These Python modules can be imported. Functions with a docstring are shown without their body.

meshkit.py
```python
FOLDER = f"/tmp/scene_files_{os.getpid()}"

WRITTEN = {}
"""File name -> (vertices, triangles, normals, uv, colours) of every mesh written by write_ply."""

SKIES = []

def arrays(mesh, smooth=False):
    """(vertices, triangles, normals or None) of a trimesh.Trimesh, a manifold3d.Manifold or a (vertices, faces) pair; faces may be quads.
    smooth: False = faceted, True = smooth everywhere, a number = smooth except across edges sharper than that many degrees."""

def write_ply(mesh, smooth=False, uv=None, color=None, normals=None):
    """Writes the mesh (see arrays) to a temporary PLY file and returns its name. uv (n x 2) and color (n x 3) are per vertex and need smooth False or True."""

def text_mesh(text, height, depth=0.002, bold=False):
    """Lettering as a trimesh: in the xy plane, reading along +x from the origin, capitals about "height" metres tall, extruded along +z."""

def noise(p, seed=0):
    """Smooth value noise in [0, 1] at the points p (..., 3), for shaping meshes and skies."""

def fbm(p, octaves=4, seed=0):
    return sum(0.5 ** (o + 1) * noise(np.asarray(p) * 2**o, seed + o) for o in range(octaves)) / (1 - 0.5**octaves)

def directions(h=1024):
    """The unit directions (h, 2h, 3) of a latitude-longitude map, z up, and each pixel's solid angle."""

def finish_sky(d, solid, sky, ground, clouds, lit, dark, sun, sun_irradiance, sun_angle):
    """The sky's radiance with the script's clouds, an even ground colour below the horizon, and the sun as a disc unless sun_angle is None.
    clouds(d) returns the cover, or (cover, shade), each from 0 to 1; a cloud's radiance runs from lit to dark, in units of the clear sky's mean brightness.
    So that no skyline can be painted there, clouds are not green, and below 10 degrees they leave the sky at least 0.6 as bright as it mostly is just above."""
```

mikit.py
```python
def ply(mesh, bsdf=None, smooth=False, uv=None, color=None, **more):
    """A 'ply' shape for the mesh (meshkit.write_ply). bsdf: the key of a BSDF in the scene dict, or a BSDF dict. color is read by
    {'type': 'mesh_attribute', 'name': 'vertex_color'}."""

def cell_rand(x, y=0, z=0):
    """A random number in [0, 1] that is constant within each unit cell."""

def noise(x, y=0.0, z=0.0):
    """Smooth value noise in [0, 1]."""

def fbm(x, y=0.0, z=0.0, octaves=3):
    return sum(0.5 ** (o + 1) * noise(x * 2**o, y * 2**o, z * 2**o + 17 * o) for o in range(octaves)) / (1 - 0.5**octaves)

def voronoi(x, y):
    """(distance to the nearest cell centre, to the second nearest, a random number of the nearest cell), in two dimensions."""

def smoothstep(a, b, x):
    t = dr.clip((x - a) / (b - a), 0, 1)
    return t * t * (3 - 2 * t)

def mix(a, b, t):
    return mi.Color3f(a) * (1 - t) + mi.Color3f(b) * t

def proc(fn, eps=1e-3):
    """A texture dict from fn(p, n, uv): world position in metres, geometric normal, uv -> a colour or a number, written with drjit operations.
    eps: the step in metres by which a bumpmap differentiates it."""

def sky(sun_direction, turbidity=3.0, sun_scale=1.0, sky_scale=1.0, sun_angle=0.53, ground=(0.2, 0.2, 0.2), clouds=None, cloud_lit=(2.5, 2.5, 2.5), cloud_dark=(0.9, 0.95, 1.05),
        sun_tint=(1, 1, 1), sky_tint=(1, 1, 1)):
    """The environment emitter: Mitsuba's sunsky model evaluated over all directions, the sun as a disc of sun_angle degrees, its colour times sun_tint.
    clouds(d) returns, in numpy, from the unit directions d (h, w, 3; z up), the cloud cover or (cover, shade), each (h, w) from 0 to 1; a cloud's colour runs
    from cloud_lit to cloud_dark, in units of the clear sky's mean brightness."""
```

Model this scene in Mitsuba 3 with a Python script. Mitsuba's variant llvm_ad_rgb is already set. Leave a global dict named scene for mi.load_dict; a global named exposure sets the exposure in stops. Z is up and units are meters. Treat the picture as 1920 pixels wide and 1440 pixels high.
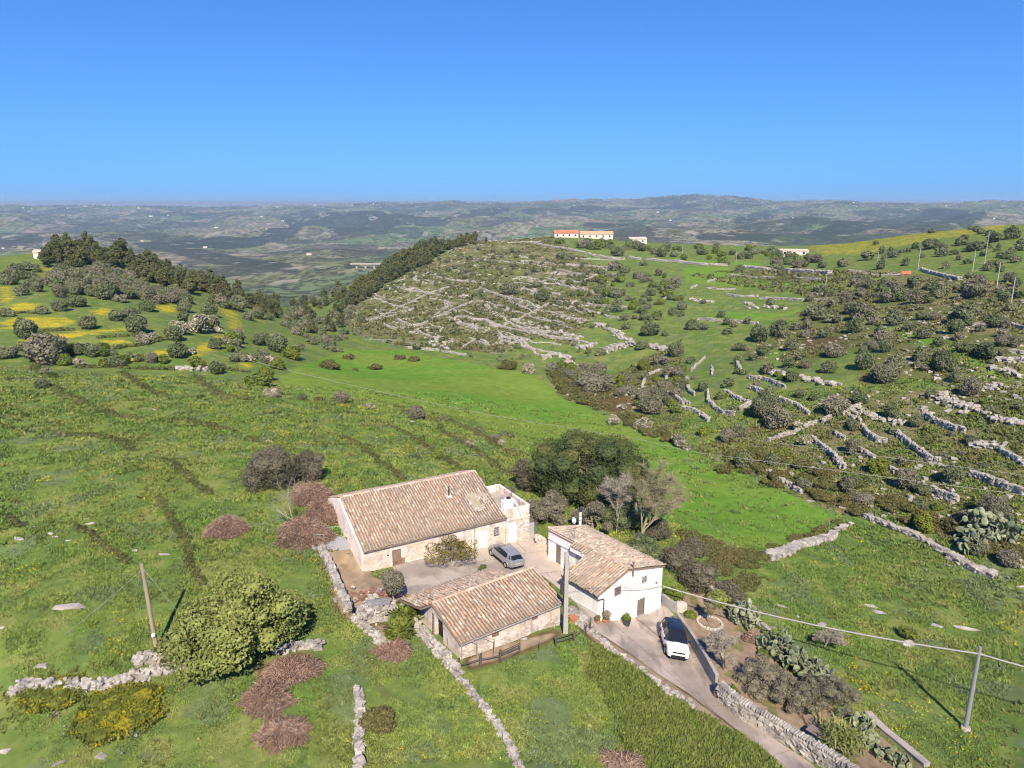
# A Sicilian hillside farm seen from the air: farmhouse, white house, outbuilding, terraced slopes and a far plateau.
import math, numpy as np, trimesh, manifold3d as m3, shapely, shapely.affinity, mitsuba as mi, mikit, meshkit, drjit as dr
from scipy.interpolate import RectBivariateSpline
from scipy.spatial import Delaunay
from scipy.ndimage import gaussian_filter
from mikit import proc, noise, fbm, voronoi, smoothstep, mix, cell_rand
T = mi.ScalarTransform4f
scene, labels = {}, {}
PITCH = math.radians(14)
scene['camera'] = {'type': 'perspective', 'fov': math.degrees(2*math.atan(960/1378)), 'fov_axis': 'x', 'near_clip': 1., 'far_clip': 40000.,
                   'to_world': T().look_at(origin=[0, 0, 32], target=[0, math.cos(PITCH)*100, 32 - math.sin(PITCH)*100], up=[0, 0, 1]),
                   'medium': {'type': 'ref', 'id': 'air'}}
scene['daylight'] = mikit.sky((.09, -1, .86), turbidity=1.2, sun_tint=(.93, .975, 1.05), sky_tint=(.25, .50, .90))
exposure = 2.35
scene['air'] = {'type': 'homogeneous', 'albedo': {'type': 'rgb', 'value': [.46, .68, 1.0]}, 'sigma_t': 8e-5}

# ------------------------------------------------------------------ surveyed data (world metres, x right, y away, z up)
HEIGHTS = [[-12.82,58.09,0.43],[-9.56,59.97,0.3],[-6.35,61.36,0.1],[-3.02,63.54,-0.2],[1.79,66.48,-0.6],[3.83,64.24,-1.06],[2.02,63.63,-0.8],[4.82,60.21,-1.15],[-0.83,61.49,-0.5],[-7.4,57.76,0.2],[-11.47,54.82,0.6],[-3.71,45.89,0.6],
[0.0,48.09,0.3],[3.98,50.31,0.0],[5.48,54.05,-0.9],[7.1,53.83,-1.6],[8.87,55.03,-2.35],[10.77,56.65,-3.0],[13.14,58.61,-3.2],[12.67,51.64,-3.0],[9.3,51.52,-2.2],[15.17,47.14,-3.3],[11.3,48.69,-2.6],[6.73,51.39,-1.4],
[16.89,43.32,-3.4],[20.2,40.58,-3.6],[15.48,55.81,-3.5],[19.71,54.7,-3.8],[21.69,48.08,-4.0],[23.39,42.86,-4.3],[18.51,62.15,-3.6],[-16.96,60.74,1.9],[-15.19,56.85,1.7],[-13.37,53.25,1.5],[-11.99,50.06,1.3],[-8.98,46.53,0.9],
[-14.67,53.74,1.7],[-19.19,60.79,2.5],[-17.92,63.38,2.6],[-21.45,68.97,3.2],[-10.34,48.74,1.0],[-7.98,48.89,0.9],[-6.12,46.5,0.7],[-3.62,43.6,0.6],[0.31,36.44,0.4],[-2.01,39.63,0.4],[5.35,46.21,-0.4],[7.04,44.34,-1.2],
[8.02,39.2,-1.2],[4.42,36.82,-0.3],[-11.63,43.93,1.2],[-8.57,35.75,1.0],[-15.78,41.13,1.6],[-23.36,42.78,2.0],[-28.72,40.04,2.4],[-27.59,34.2,2.0],[-19.81,35.06,1.6],[-13.86,35.11,1.2],[-34.84,44.31,3.0],[-25.85,48.3,2.6],
[-19.39,52.5,2.4],[-45.06,59.58,3.6],[-33.56,60.0,3.4],[-24.44,60.84,3.0],[-64.94,89.13,4.2],[-49.06,91.06,3.6],[-30.95,84.33,3.0],[-21.91,89.57,1.2],[-78.89,123.09,3.2],[-88.98,124.6,3.8],[-15.25,75.88,2.2],[-10.52,85.56,0.5],
[-4.25,92.21,-1.2],[0.0,88.94,-2.2],[-28.5,104.7,1.0],[-40.94,118.58,0.6],[32.33,44.9,-4.6],[34.16,42.44,-4.8],[32.48,53.05,-5.2],[41.7,53.62,-5.6],[31.89,61.44,-5.4],[27.18,62.3,-4.8],[42.98,67.75,-6.2],[49.77,65.67,-6.2],
[44.7,83.76,-6.5],[28.89,72.78,-5.2],[23.39,70.02,-4.4],[19.69,73.37,-3.6],[12.73,73.43,-3.0],[8.55,78.15,-2.6],[22.44,86.96,-6.5],[30.94,80.14,-6.2],[17.43,98.03,-6.5],[6.73,97.24,-3.8],[39.75,84.42,-6.8],[3.94,129.85,-8.5],
[-7.28,119.91,-5.4],[-17.2,126.64,-4.5],[-30.34,130.26,-3.0],[34.64,101.85,-8.0],[25.29,117.92,-9.5],[15.0,141.46,-11.0],[4.98,166.0,-11.96],[-12.39,150.0,-7.72],[-35.84,185.0,-11.28],[-47.1,158.0,-4.97],[-45.06,140.0,-3.45],[-41.16,232.0,-14.36],
[-16.74,205.0,-12.84],[-55.4,208.0,-10.34],[20.24,194.0,-13.39],[11.21,188.0,-11.99],[40.12,186.0,-10.1],[45.75,214.0,-8.35],[60.08,285.0,-4.9],[78.22,375.0,-0.34],[99.6,480.0,0.82],[116.0,560.0,-0.44],[126.27,610.0,-1.62],[37.4,146.0,-8.94],
[52.89,130.0,-4.45],[39.62,118.0,-7.63],[58.84,104.0,-3.76],[44.53,96.0,-5.7],[58.68,80.0,-2.74],[66.36,92.0,-1.12],[77.9,110.0,1.16],[103.58,150.0,5.96],[147.91,218.0,10.08],[221.19,330.0,15.2],[293.46,440.0,18.5],[73.89,134.0,0.65],
[119.41,222.0,3.26],[175.04,330.0,8.23],[237.08,450.0,11.93],[75.64,190.0,-3.82],[100.09,255.0,-1.01],[139.83,360.0,0.95],[193.06,500.0,0.93],[237.51,520.0,3.71],[268.61,450.0,15.38],[169.78,540.0,-0.04],[58.94,205.0,-6.65],[52.46,160.0,-5.43],
[58.07,120.0,-3.53],[-38.7,250.0,-15.14],[-57.1,300.0,-15.64],[-74.56,318.0,-19.67],[-22.71,282.0,-12.78],[7.85,268.0,-10.56],[-28.84,362.0,-9.62],[9.91,342.0,-7.32],[-73.89,392.0,-14.48],[-108.33,390.0,-27.63],[30.53,300.0,-6.84],[48.91,400.0,-2.5],
[-125.21,440.0,-32.04],[-102.42,472.0,-19.54],[-77.23,512.0,-9.24],[-51.65,556.0,-0.99],[17.1,600.0,3.14],[59.86,600.0,3.14],[-37.09,470.0,-3.52],[12.9,450.0,-0.42],[72.73,600.0,1.46],[-12.2,570.0,0.99],[-227.27,330.0,7.06],[-209.3,340.0,9.43],
[-191.69,352.0,7.14],[-167.04,352.0,2.14],[-138.53,342.0,-5.34],[-110.47,330.0,-12.41],[-98.83,330.0,-17.49],[-136.77,196.0,6.62],[-107.58,152.0,3.34],[-116.01,210.0,4.81],[-86.29,154.0,2.96],[-80.66,180.0,0.75],[-108.63,245.0,0.28],[-66.47,196.0,-4.95],
[-62.19,222.0,-9.86],[-57.8,245.0,-14.19],[-56.91,150.0,-1.95],[-70.21,143.0,-0.37],[-87.0,136.0,1.22],[-161.39,260.0,5.86],[-138.39,290.0,0.75],[-93.17,250.0,-5.86],[-275.34,330.0,3.54],[-152.84,180.0,3.42],[-79.23,90.0,3.93],[-51.24,55.0,0.99],
[-39.57,40.0,-1.88],[340.24,420.0,16.49],[172.8,210.0,10.88],[101.94,120.0,3.92],[64.66,72.0,-2.32],[38.89,40.0,-1.88],[-184.01,640.0,-88.67],[-153.72,700.0,-79.16],[-113.25,740.0,-71.91],[-75.59,800.0,-71.58],[24.65,850.0,-68.79],[104.48,850.0,-59.58],
[177.92,850.0,-53.47],[253.85,800.0,-45.57],[295.7,760.0,-38.97],[341.24,740.0,-37.1],[372.91,700.0,-30.87],[398.42,660.0,-22.57],[431.59,640.0,-16.37],[522.96,640.0,-14.1],[-361.9,520.0,-29.66],[-323.91,520.0,-27.78],[-297.52,540.0,-32.03],[-268.65,560.0,-40.5],
[-229.15,560.0,-52.8],[-182.64,540.0,-63.76],[-437.29,520.0,-29.66],[-295.78,1200.0,-110.29],[-465.24,1400.0,-113.8],[-291.15,1500.0,-94.16],[-216.16,1500.0,-108.08],[-807.03,1700.0,-114.61],[-1171.82,1700.0,-102.52],[-1476.87,2400.0,-123.92],[-1133.81,2400.0,-127.31],[-643.99,2500.0,-130.42],
[-274.77,2400.0,-123.92],[-1691.34,3600.0,-126.08],[-2458.43,3600.0,-116.03],[-922.07,3600.0,-118.54],[-3739.21,5500.0,-94.89],[-2570.71,5500.0,-94.89],[-1401.72,5500.0,-87.29],[-281.89,3600.0,-126.08],[57.24,2000.0,-97.93],[-428.3,5500.0,-87.29],[358.15,3600.0,-100.98],[544.55,5500.0,-64.52],
[200.35,2000.0,-97.93],[533.38,2200.0,-79.99],[908.31,2900.0,-95.34],[1495.17,4800.0,-72.11],[1273.43,2800.0,-71.43],[2172.56,4800.0,-52.24],[1570.54,2800.0,-61.7],[2264.13,3400.0,-51.14],[3321.63,5000.0,-41.97],[1908.83,5000.0,-48.86],[-6145.4,7500.0,-63.48],[-5421.2,8000.0,-47.86],
[-4571.8,8000.0,-31.39],[-3725.17,8000.0,-31.39],[-2878.54,8000.0,-31.39],[-2030.87,8000.0,-14.93],[-901.99,8000.0,6.98],[-58.47,8300.0,17.4],[837.72,8500.0,40.28],[1735.86,8500.0,28.67],[2479.21,8000.0,23.39],[2894.48,7600.0,-17.79],[2959.16,7000.0,14.9],[3651.5,7000.0,0.52],
[4444.04,7500.0,-22.28],[5080.64,7500.0,-32.57],[6297.88,7500.0,-32.57],[-7465.63,11000.0,-145.88],[-2797.7,11000.0,-115.6],[1135.89,11500.0,-59.12],[4196.54,11000.0,-115.6],[7307.59,11000.0,-130.74]]
WALLS = [["R",[[51.43,154.81],[53.61,149.47],[54.43,142.02]],1.0,0.7],["R",[[49.39,147.02],[49.96,143.79],
[50.59,136.36],[51.93,132.65],[52.15,128.87],[52.31,124.32]],1.0,0.7],["R",[[41.12,167.71],[39.47,160.55],[38.86,154.6],[39.21,152.07]],1.1,0.6],["R",[[41.95,152.52],[40.24,145.15],[40.23,140.37],[40.55,135.86],
[41.87,132.91]],1.1,0.6],["R",[[44.57,149.14],[45.11,144.05],[46.24,137.44],[43.39,134.71]],1.0,0.8],["R",[[36.1,149.93],[36.91,146.23]],0.9,0.6],["R",[[34.99,144.96],[36.3,141.4],[37.13,136.34],[37.1,132.32]],1.0,0.8],["R",[[52.63,119.68],
[55.59,121.86],[57.55,122.26],[60.56,122.97]],0.9,0.8],["R",[[57.19,122.1],[57.45,118.58],[57.7,116.51]],0.9,0.7],["Q",[[58.81,121.72],[60.23,118.3],[61.6,115.69],[62.25,112.44]],0.6,1.2],["R",[[57.06,114.42],[56.64,111.61],
[56.42,108.23],[57.18,107.3]],1.1,0.7],["R",[[60.12,109.47],[59.68,105.65],[59.2,101.76],[58.3,96.9],[58.98,95.52]],1.1,0.7],["R",[[66.09,112.96],[66.26,109.21],[66.63,105.62],[67.07,103.72]],1.2,0.8],["Q",[[71.47,120.46],
[71.82,117.91],[71.89,114.51],[72.37,112.47],[72.59,110.06],[72.66,108.42]],0.8,1.5],["Q",[[72.05,106.54],[73.28,105.19],[73.91,102.97],[74.2,101.66]],0.7,1.4],["R",[[66.63,95.3],[66.01,91.84],[66.06,89.13]],0.9,0.7],
["R",[[59.34,89.36],[59.77,87.14],[60.24,85.1],[60.65,83.41],[61.06,81.67]],1.1,0.8],["R",[[53.48,87.55],[53.86,85.45],[54.47,83.51]],1.1,0.8],["R",[[38.23,102.88],[38.29,99.72],[38.61,96.41],[39.35,93.2]],0.9,0.7],
["R",[[48.58,113.41],[48.63,110.34],[48.78,107.34],[48.06,102.54],[47.36,98.89]],1.0,0.7],["R",[[42.96,116.52],[45.27,117.32],[47.16,117.67],[50.27,119.71],[51.82,120.25]],0.9,0.7],["N",[[27.39,71.53],[29.04,72.4],
[31.79,75.22],[33.69,76.96],[35.56,78.01],[37.43,79.47],[38.73,81.01]],0.8,0.8],["N",[[39.69,82.21],[41.62,83.66]],0.5,0.6],["N",[[44.2,85.03],[44.99,83.91],[45.56,82.43],[46.34,80.62],[47.07,78.86],
[47.47,76.61],[47.71,75.25],[48.15,73.95]],0.7,0.7],["N",[[48.13,73.4],[48.59,72.04],[49.0,70.51],[49.89,69.12]],0.8,0.8],["R",[[52.54,96.5],[52.71,94.19]],0.9,0.7],["R",[[52.79,105.55],[52.68,101.13]],0.9,0.7],["R",[[42.77,94.64],
[43.62,93.22]],0.7,0.8],["Q",[[58.79,145.82],[60.13,140.31],[61.8,135.37]],0.8,1.6],["Q",[[56.25,155.1],[57.39,150.9]],0.8,1.4],["R",[[52.51,114.36],[52.88,111.14]],0.8,0.6],["Q",[[78.55,118.65],[81.62,119.39]],0.7,1.6],["Q",[[66.53,99.01],[66.73,96.6]],0.8,1.6],
["R",[[81.72,280.25],[85.04,272.22],[89.96,269.2]],0.9,0.8],["R",[[89.86,264.87],[95.07,258.08],[99.45,250.11]],1.0,0.9],["R",[[100.52,249.77],[104.87,242.98]],0.8,0.8],["R",[[78.75,299.17],[83.12,294.06],[87.76,290.63]],0.8,0.8],["R",[[106.25,262.27],
[107.42,253.6]],0.8,0.7],["R",[[110.47,250.82],[111.66,244.69]],0.9,0.8],["R",[[61.22,238.93],[64.17,234.72],[70.57,227.52],[74.76,220.09]],1.1,0.8],["R",[[97.93,332.48],[101.45,326.94],[105.16,316.63]],0.9,0.8],["R",[[107.79,317.73],[111.14,311.61]],0.8,0.8],
["R",[[116.39,300.29],[120.57,289.39]],1.0,0.8],["Q",[[68.19,278.56],[70.36,271.08],[73.42,267.8]],0.9,1.5],["Q",[[81.94,258.69],[83.67,254.89]],0.9,1.5],["Q",[[80.73,247.8],[86.26,248.31],[88.43,239.25]],0.9,1.5],["R",[[73.41,302.43],[77.55,308.46]],0.9,0.8],
["R",[[83.49,314.9],[88.73,321.25]],1.0,0.9],["Q",[[90.13,133.26],[90.92,131.72],[92.61,129.67]],0.8,1.5],["Q",[[86.21,128.22],[87.18,125.34],[87.63,123.23]],0.8,1.5],["R",[[94.01,137.11],[95.83,134.59]],0.8,0.8],["R",[[106.49,155.59],[105.64,149.58]],0.9,0.8],
["R",[[55.59,177.66],[52.28,165.64],[51.23,159.76]],1.3,0.6],["R",[[48.87,175.18],[46.67,166.9]],1.0,0.6],["R",[[43.99,175.43],[46.91,182.07],[50.76,188.45]],0.8,0.5],["T",[[91.06,396.09],[98.92,382.25],[109.44,377.36]],1.2,1.6],["T",[[114.41,366.95],
[121.02,350.11]],1.6,2.0],["T",[[124.36,340.75],[127.92,320.76],[130.74,303.89]],1.6,2.0],["T",[[150.99,272.28],[145.48,251.04],[140.48,231.5]],1.2,1.2],["M",[[-56.93,293.32],[-57.63,323.93],[-51.98,339.53],[-47.06,346.4],[-41.38,356.26],
[-31.6,363.55]],1.0,0.9],["M",[[-39.05,275.27],[-34.53,276.99],[-28.61,293.44],[-24.05,309.04],[-17.19,322.12]],1.0,0.9],["M",[[-2.58,263.75],[2.64,270.81],[8.2,280.58],[15.08,295.82]],1.0,0.9],["M",[[-4.09,279.68],[-1.3,265.98],
[2.51,255.96],[7.52,245.25]],0.9,0.9],["M",[[-15.39,354.07],[-7.26,333.43],[0.0,317.42],[5.94,305.87],[10.44,286.12]],1.1,1.1],["M",[[10.6,239.89],[13.92,236.2],[19.91,231.58],[20.9,226.62]],1.1,1.0],["B",[[27.92,213.6],
[31.9,215.86],[36.22,216.48]],1.8,3.0],["B",[[20.84,219.68],[24.08,222.3],[26.51,222.16]],1.3,2.5],["B",[[27.95,248.53],[31.1,244.52]],1.4,2.2],["Q",[[31.96,241.86],[33.67,236.99],[34.42,226.09],[36.52,221.85]],0.9,1.4],["B",[[40.93,210.38],
[43.51,205.22]],1.2,2.2],["M",[[30.22,286.17],[35.34,279.77],[40.21,275.79],[43.55,271.41]],1.0,0.9],["M",[[55.48,278.87],[62.14,287.72]],1.0,0.9],["M",[[34.26,346.87],[41.97,362.14]],1.1,0.9],["M",[[-49.56,373.1],[-45.04,365.35],[-40.54,356.45]],1.0,0.9],
["T",[[68.25,432.54],[72.9,423.25]],1.4,1.5],["T",[[77.12,418.59],[83.15,408.69],[91.83,397.41]],1.4,1.6],["T",[[13.9,508.11],[22.24,491.57],[36.17,474.01],[47.66,453.66]],1.2,1.4],["T",[[48.92,445.15],[57.62,430.22],[64.06,425.04]],1.4,1.8],
["M",[[-8.19,530.2],[0.0,3241.69],[69.79,3264.78]],0.8,0.8],["M",[[-33.58,235.04],[-28.26,231.67],[-22.96,227.09]],0.9,0.8],["M",[[-21.72,225.77],[-17.46,221.12],[-14.01,218.22]],0.8,0.7],["Q",[[15.28,205.74],[17.5,201.82],[19.73,197.75]],0.8,1.3],
["Q",[[9.33,209.6],[12.84,216.88],[15.21,212.3],[16.73,204.76]],0.7,1.3],["R",[[29.49,161.44],[32.01,173.62],[34.65,181.07],[37.86,183.73],[38.76,180.42]],0.9,0.7],["R",[[36.69,170.28],[38.99,178.79],[41.33,184.8]],0.9,0.7],
["R",[[34.68,160.37],[35.49,155.78],[35.84,147.93]],0.9,0.7],["M",[[-42.37,493.05],[-38.87,509.83],[-29.99,525.14]],0.8,0.9],["M",[[-50.19,283.31],[-46.45,275.17],[-43.24,271.72]],0.9,0.9],["M",[[-46.18,293.43],[-42.46,285.03],[-38.24,276.77]],0.9,0.9],
["M",[[-33.79,262.64],[-30.27,257.06],[-25.45,249.71]],0.9,0.9],["M",[[-20.07,273.77],[-15.77,268.75],[-12.52,262.32]],1.0,1.0],["M",[[-15.8,269.37],[-11.93,256.33]],0.9,0.9],["M",[[11.7,282.97],[17.23,271.95],[23.74,259.39]],0.8,0.8],["M",[[17.64,303.22],
[21.95,291.76]],0.8,0.8],["M",[[12.82,411.49],[21.08,399.32],[28.62,384.41],[35.78,362.87]],0.8,0.8],["M",[[30.59,411.8],[39.98,406.83],[49.21,394.55]],0.8,0.8],["M",[[-10.56,238.53],[-7.45,232.84]],0.8,0.8],["M",[[-15.6,234.67],[-12.02,244.73]],0.7,0.7],
["L",[[-66.81,142.84],[-64.96,143.88]],0.8,1.2],["B",[[-64.16,143.0],[-61.42,143.88]],0.9,1.6],["C",[[32.73,438.43],[37.18,434.4],[42.71,432.08],[48.14,429.53],[53.41,426.67],[57.56,422.33]],0.78,0.51],["C",[[-6.96,299.27],[-4.26,293.92],
[-1.96,288.38],[-1.2,294.33]],0.78,0.6],["C",[[-63.64,418.56],[-64.01,412.57],[-63.05,406.65],[-62.72,412.64],[-62.01,418.6],[-60.99,412.68],[-60.63,418.67]],0.5,0.73],["C",[[-1.69,312.5],[0.55,306.93],[2.48,301.25],
[4.02,295.45],[5.93,289.77],[7.28,283.92],[8.89,278.14]],0.71,0.71],["C",[[-23.67,304.85],[-22.54,298.96],[-20.41,304.57],[-19.1,298.71],[-16.82,293.16],[-15.39,287.34]],0.66,0.5],["C",[[-46.78,391.95],[-43.76,386.76],
[-39.86,382.2],[-37.13,376.86]],0.8,0.61],["C",[[-0.63,238.46],[2.86,233.58],[3.45,227.61],[6.59,222.49],[7.04,216.51],[11.51,212.5]],0.82,0.7],["C",[[3.92,252.61],[7.39,247.72],[9.85,242.24],[10.67,248.18]],0.56,0.59],
["C",[[16.76,366.54],[18.91,360.93],[21.62,355.58],[25.06,350.67],[29.48,346.61],[32.62,341.5],[34.34,335.75]],0.8,0.71],["C",[[-5.16,246.51],[-1.31,241.9],[1.38,236.54],[4.13,231.2],[6.27,225.6],
[9.23,220.38],[13.64,216.32],[17.29,211.55]],0.55,0.6],["C",[[-12.31,314.37],[-11.12,308.49],[-10.63,302.51],[-8.23,297.01]],0.72,0.65],["C",[[27.36,277.59],[28.86,271.78],[32.94,267.39],[33.86,261.46],[36.98,256.34]],0.77,0.6],
["C",[[-52.84,410.27],[-54.19,404.42],[-51.65,398.98],[-51.43,392.99],[-48.21,387.93]],0.83,0.63],["C",[[-11.75,278.47],[-8.84,273.22],[-7.1,267.47],[-3.9,262.4]],0.56,0.69],["C",[[-63.58,395.29],[-62.05,389.48],[-60.08,383.82],
[-56.74,378.84],[-54.19,373.41],[-50.72,368.51]],0.73,0.6],["C",[[-69.11,369.01],[-65.25,364.41],[-63.19,358.78],[-59.95,353.72],[-57.3,348.34],[-54.95,342.82]],0.82,0.6],["C",[[-5.68,233.58],[-3.33,239.1],[0.22,234.26],
[1.38,240.14],[4.02,234.76],[5.14,228.86]],0.57,0.61],["C",[[7.48,360.82],[9.68,355.24],[14.12,351.21],[19.4,348.34],[21.9,342.89],[24.84,337.66],[28.09,332.62],[28.14,326.62]],0.52,0.74],["C",[[-40.98,359.3],
[-37.22,354.63],[-34.32,349.37],[-30.25,344.97],[-27.65,339.56]],0.58,0.75],["C",[[-48.32,328.04],[-48.27,322.04],[-47.21,327.94],[-46.8,321.96],[-46.64,315.96]],0.77,0.54],["C",[[21.7,376.31],[27.18,373.86],[31.86,370.1],
[35.07,365.03],[38.7,360.26]],0.5,0.73],["C",[[6.4,273.45],[11.22,269.89],[13.24,264.24],[14.17,258.31],[17.9,253.61],[20.2,248.07]],0.48,0.53],["C",[[-51.03,419.68],[-49.77,413.81],[-48.55,407.94],[-47.35,402.06],
[-46.42,396.13]],0.7,0.57],["C",[[-5.32,256.71],[-4.11,250.84],[-3.14,244.92],[1.8,241.51],[5.11,236.5]],0.67,0.51],["C",[[-62.58,304.54],[-57.58,307.84],[-53.67,312.4],[-49.57,316.78]],0.84,0.53],["C",[[-55.33,345.1],[-51.49,340.48],
[-48.74,335.15],[-46.09,329.77],[-45.43,323.8],[-44.1,329.66],[-44.73,323.69]],0.85,0.56],["C",[[-71.09,382.12],[-69.75,376.27],[-66.63,371.15],[-63.45,366.06],[-60.11,361.08],[-56.23,356.5],[-53.31,351.26]],0.51,0.55],
["C",[[16.68,291.27],[19.78,286.14],[21.86,280.51],[23.09,286.38],[23.63,280.41],[24.96,274.56],[26.2,268.69]],0.54,0.63],["C",[[27.26,333.34],[27.65,327.36],[30.75,322.22],[31.96,328.09]],0.83,0.58],["C",[[8.28,324.52],
[11.7,319.59],[12.01,325.58],[17.14,322.46],[19.38,316.9],[20.59,311.02],[20.3,317.02]],0.82,0.51],["C",[[-54.04,374.18],[-50.58,369.28],[-46.14,365.24],[-42.07,360.83],[-39.44,355.44]],0.83,0.75],["C",[[-23.38,451.45],
[-19.91,446.55],[-15.75,442.23],[-11.36,438.14],[-5.56,436.6],[-3.78,430.87],[0.96,427.19],[5.63,423.44]],0.47,0.58],["C",[[-59.75,340.4],[-56.96,335.08],[-55.03,329.4],[-53.52,323.6],[-53.41,329.6],
[-51.2,324.02],[-49.57,329.79]],0.57,0.64],["C",[[-32.87,318.58],[-31.88,312.66],[-29.2,318.02],[-28.06,323.91],[-27.97,317.91]],0.49,0.67],["C",[[44.6,398.44],[49.22,394.62],[54.58,391.92],[55.48,385.98]],0.61,0.73],["C",[[4.97,257.45],
[8.37,252.51],[11.73,247.54],[14.99,242.5],[15.64,236.54],[19.58,232.01],[23.19,227.22],[24.97,221.49]],0.52,0.54],["C",[[-1.18,361.63],[3.68,358.11],[6.98,353.1],[9.9,347.86],[15.02,344.72],
[15.61,338.75],[17.91,333.21]],0.52,0.51],["C",[[11.8,248.26],[15.97,243.94],[19.0,238.76],[22.94,234.23]],0.52,0.67],["C",[[0.12,245.27],[2.9,239.95],[3.99,234.05],[4.51,228.07]],0.78,0.55],["C",[[-7.19,299.88],[-6.01,305.76],
[-2.73,300.74],[-1.87,294.8],[-1.97,288.8]],0.65,0.59],["C",[[2.91,376.35],[8.02,373.2],[10.26,367.64],[13.03,362.31],[16.35,357.32]],0.63,0.66],["C",[[-17.42,284.99],[-14.67,279.66],[-9.45,276.71],[-9.11,270.72],
[-6.73,265.21],[-2.81,260.67],[-0.14,255.3]],0.65,0.65],["C",[[-40.25,396.47],[-37.5,391.14],[-33.86,386.37],[-30.86,381.17],[-26.51,377.05],[-21.6,373.59],[-17.99,368.8]],0.78,0.74],["C",[[1.04,258.91],[4.9,254.31],
[8.61,249.6],[12.98,245.49]],0.46,0.58],["C",[[-31.54,297.98],[-30.13,303.81],[-28.88,309.68],[-27.73,315.57]],0.56,0.52],["C",[[32.4,373.97],[37.23,370.41],[39.64,364.92],[44.21,361.03],[48.68,357.03],[47.8,362.96],
[50.96,357.86]],0.82,0.73],["C",[[-11.92,278.37],[-9.14,273.05],[-6.82,267.52],[-3.95,262.25],[-1.03,257.01]],0.79,0.53],["C",[[-5.18,237.08],[-0.87,232.92],[-0.54,238.91],[2.63,233.81]],0.49,0.7],["C",[[-4.04,254.33],[-0.83,249.26],
[1.46,243.72],[5.23,239.04],[6.29,233.14],[12.0,231.29],[15.45,226.38]],0.49,0.53],["C",[[-61.81,327.83],[-60.36,322.0],[-57.51,327.28],[-57.45,321.28],[-55.7,327.02],[-54.71,321.1],[-54.63,327.1]],0.48,0.73],
["C",[[-17.53,461.2],[-15.09,455.72],[-10.76,451.56],[-8.44,446.03]],0.69,0.62],["C",[[-31.6,278.75],[-29.64,273.08],[-25.53,268.7],[-26.1,262.73]],0.53,0.57],["C",[[11.88,355.88],[14.76,350.62],[20.21,348.11],[22.29,342.48]],0.72,0.71],
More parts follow.
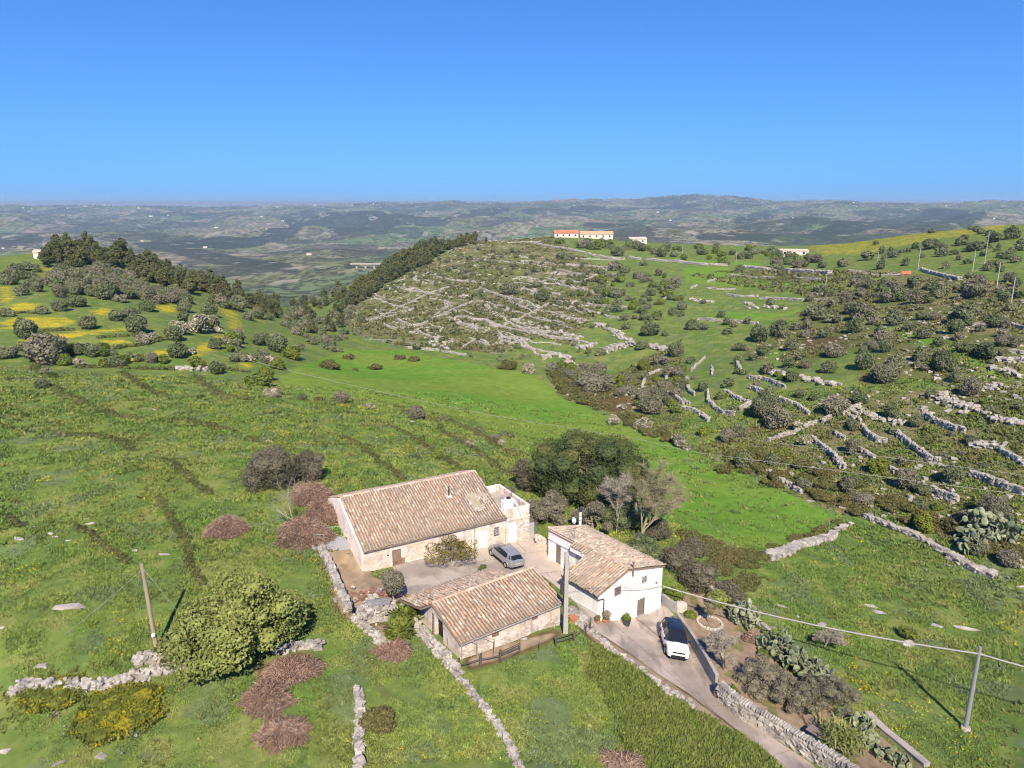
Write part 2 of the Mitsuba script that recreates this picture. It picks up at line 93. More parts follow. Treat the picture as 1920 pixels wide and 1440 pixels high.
["C",[[3.85,336.68],[5.29,342.51],[8.11,337.21],[8.34,331.22],[11.55,326.15],[16.57,322.86],[20.56,318.38]],0.74,0.56],["C",[[-24.72,287.58],[-22.19,282.14],[-22.13,288.14],[-17.18,284.76],[-15.72,278.93],
[-10.49,276.0],[-7.98,270.55]],0.71,0.6],["C",[[0.19,287.2],[3.59,282.26],[6.16,276.84],[7.87,271.09],[10.83,265.87],[15.09,261.64],[18.42,256.65]],0.68,0.57],["C",[[5.65,429.78],[11.31,427.79],[15.26,423.27],
[19.91,419.48],[24.24,415.33]],0.77,0.64],["C",[[-2.83,510.62],[2.39,513.59],[8.32,512.67],[12.21,517.24],[17.03,513.66],[20.16,518.78]],0.82,0.67],["C",[[2.18,267.04],[3.79,261.26],[6.08,255.71],[6.77,249.75],
[10.12,244.78]],0.51,0.68],["C",[[-7.64,264.46],[-3.12,260.52],[0.0,255.39],[4.22,251.13],[5.89,245.36]],0.67,0.51],["C",[[-50.38,429.42],[-48.35,423.77],[-48.96,417.8],[-47.69,423.67]],0.65,0.67],["C",[[-1.33,267.48],[0.22,261.68],
[3.37,256.57],[6.57,251.5],[9.67,246.36],[11.41,240.62],[13.07,234.85]],0.81,0.53],["C",[[-14.47,247.6],[-12.6,241.89],[-11.71,247.83],[-9.97,242.08],[-7.65,236.55]],0.63,0.53],["C",[[-15.61,322.32],[-11.05,318.42],
[-9.05,312.76],[-7.4,306.99],[-7.07,301.0]],0.68,0.52],["C",[[-63.22,389.73],[-60.3,384.5],[-56.08,380.23],[-53.28,374.92],[-48.22,371.7],[-45.64,366.28]],0.69,0.65]]
NEAR = {"lower_left":[[-31.25,40.27],[-30.33,40.26],[-29.02,40.14],[-27.99,40.3],
[-27.08,40.25],[-26.09,40.46],[-25.38,40.82],[-24.7,41.24],[-24.03,41.73],[-23.35,42.23],[-22.6,42.63],[-21.83,43.03],[-21.15,43.38]],"pile":[[-24.98,43.11],[-24.23,43.38],[-23.35,43.25]],"beyond_tree":[[-16.27,44.95],[-15.3,45.41],
[-14.13,45.66],[-13.52,45.97]],"court_left":[[-16.86,60.12],[-15.17,56.73],[-13.46,53.09],[-12.25,50.37]],"lower_run":[[-11.82,49.5],[-11.0,48.71],[-10.08,47.82],[-9.37,46.96],[-8.92,46.46]],"cross":[[-11.49,49.76],[-10.26,49.87],[-8.95,50.18],[-7.7,51.04],
[-6.4,51.84]],"mid_run":[[-7.49,49.5],[-6.58,48.25],[-5.69,46.95],[-4.95,45.95],[-4.32,44.93],[-3.85,43.96],[-3.61,43.7]],"low_run":[[-3.45,43.19],[-2.85,42.48],[-2.3,41.59],[-1.85,40.78],[-1.51,40.16],[-1.08,39.39],
[-0.67,38.73],[0.03,36.79],[0.4,35.43]],"drive_edge":[[5.36,52.17],[6.35,51.69],[7.14,50.56],[7.55,49.52],[8.46,48.97],[9.42,48.29],[10.27,47.17],[11.02,46.18],[11.84,45.63],[12.65,44.8]],"front":[[15.15,46.17],
[15.8,44.66],[16.97,43.6],[18.18,42.47],[19.0,41.18],[19.77,40.18],[20.47,39.15],[20.89,37.67]],"concrete":[[14.16,56.27],[14.61,53.68],[14.97,50.57],[15.18,47.3]],"concrete_top":[[13.54,59.49],[14.09,58.61],[14.85,57.8],
[14.34,56.65]],"garden_edge":[[25.88,46.07],[26.1,44.41],[26.74,42.97],[27.04,41.29],[27.27,40.25]],"garden_edge2":[[19.9,61.16],[20.83,59.86]],"garden_edge3":[[21.62,57.77],[22.32,55.92]],"kerb":[[19.97,55.02],[20.42,53.97],[21.06,53.57]],"bottom_left":[[-9.98,41.48],[-9.37,39.07],[-9.03,36.78],[-8.48,34.53]],"yard_wall":[[2.46,66.0],
[3.83,64.82]],"low_outwall":[[4.77,53.46],[6.17,52.13]],"courtdeck":[[-16.96,60.74],[-15.26,62.34],[-14.91,61.32],[-16.3,59.73]]}
SHRUBS = [["e",41.32,154.54,3.86],["e",46.53,153.08,3.44],["e",42.62,146.0,2.93],["e",42.64,136.94,2.41],["e",46.11,128.8,7.47],["e",48.94,123.84,3.13],["e",39.39,121.7,4.02],["e",61.07,124.48,4.06],
["e",54.52,134.38,3.37],["e",55.63,131.31,2.3],["e",62.34,116.06,4.39],["e",63.53,110.64,3.08],["e",59.75,110.11,2.51],["e",55.64,114.43,2.9],["e",70.76,119.94,3.0],["e",65.5,99.75,3.05],["e",56.87,88.94,4.59],["e",52.41,87.61,2.72],["e",50.49,84.7,2.43],["e",73.85,109.06,2.47],
["e",77.62,108.32,2.18],["e",35.72,107.09,4.95],["e",39.68,106.0,4.08],["b",55.99,122.47,5.55],["b",75.83,117.43,5.29],["b",51.39,105.38,3.5],["b",51.6,89.91,4.42],["b",44.89,92.31,3.34],["b",45.09,88.02,3.43],["b",55.41,78.5,5.75],["b",53.17,79.39,3.12],["b",52.35,70.88,2.82],
["b",50.9,73.74,3.51],["b",40.22,94.88,3.43],["b",37.04,120.42,3.67],["b",60.01,96.95,1.98],["b",54.95,97.91,2.01],["w",48.57,119.11,2.72],["w",47.21,112.4,2.57],["w",29.83,119.37,1.83],["g",50.94,96.2,3.46],["g",48.53,80.1,3.57],["g",51.86,83.32,1.95],["g",42.45,109.25,3.35],
["g",40.79,92.64,1.44],["g",36.4,99.36,1.54],["g",34.41,125.55,2.87],["e",67.82,198.55,7.32],["e",74.48,202.47,8.44],["e",63.18,213.0,4.18],["e",66.87,226.16,3.87],["e",68.43,238.9,4.37],["e",55.62,224.95,6.06],["e",60.26,191.0,4.71],["e",54.71,173.99,3.45],["e",62.08,178.32,4.4],
["e",68.74,177.64,4.38],["e",60.69,156.94,3.89],["e",56.97,145.68,3.63],["e",80.72,187.92,3.69],["e",64.16,145.15,4.33],["e",69.84,142.21,6.7],["e",72.5,135.79,6.41],["e",79.35,139.43,4.48],["e",79.04,132.15,5.58],["e",88.94,135.29,5.68],["e",88.33,140.45,4.16],["e",96.56,183.73,7.19],
["e",93.74,171.67,4.62],["e",87.88,185.85,5.92],["e",78.53,151.62,4.49],["e",88.13,149.25,3.3],["e",95.52,156.52,4.6],["e",103.22,155.73,4.57],["e",123.69,212.83,6.7],["e",121.73,250.76,6.06],["e",107.67,249.81,5.44],["e",90.04,214.54,7.33],["e",80.42,205.31,4.02],["e",143.8,232.5,4.48],
["e",87.19,247.52,4.81],["e",88.89,240.56,2.92],["e",69.92,268.01,3.25],["e",110.0,298.44,2.88],["e",119.68,333.22,7.21],["e",108.59,353.38,5.94],["e",110.95,382.72,3.67],["e",104.97,167.94,9.02],["e",118.13,173.42,3.8],["e",77.62,125.11,3.43],["e",131.76,192.95,4.21],["b",96.49,202.79,8.91],
["b",81.98,159.43,5.1],["b",70.32,157.25,4.66],["b",95.66,140.83,4.51],["b",97.08,139.88,3.79],["b",89.26,157.39,4.64],["b",104.42,180.57,4.41],["b",103.74,171.33,4.18],["b",119.31,227.07,7.15],["b",115.94,210.43,7.15],["b",99.65,215.4,6.29],["b",82.96,204.2,4.5],["b",114.13,222.99,7.03],
["b",112.05,235.87,5.14],["b",126.36,200.65,9.72],["b",143.52,212.74,5.13],["b",130.02,363.85,15.71],["b",104.56,292.97,2.83],["b",137.45,355.97,10.24],["b",151.37,369.74,13.28],["b",62.55,152.88,3.79],["b",70.92,159.58,4.33],["b",55.76,155.89,4.26],["b",68.72,131.96,5.59],["b",46.22,122.62,6.82],
["b",104.02,265.48,3.85],["g",145.38,454.55,10.85],["g",126.32,504.62,9.62],["g",117.43,416.15,7.96],["g",117.96,173.79,2.54],["s",164.34,343.48,7.4],["s",171.22,334.74,6.4],["s",185.0,347.67,4.15],["s",188.62,371.44,2.66],["s",238.98,426.96,5.06],["s",177.72,308.61,5.9],["s",183.03,307.8,4.41],
["s",192.32,310.09,8.88],["s",213.95,331.92,10.26],["s",223.74,335.07,11.15],["s",254.32,416.09,4.93],["s",192.17,343.02,9.81],["s",177.63,262.18,5.02],["s",182.31,275.22,3.95],["s",147.1,296.14,5.69],["s",146.07,327.52,6.28],["s",143.61,524.01,6.24],["s",159.46,247.87,4.16],["s",156.89,238.41,4.01],
["s",199.83,292.94,5.59],["s",183.98,290.58,4.17],["s",203.41,339.01,6.46],["s",157.4,268.9,3.87],["e",-30.11,232.77,4.3],["e",-41.81,246.42,2.42],["e",-23.88,246.03,2.72],["e",-41.39,297.79,2.9],["e",-30.47,339.82,2.47],["e",-56.31,330.36,2.82],["e",-30.22,352.04,2.55],["e",-55.64,260.78,3.2],
["e",-12.95,287.32,4.55],["e",-1.6,331.19,10.42],["e",1.68,348.98,3.37],["e",12.59,388.15,5.13],["e",-10.1,421.29,5.05],["e",-10.68,369.44,3.56],["e",12.59,305.55,8.15],["e",12.0,343.01,4.97],["e",16.44,294.54,3.57],["e",19.33,300.89,3.65],["e",14.87,253.33,3.1],["e",17.27,252.21,1.85],
["e",27.03,245.51,2.4],["e",26.04,210.92,3.65],["e",23.08,215.05,1.86],["e",37.64,210.71,5.97],["e",42.8,225.19,10.49],["e",46.67,221.2,3.26],["e",37.3,238.15,4.66],["e",33.81,264.38,3.22],["e",38.78,252.22,3.69],["e",44.66,249.02,4.25],["e",26.3,340.7,4.93],["e",22.56,276.77,2.69],
["e",31.91,241.42,2.36],["e",40.58,278.46,4.06],["e",46.07,279.1,2.71],["e",50.31,268.77,3.27],["e",28.02,433.96,7.27],["e",34.16,432.7,7.25],["e",0.0,467.75,4.47],["e",3.34,466.59,4.45],["e",-21.53,488.01,4.07],["e",-26.13,455.11,4.9],["e",-26.71,404.39,3.89],["e",0.98,410.16,5.9],
["e",7.02,342.23,3.31],["e",-33.02,423.44,4.06],["e",-35.69,412.88,3.97],["e",63.75,444.7,11.69],["e",87.8,437.34,12.54],["e",94.58,434.89,6.24],["e",68.88,388.36,5.59],["e",44.79,197.09,6.33],["e",54.94,363.01,6.98],["e",43.81,364.52,5.26],["e",25.74,286.44,2.78],["e",-11.41,244.42,3.0],
["e",-29.54,281.41,2.75],["e",-31.74,282.64,2.42],["e",-37.78,289.42,2.12],["e",-46.82,326.21,2.38],["e",-19.48,256.34,3.77],["e",-28.55,521.61,4.96],["e",25.77,515.89,3.68],["e",35.18,519.01,3.7],["b",24.9,163.1,3.88],["b",28.52,145.21,5.85],["b",40.2,171.89,4.28],["b",59.89,336.1,4.86],
["b",52.25,375.28,8.11],["b",44.92,483.36,9.21],["b",51.29,478.09,10.26],["b",28.78,155.04,4.67],["b",35.82,155.53,3.5],["b",32.83,155.99,4.3],["bare",19.82,168.67,7.59],["w",4.21,188.52,4.68],["w",23.89,150.83,1.9],["w",20.05,139.15,3.34],["w",25.23,134.68,5.11],["w",29.13,121.67,3.41],
["br",-0.97,195.26,6.78],["br",-2.91,195.36,2.91],["br",11.92,184.37,5.04],["br",10.18,186.17,3.24],["g",29.05,307.72,4.47],["g",38.48,299.86,5.08],["e",-95.88,164.61,5.24],["e",-115.79,180.12,3.73],["e",-104.02,155.24,6.1],["e",-122.66,176.3,3.44],["e",-87.86,145.29,4.66],["e",-95.02,181.97,5.77],
["e",-96.48,178.07,5.22],["e",-85.72,165.81,5.69],["e",-76.91,164.77,5.67],["e",-88.29,195.53,3.82],["e",-95.59,213.47,5.19],["e",-90.53,218.51,5.86],["e",-115.57,209.15,10.14],["e",-113.81,191.21,5.57],["e",-113.75,184.07,4.48],["e",-134.7,202.37,4.41],["e",-135.91,210.55,5.09],["e",-156.21,229.67,7.76],
["e",-177.46,269.79,5.18],["e",-171.95,268.1,3.86],["e",-99.75,200.0,4.87],["e",-107.94,266.37,5.82],["e",-107.0,278.95,5.42],["e",-86.75,239.4,4.67],["e",-68.56,179.94,4.87],["e",-68.06,165.44,4.08],["e",-65.25,186.11,4.58],["e",-60.43,159.75,3.55],["e",-58.88,142.78,4.43],["e",-70.57,151.92,4.88],
["e",-77.38,139.98,3.82],["e",-84.54,145.03,3.58],["e",-71.57,108.58,2.98],["e",-78.09,120.14,2.39],["e",-75.27,258.54,5.06],["e",-60.1,218.17,4.29],["e",-86.28,260.0,4.44],["e",-59.64,183.2,5.87],["e",-56.73,163.82,4.46],["e",-75.67,249.37,4.88],["e",-120.85,175.83,2.57],["e",-83.69,190.2,3.72],
["b",-89.95,139.24,7.93],["b",-94.5,140.58,2.78],["b",-124.3,202.04,5.38],["b",-133.17,224.19,5.95],["b",-145.82,240.01,6.36],["b",-147.54,253.03,6.1],["b",-152.03,267.67,7.09],["b",-117.55,227.04,7.14],["b",-108.37,219.07,6.91],["b",-136.93,292.77,8.47],["b",-110.79,231.01,6.16],["b",-105.94,234.88,6.83],
["b",-130.88,297.93,7.19],["b",-149.37,277.08,7.34],["b",-159.13,285.59,7.55],["b",-131.09,312.24,6.78],["b",-111.17,208.32,4.55],["b",-29.74,121.0,1.82],["b",-39.85,120.65,1.81],["b",-118.41,300.01,5.81],["dk",-97.66,139.15,4.47],["w",-83.82,138.91,2.41],["w",-80.13,156.62,3.85],["w",-79.18,172.72,5.5],
["w",-78.0,181.91,7.13],["w",-80.13,194.94,5.72],["w",-39.05,115.5,3.18],["w",-69.4,156.25,2.31],["w",-80.9,163.16,2.4],["g",-86.34,138.85,3.44],["g",-83.55,146.52,4.34],["g",-54.95,179.31,6.2],["g",-51.67,157.83,4.31],["g",-48.48,135.92,5.09],["g",-49.43,143.85,3.58],["g",-64.75,146.78,3.27],
["g",-77.35,142.61,3.53],["g",-78.94,139.07,2.41],["bare",-73.01,146.03,3.61],["br",-45.44,177.88,5.29],["br",-34.59,116.96,2.05],["br",-32.4,118.56,1.78],["e",-5.43,112.62,2.14],["e",-34.59,116.96,2.05],["e",-1.44,113.24,1.73],["e",-0.29,113.7,1.44],["e",-12.16,88.05,1.35],["b",-29.11,120.86,3.03],
["b",-15.87,116.46,3.23],["b",-12.1,119.82,1.82],["b",-2.45,107.18,1.91],["g",-12.88,90.12,1.15],["g",-11.15,110.12,1.39],["w",-23.94,119.02,1.8],["w",-1.69,102.38,1.3],["w",-6.01,98.36,1.5],["br",-45.62,178.62,5.76],["br",-46.55,204.66,4.05],["br",-36.79,192.63,5.26],["br",-33.1,212.5,4.2],
["br",-28.53,209.74,3.63],["br",-40.18,184.0,1.83],["pi",-104.43,278.57,5.44],["pi",-145.58,286.32,4.57],["pi",-103.11,299.06,5.58],["pi",-99.11,286.65,4.57],["pi",-139.85,297.69,5.1],["pi",-168.81,320.3,6.59],["pi",-118.06,299.25,6.2],["pi",-121.37,295.85,5.46],["pi",-103.55,289.51,4.87],["pi",-98.0,292.4,5.65],
["pi",-183.73,297.95,5.09],["pi",-195.85,320.28,6.18],["pi",-134.67,298.65,6.01],["pi",-155.73,319.59,5.09],["pi",-175.97,281.43,6.13],["pi",-154.31,318.64,6.09],["pi",-165.27,323.01,5.03],["pi",-176.25,288.62,5.36],["pi",-144.49,303.64,6.82],["pi",-147.54,297.09,5.42],["pi",-139.09,304.09,4.82],["pi",-127.62,291.58,6.28],
["pi",-157.6,287.84,6.33],["pi",-138.14,287.78,6.34],["pi",-180.25,297.09,5.01],["pi",-192.53,315.96,7.01],["pi",-117.65,315.69,6.09],["pi",-166.2,290.7,6.41],["pi",-107.31,311.55,5.67],["pi",-126.09,283.13,4.63],["pi",-130.16,318.25,6.19],["pi",-160.81,301.28,4.85],["pi",-170.6,312.15,6.63],["pi",-94.92,292.87,5.58],
["pi",-144.09,311.7,6.52],["pi",-98.13,288.05,4.82],["pi",-181.07,290.63,5.41],["pi",-132.35,291.99,5.09],["pi",-126.18,297.99,6.72],["pi",-176.46,310.85,5.62],["pi",-171.05,307.66,5.93],["pi",-102.65,285.2,5.36],["pi",-126.84,281.13,6.24],["pi",-165.69,284.72,5.95],["pi",-150.85,295.92,5.12],["pi",-132.77,290.04,4.77],
["pi",-181.03,288.27,6.47],["pi",-187.74,305.89,6.25],["pi",-168.84,324.85,5.99],["pi",-158.15,316.69,5.89],["pi",-126.15,305.35,5.33],["pi",-114.39,282.67,5.32],["pi",-164.84,310.31,5.68],["pi",-140.69,290.92,5.49],["pi",-141.91,293.18,4.59],["pi",-149.37,308.52,5.08],["pi",-109.82,297.04,4.69],["pi",-116.25,310.1,5.05],
["pi",-105.79,316.42,5.23],["pi",-186.01,300.59,6.66],["pi",-123.66,278.31,4.67],["pi",-169.14,286.69,5.41],["pi",-133.11,316.07,5.19],["pi",-171.36,322.05,6.44],["pi",-171.08,287.49,4.8],["pi",-188.94,309.64,6.8],["pi",-125.02,315.17,6.78],["pi",-132.08,295.68,5.86],["pi",-182.99,308.56,6.96],["pi",-122.99,302.5,5.99],
["pi",-171.36,309.57,6.11],["pi",-145.16,312.11,5.84],["pi",-150.51,296.74,4.69],["pi",-89.9,270.58,4.95],["pi",-107.12,280.56,4.6],["pi",-135.44,302.1,6.48],["pi",-99.01,305.76,6.85],["pi",-188.82,318.9,6.67],["pi",-153.97,320.32,6.8],["pi",-127.67,302.69,5.07],["pi",-147.71,298.11,4.71],["pi",-93.67,288.49,6.03],
["pi",-139.65,283.71,6.06],["pi",-171.24,305.47,5.97],["pi",-128.01,284.04,5.69],["pi",-108.33,290.15,5.14],["pi",-116.54,287.13,4.95],["pi",-187.61,314.88,7.13],["pi",-170.94,309.63,6.05],["pi",-136.6,300.2,4.73],["pi",-89.14,271.53,4.34],["pi",-164.97,310.87,7.03],["pi",-182.6,293.83,6.24],["pi",-161.96,304.64,6.74],
["pi",-180.56,295.22,6.46],["pi",-184.47,294.96,4.69],["pi",-165.59,290.8,4.69],["pi",-125.87,297.02,6.14],["pi",-159.43,288.5,6.2],["pi",-173.41,313.63,5.94],["pi",-115.61,298.06,5.49],["pi",-164.18,291.88,5.37],["pi",-128.78,307.78,6.88],["pi",-165.46,291.46,4.78],["pi",-170.85,320.51,6.23],["pi",-177.8,316.46,7.16],
["pi",-184.4,321.42,5.31],["pi",-108.02,293.7,5.77],["pi",-121.62,310.49,6.59],["pi",-165.51,304.86,5.29],["pi",-124.84,295.86,5.2],["pi",-106.49,278.88,6.03],["pi",-152.32,295.42,6.55],["pi",-137.23,301.47,5.75],["pi",-169.35,322.62,6.82],["pi",-148.71,308.48,6.67],["pi",-172.98,305.05,4.78],["pi",-143.02,303.27,5.76],
["pi",-150.29,300.88,4.9],["pi",-149.53,308.67,6.8],["pi",-143.85,285.86,6.03],["pi",-168.19,317.97,6.67],["pi",-120.43,276.27,6.21],["pi",-93.16,275.88,5.25],["pi",-134.83,313.2,5.06],["pi",-127.88,287.37,4.78],["pi",-128.67,300.34,6.84],["pi",-182.56,315.24,6.78],["pi",-139.81,312.28,6.75],["pi",-174.63,306.11,6.45],
["pi",-141.94,287.53,5.24],["pi",-122.12,279.5,6.0],["pi",-133.67,280.15,5.46],["pi",-140.87,301.1,4.92],["pi",-168.86,299.56,5.21],["pi",-133.22,287.65,4.75],["pi",-160.01,295.02,6.58],["pi",-133.79,286.86,5.48],["pi",-120.71,298.97,5.09],["pi",-138.3,292.64,4.75],["pi",-163.71,312.67,5.35],["pi",-89.35,272.6,6.17],
["pi",-145.92,286.18,5.56],["pi",-108.83,278.48,5.35],["pi",-126.33,302.63,5.94],["pi",-111.22,297.14,5.04],["pi",-177.79,291.09,5.06],["pi",-132.56,287.69,4.7],["pi",-110.6,282.48,6.11],["pi",-147.03,310.46,5.84],["pi",-127.57,301.23,6.15],["pi",-157.03,320.26,7.16],["pi",-187.17,328.54,6.96],["pi",-166.35,288.96,5.74],
["pi",-190.32,325.66,5.72],["pi",-131.39,289.87,4.57],["pi",-101.9,287.24,6.37],["pi",-168.02,291.84,5.59],["pi",-168.74,316.7,4.94],["pi",-173.68,302.52,5.8],["pi",-181.15,289.04,6.05],["pi",-108.52,272.74,5.7],["pi",-136.24,291.5,4.81],["pi",-175.24,310.7,5.54],["pi",-141.22,283.35,4.6],["pi",-169.38,323.68,7.32],
["pi",-148.28,297.53,5.14],["pi",-65.86,451.28,6.88],["pi",-65.42,468.34,5.87],["pi",-57.12,463.08,8.07],["pi",-68.56,460.6,5.51],["pi",-77.07,465.33,8.34],["pi",-78.11,445.81,6.48],["pi",-74.7,456.5,5.3],["pi",-84.43,369.44,4.84],["pi",-69.78,491.5,7.74],["pi",-47.0,505.69,7.85],["pi",-62.98,455.69,6.0],
["pi",-56.61,456.29,5.49],["pi",-66.82,437.02,7.15],["pi",-80.09,436.14,7.44],["pi",-78.4,363.21,5.99],["pi",-72.79,440.7,6.55],["pi",-56.7,457.97,6.14],["pi",-77.34,385.99,5.91],["pi",-64.51,485.9,5.38],["pi",-63.17,449.21,5.89],["pi",-81.89,423.89,7.6],["pi",-48.21,493.53,6.32],["pi",-71.43,385.04,5.72],
["pi",-70.86,457.95,6.39],["pi",-83.22,419.57,5.92],["pi",-82.24,412.46,4.86],["pi",-90.48,427.56,7.22],["pi",-74.94,370.84,4.21],["pi",-84.11,441.42,5.05],["pi",-45.68,493.19,7.31],["pi",-77.76,433.22,5.59],["pi",-77.86,413.1,5.77],["pi",-80.85,378.74,4.49],["pi",-70.32,444.91,6.5],["pi",-62.28,489.37,6.73],
["pi",-58.96,467.18,5.39],["pi",-60.06,497.34,5.64],["pi",-55.76,459.29,7.26],["pi",-74.09,380.21,4.88],["pi",-74.22,433.24,7.49],["pi",-55.56,512.55,7.62],["pi",-54.11,500.25,6.86],["pi",-72.11,381.99,5.5],["pi",-75.34,474.07,7.78],["pi",-61.39,461.23,7.51],["pi",-81.92,458.05,5.39],["pi",-70.6,394.12,7.03],
["pi",-70.58,470.16,8.45],["pi",-66.66,480.01,6.29],["pi",-80.43,364.22,6.19],["pi",-80.52,412.31,4.83],["pi",-73.64,449.88,5.7],["pi",-53.85,504.85,6.58],["pi",-72.86,445.03,4.94],["pi",-73.59,440.77,5.09],["pi",-89.98,425.96,6.72],["pi",-90.8,435.1,7.8],["pi",-80.48,445.14,6.47],["pi",-58.18,471.18,8.21],
["pi",-52.89,473.8,5.46],["pi",-74.99,381.12,5.52],["pi",-95.09,418.36,6.73],["pi",-58.77,473.57,6.81],["pi",-70.27,490.36,7.52],["pi",-74.71,433.82,7.23],["pi",-69.43,434.4,7.64],["pi",-88.83,426.56,6.6],["pi",-66.45,479.87,7.96],["pi",-83.35,370.08,4.99],["pi",-53.46,479.66,7.47],["pi",-49.49,503.64,5.51],
["pi",-82.77,374.38,5.49],["pi",-59.87,483.1,7.78],["pi",-71.93,471.16,7.24],["pi",-69.69,476.63,8.53],["pi",-65.97,443.08,5.92],["pi",-54.25,474.17,6.6],["pi",-72.55,455.5,7.02],["pi",-55.87,502.71,6.81],["pi",-86.04,439.49,4.91],["pi",-62.17,508.33,7.79],["pi",-81.87,393.33,4.79],["pi",-77.79,439.45,7.76],
["pi",-56.33,524.43,8.15],["pi",-83.35,454.17,5.29],["pi",-64.61,462.6,7.61],["pi",-90.59,424.26,6.19],["pi",-76.61,429.75,5.38],["pi",-79.15,457.41,7.08],["pi",-92.52,431.48,6.54],["pi",-66.34,495.16,5.96],["pi",-68.63,478.35,8.12],["pi",-73.12,445.44,5.86],["pi",-83.45,446.08,7.95],["pi",-72.26,381.35,6.61],
["pi",-70.95,431.38,6.71],["pi",-73.06,428.66,6.23],["pi",-72.37,429.3,4.82],["pi",-54.42,518.73,8.54],["pi",-52.94,466.16,7.03],["pi",-73.82,441.2,7.56],["pi",-66.44,447.31,6.32],["pi",-76.84,447.64,5.27],["pi",-83.68,384.54,5.33],["pi",-88.59,439.07,7.66],["pi",-75.61,435.23,5.31],["pi",-76.52,450.83,6.74],
["pi",-48.37,506.78,6.16],["pi",-61.8,457.68,6.43],["pi",-68.28,461.38,5.11],["pi",-83.8,384.63,4.26],["pi",-85.41,444.05,6.02],["pi",-83.95,407.16,6.57],["pi",-79.15,369.2,6.54],["pi",-79.9,356.51,5.89],["pi",-71.57,455.49,6.29],["pi",-84.59,437.5,7.12],["pi",-72.33,476.49,7.79],["pi",-57.31,510.17,7.46],
["pi",-82.88,458.27,6.17],["pi",-90.14,438.42,6.96],["pi",-65.58,477.55,8.49],["pi",-79.67,360.36,4.9],["pi",-73.98,473.72,7.71],["pi",-57.04,509.11,8.63],["pi",-73.24,375.86,5.01],["pi",-74.2,481.47,6.86],["pi",-60.96,476.06,6.94],["pi",-86.14,442.22,6.02],["pi",-68.01,444.25,5.16],["pi",-82.63,395.16,5.41],
["pi",-50.61,482.6,7.6],["pi",-62.54,497.16,5.52],["pi",-65.69,471.82,5.38],["pi",-82.64,367.09,4.82],["pi",-80.38,384.11,6.51],["pi",-83.78,377.65,6.28],["pi",-78.26,371.16,4.06],["pi",-79.92,465.75,7.34],["pi",-81.75,384.31,4.27],["pi",-58.93,446.33,5.65],["pi",-59.14,503.93,8.03],["pi",-49.49,492.34,5.52],
["pi",-64.4,511.21,7.3],["pi",-56.79,503.97,6.72],["pi",-60.33,466.73,6.92],["pi",-75.05,382.92,6.26],["pi",-59.89,501.99,7.24],["pi",-61.97,465.56,6.15],["pi",-66.9,455.79,7.47],["pi",-48.13,483.83,5.63],["pi",-53.76,497.55,6.63],["pi",-53.91,461.07,6.38],["pi",-74.15,460.91,6.42],["pi",-86.93,426.33,6.78],
["pi",-53.34,520.68,7.04],["pi",-65.82,456.06,7.1],["pi",-56.75,457.8,7.8],["pi",-78.51,362.8,4.37],["pi",-79.84,377.75,4.64],["pi",-52.52,465.52,7.45],["pi",-66.26,480.65,7.86],["pi",-76.31,375.0,4.51],["pi",-79.93,362.43,6.29],["pi",-64.81,500.28,7.38],["pi",-62.35,504.88,6.59],["pi",-82.06,370.81,4.29],
["pi",-78.23,419.36,5.01],["pi",-60.44,505.42,8.88],["pi",-40.62,510.81,4.49],["pi",-30.69,529.76,5.33],["pi",-26.1,529.74,6.05],["pi",-38.79,505.52,4.34],["pi",-18.11,521.89,3.97],["pi",-39.94,516.0,3.99],["pi",-33.69,512.47,5.0],["pi",-37.94,522.85,4.92],["pi",-42.77,508.63,5.77],["pi",-41.99,502.38,5.7],
["pi",-29.07,536.12,4.41],["pi",-48.71,537.32,4.39],["pi",-35.55,521.63,6.12],["pi",-36.43,510.27,5.32],["pi",-40.61,501.66,3.78],["pi",-44.03,504.92,4.89],["pi",-25.37,513.8,5.37],["pi",-31.97,512.39,5.83],["pi",-44.11,519.2,3.97],["pi",-37.79,516.04,5.75],["pi",-31.45,522.41,6.0],["b",-129.61,464.22,7.78],
["b",-93.5,320.27,5.44],["e",-67.65,263.62,3.9],["b",-77.5,352.22,4.11],["e",-81.13,359.57,5.07],["e",-116.7,451.14,5.26],["e",-95.71,339.66,3.82],["pi",-95.71,337.72,4.7],["pi",-81.62,346.46,5.21],["e",-59.59,289.04,4.75],["e",-302.43,1112.52,12.57],["pi",-101.16,338.68,5.56],["e",-104.72,456.24,4.96],
["pi",-95.38,362.39,4.8],["e",-71.58,280.68,3.41],["b",-69.47,252.01,3.08],["pi",-83.07,359.22,3.91],["b",-110.32,455.46,6.87],["e",-101.44,442.85,4.53],["b",-64.42,283.66,3.6],["e",-69.29,271.71,3.22],["pi",-88.87,318.75,5.43],["e",-107.49,435.1,5.84],["pi",-293.48,1187.93,19.61],["pi",-92.36,329.14,4.79],
["e",-110.62,433.28,6.76],["e",-314.98,1096.6,14.73],["e",-302.81,1091.69,11.33],["pi",-66.7,284.24,4.04],["b",-60.25,257.88,2.84],["e",-288.56,1156.8,18.05],["b",-60.22,261.53,2.98],["e",-74.02,280.55,4.88],["e",-91.27,329.53,5.52],["e",-103.57,443.18,6.61],["pi",-64.51,262.11,3.45],["pi",-67.36,267.0,4.11],
["e",-60.52,260.74,4.31],["b",-90.3,305.88,5.34],["e",-76.39,343.61,3.71],["pi",-93.66,336.56,4.07],["e",-83.16,335.66,5.06],["pi",-116.65,456.58,7.41],["pi",-108.99,463.29,6.13],["e",-74.16,330.5,4.02],["pi",-130.6,459.72,6.18],["pi",-96.56,420.35,6.98],["pi",-291.47,1182.75,19.7],["e",-108.57,453.65,7.56],
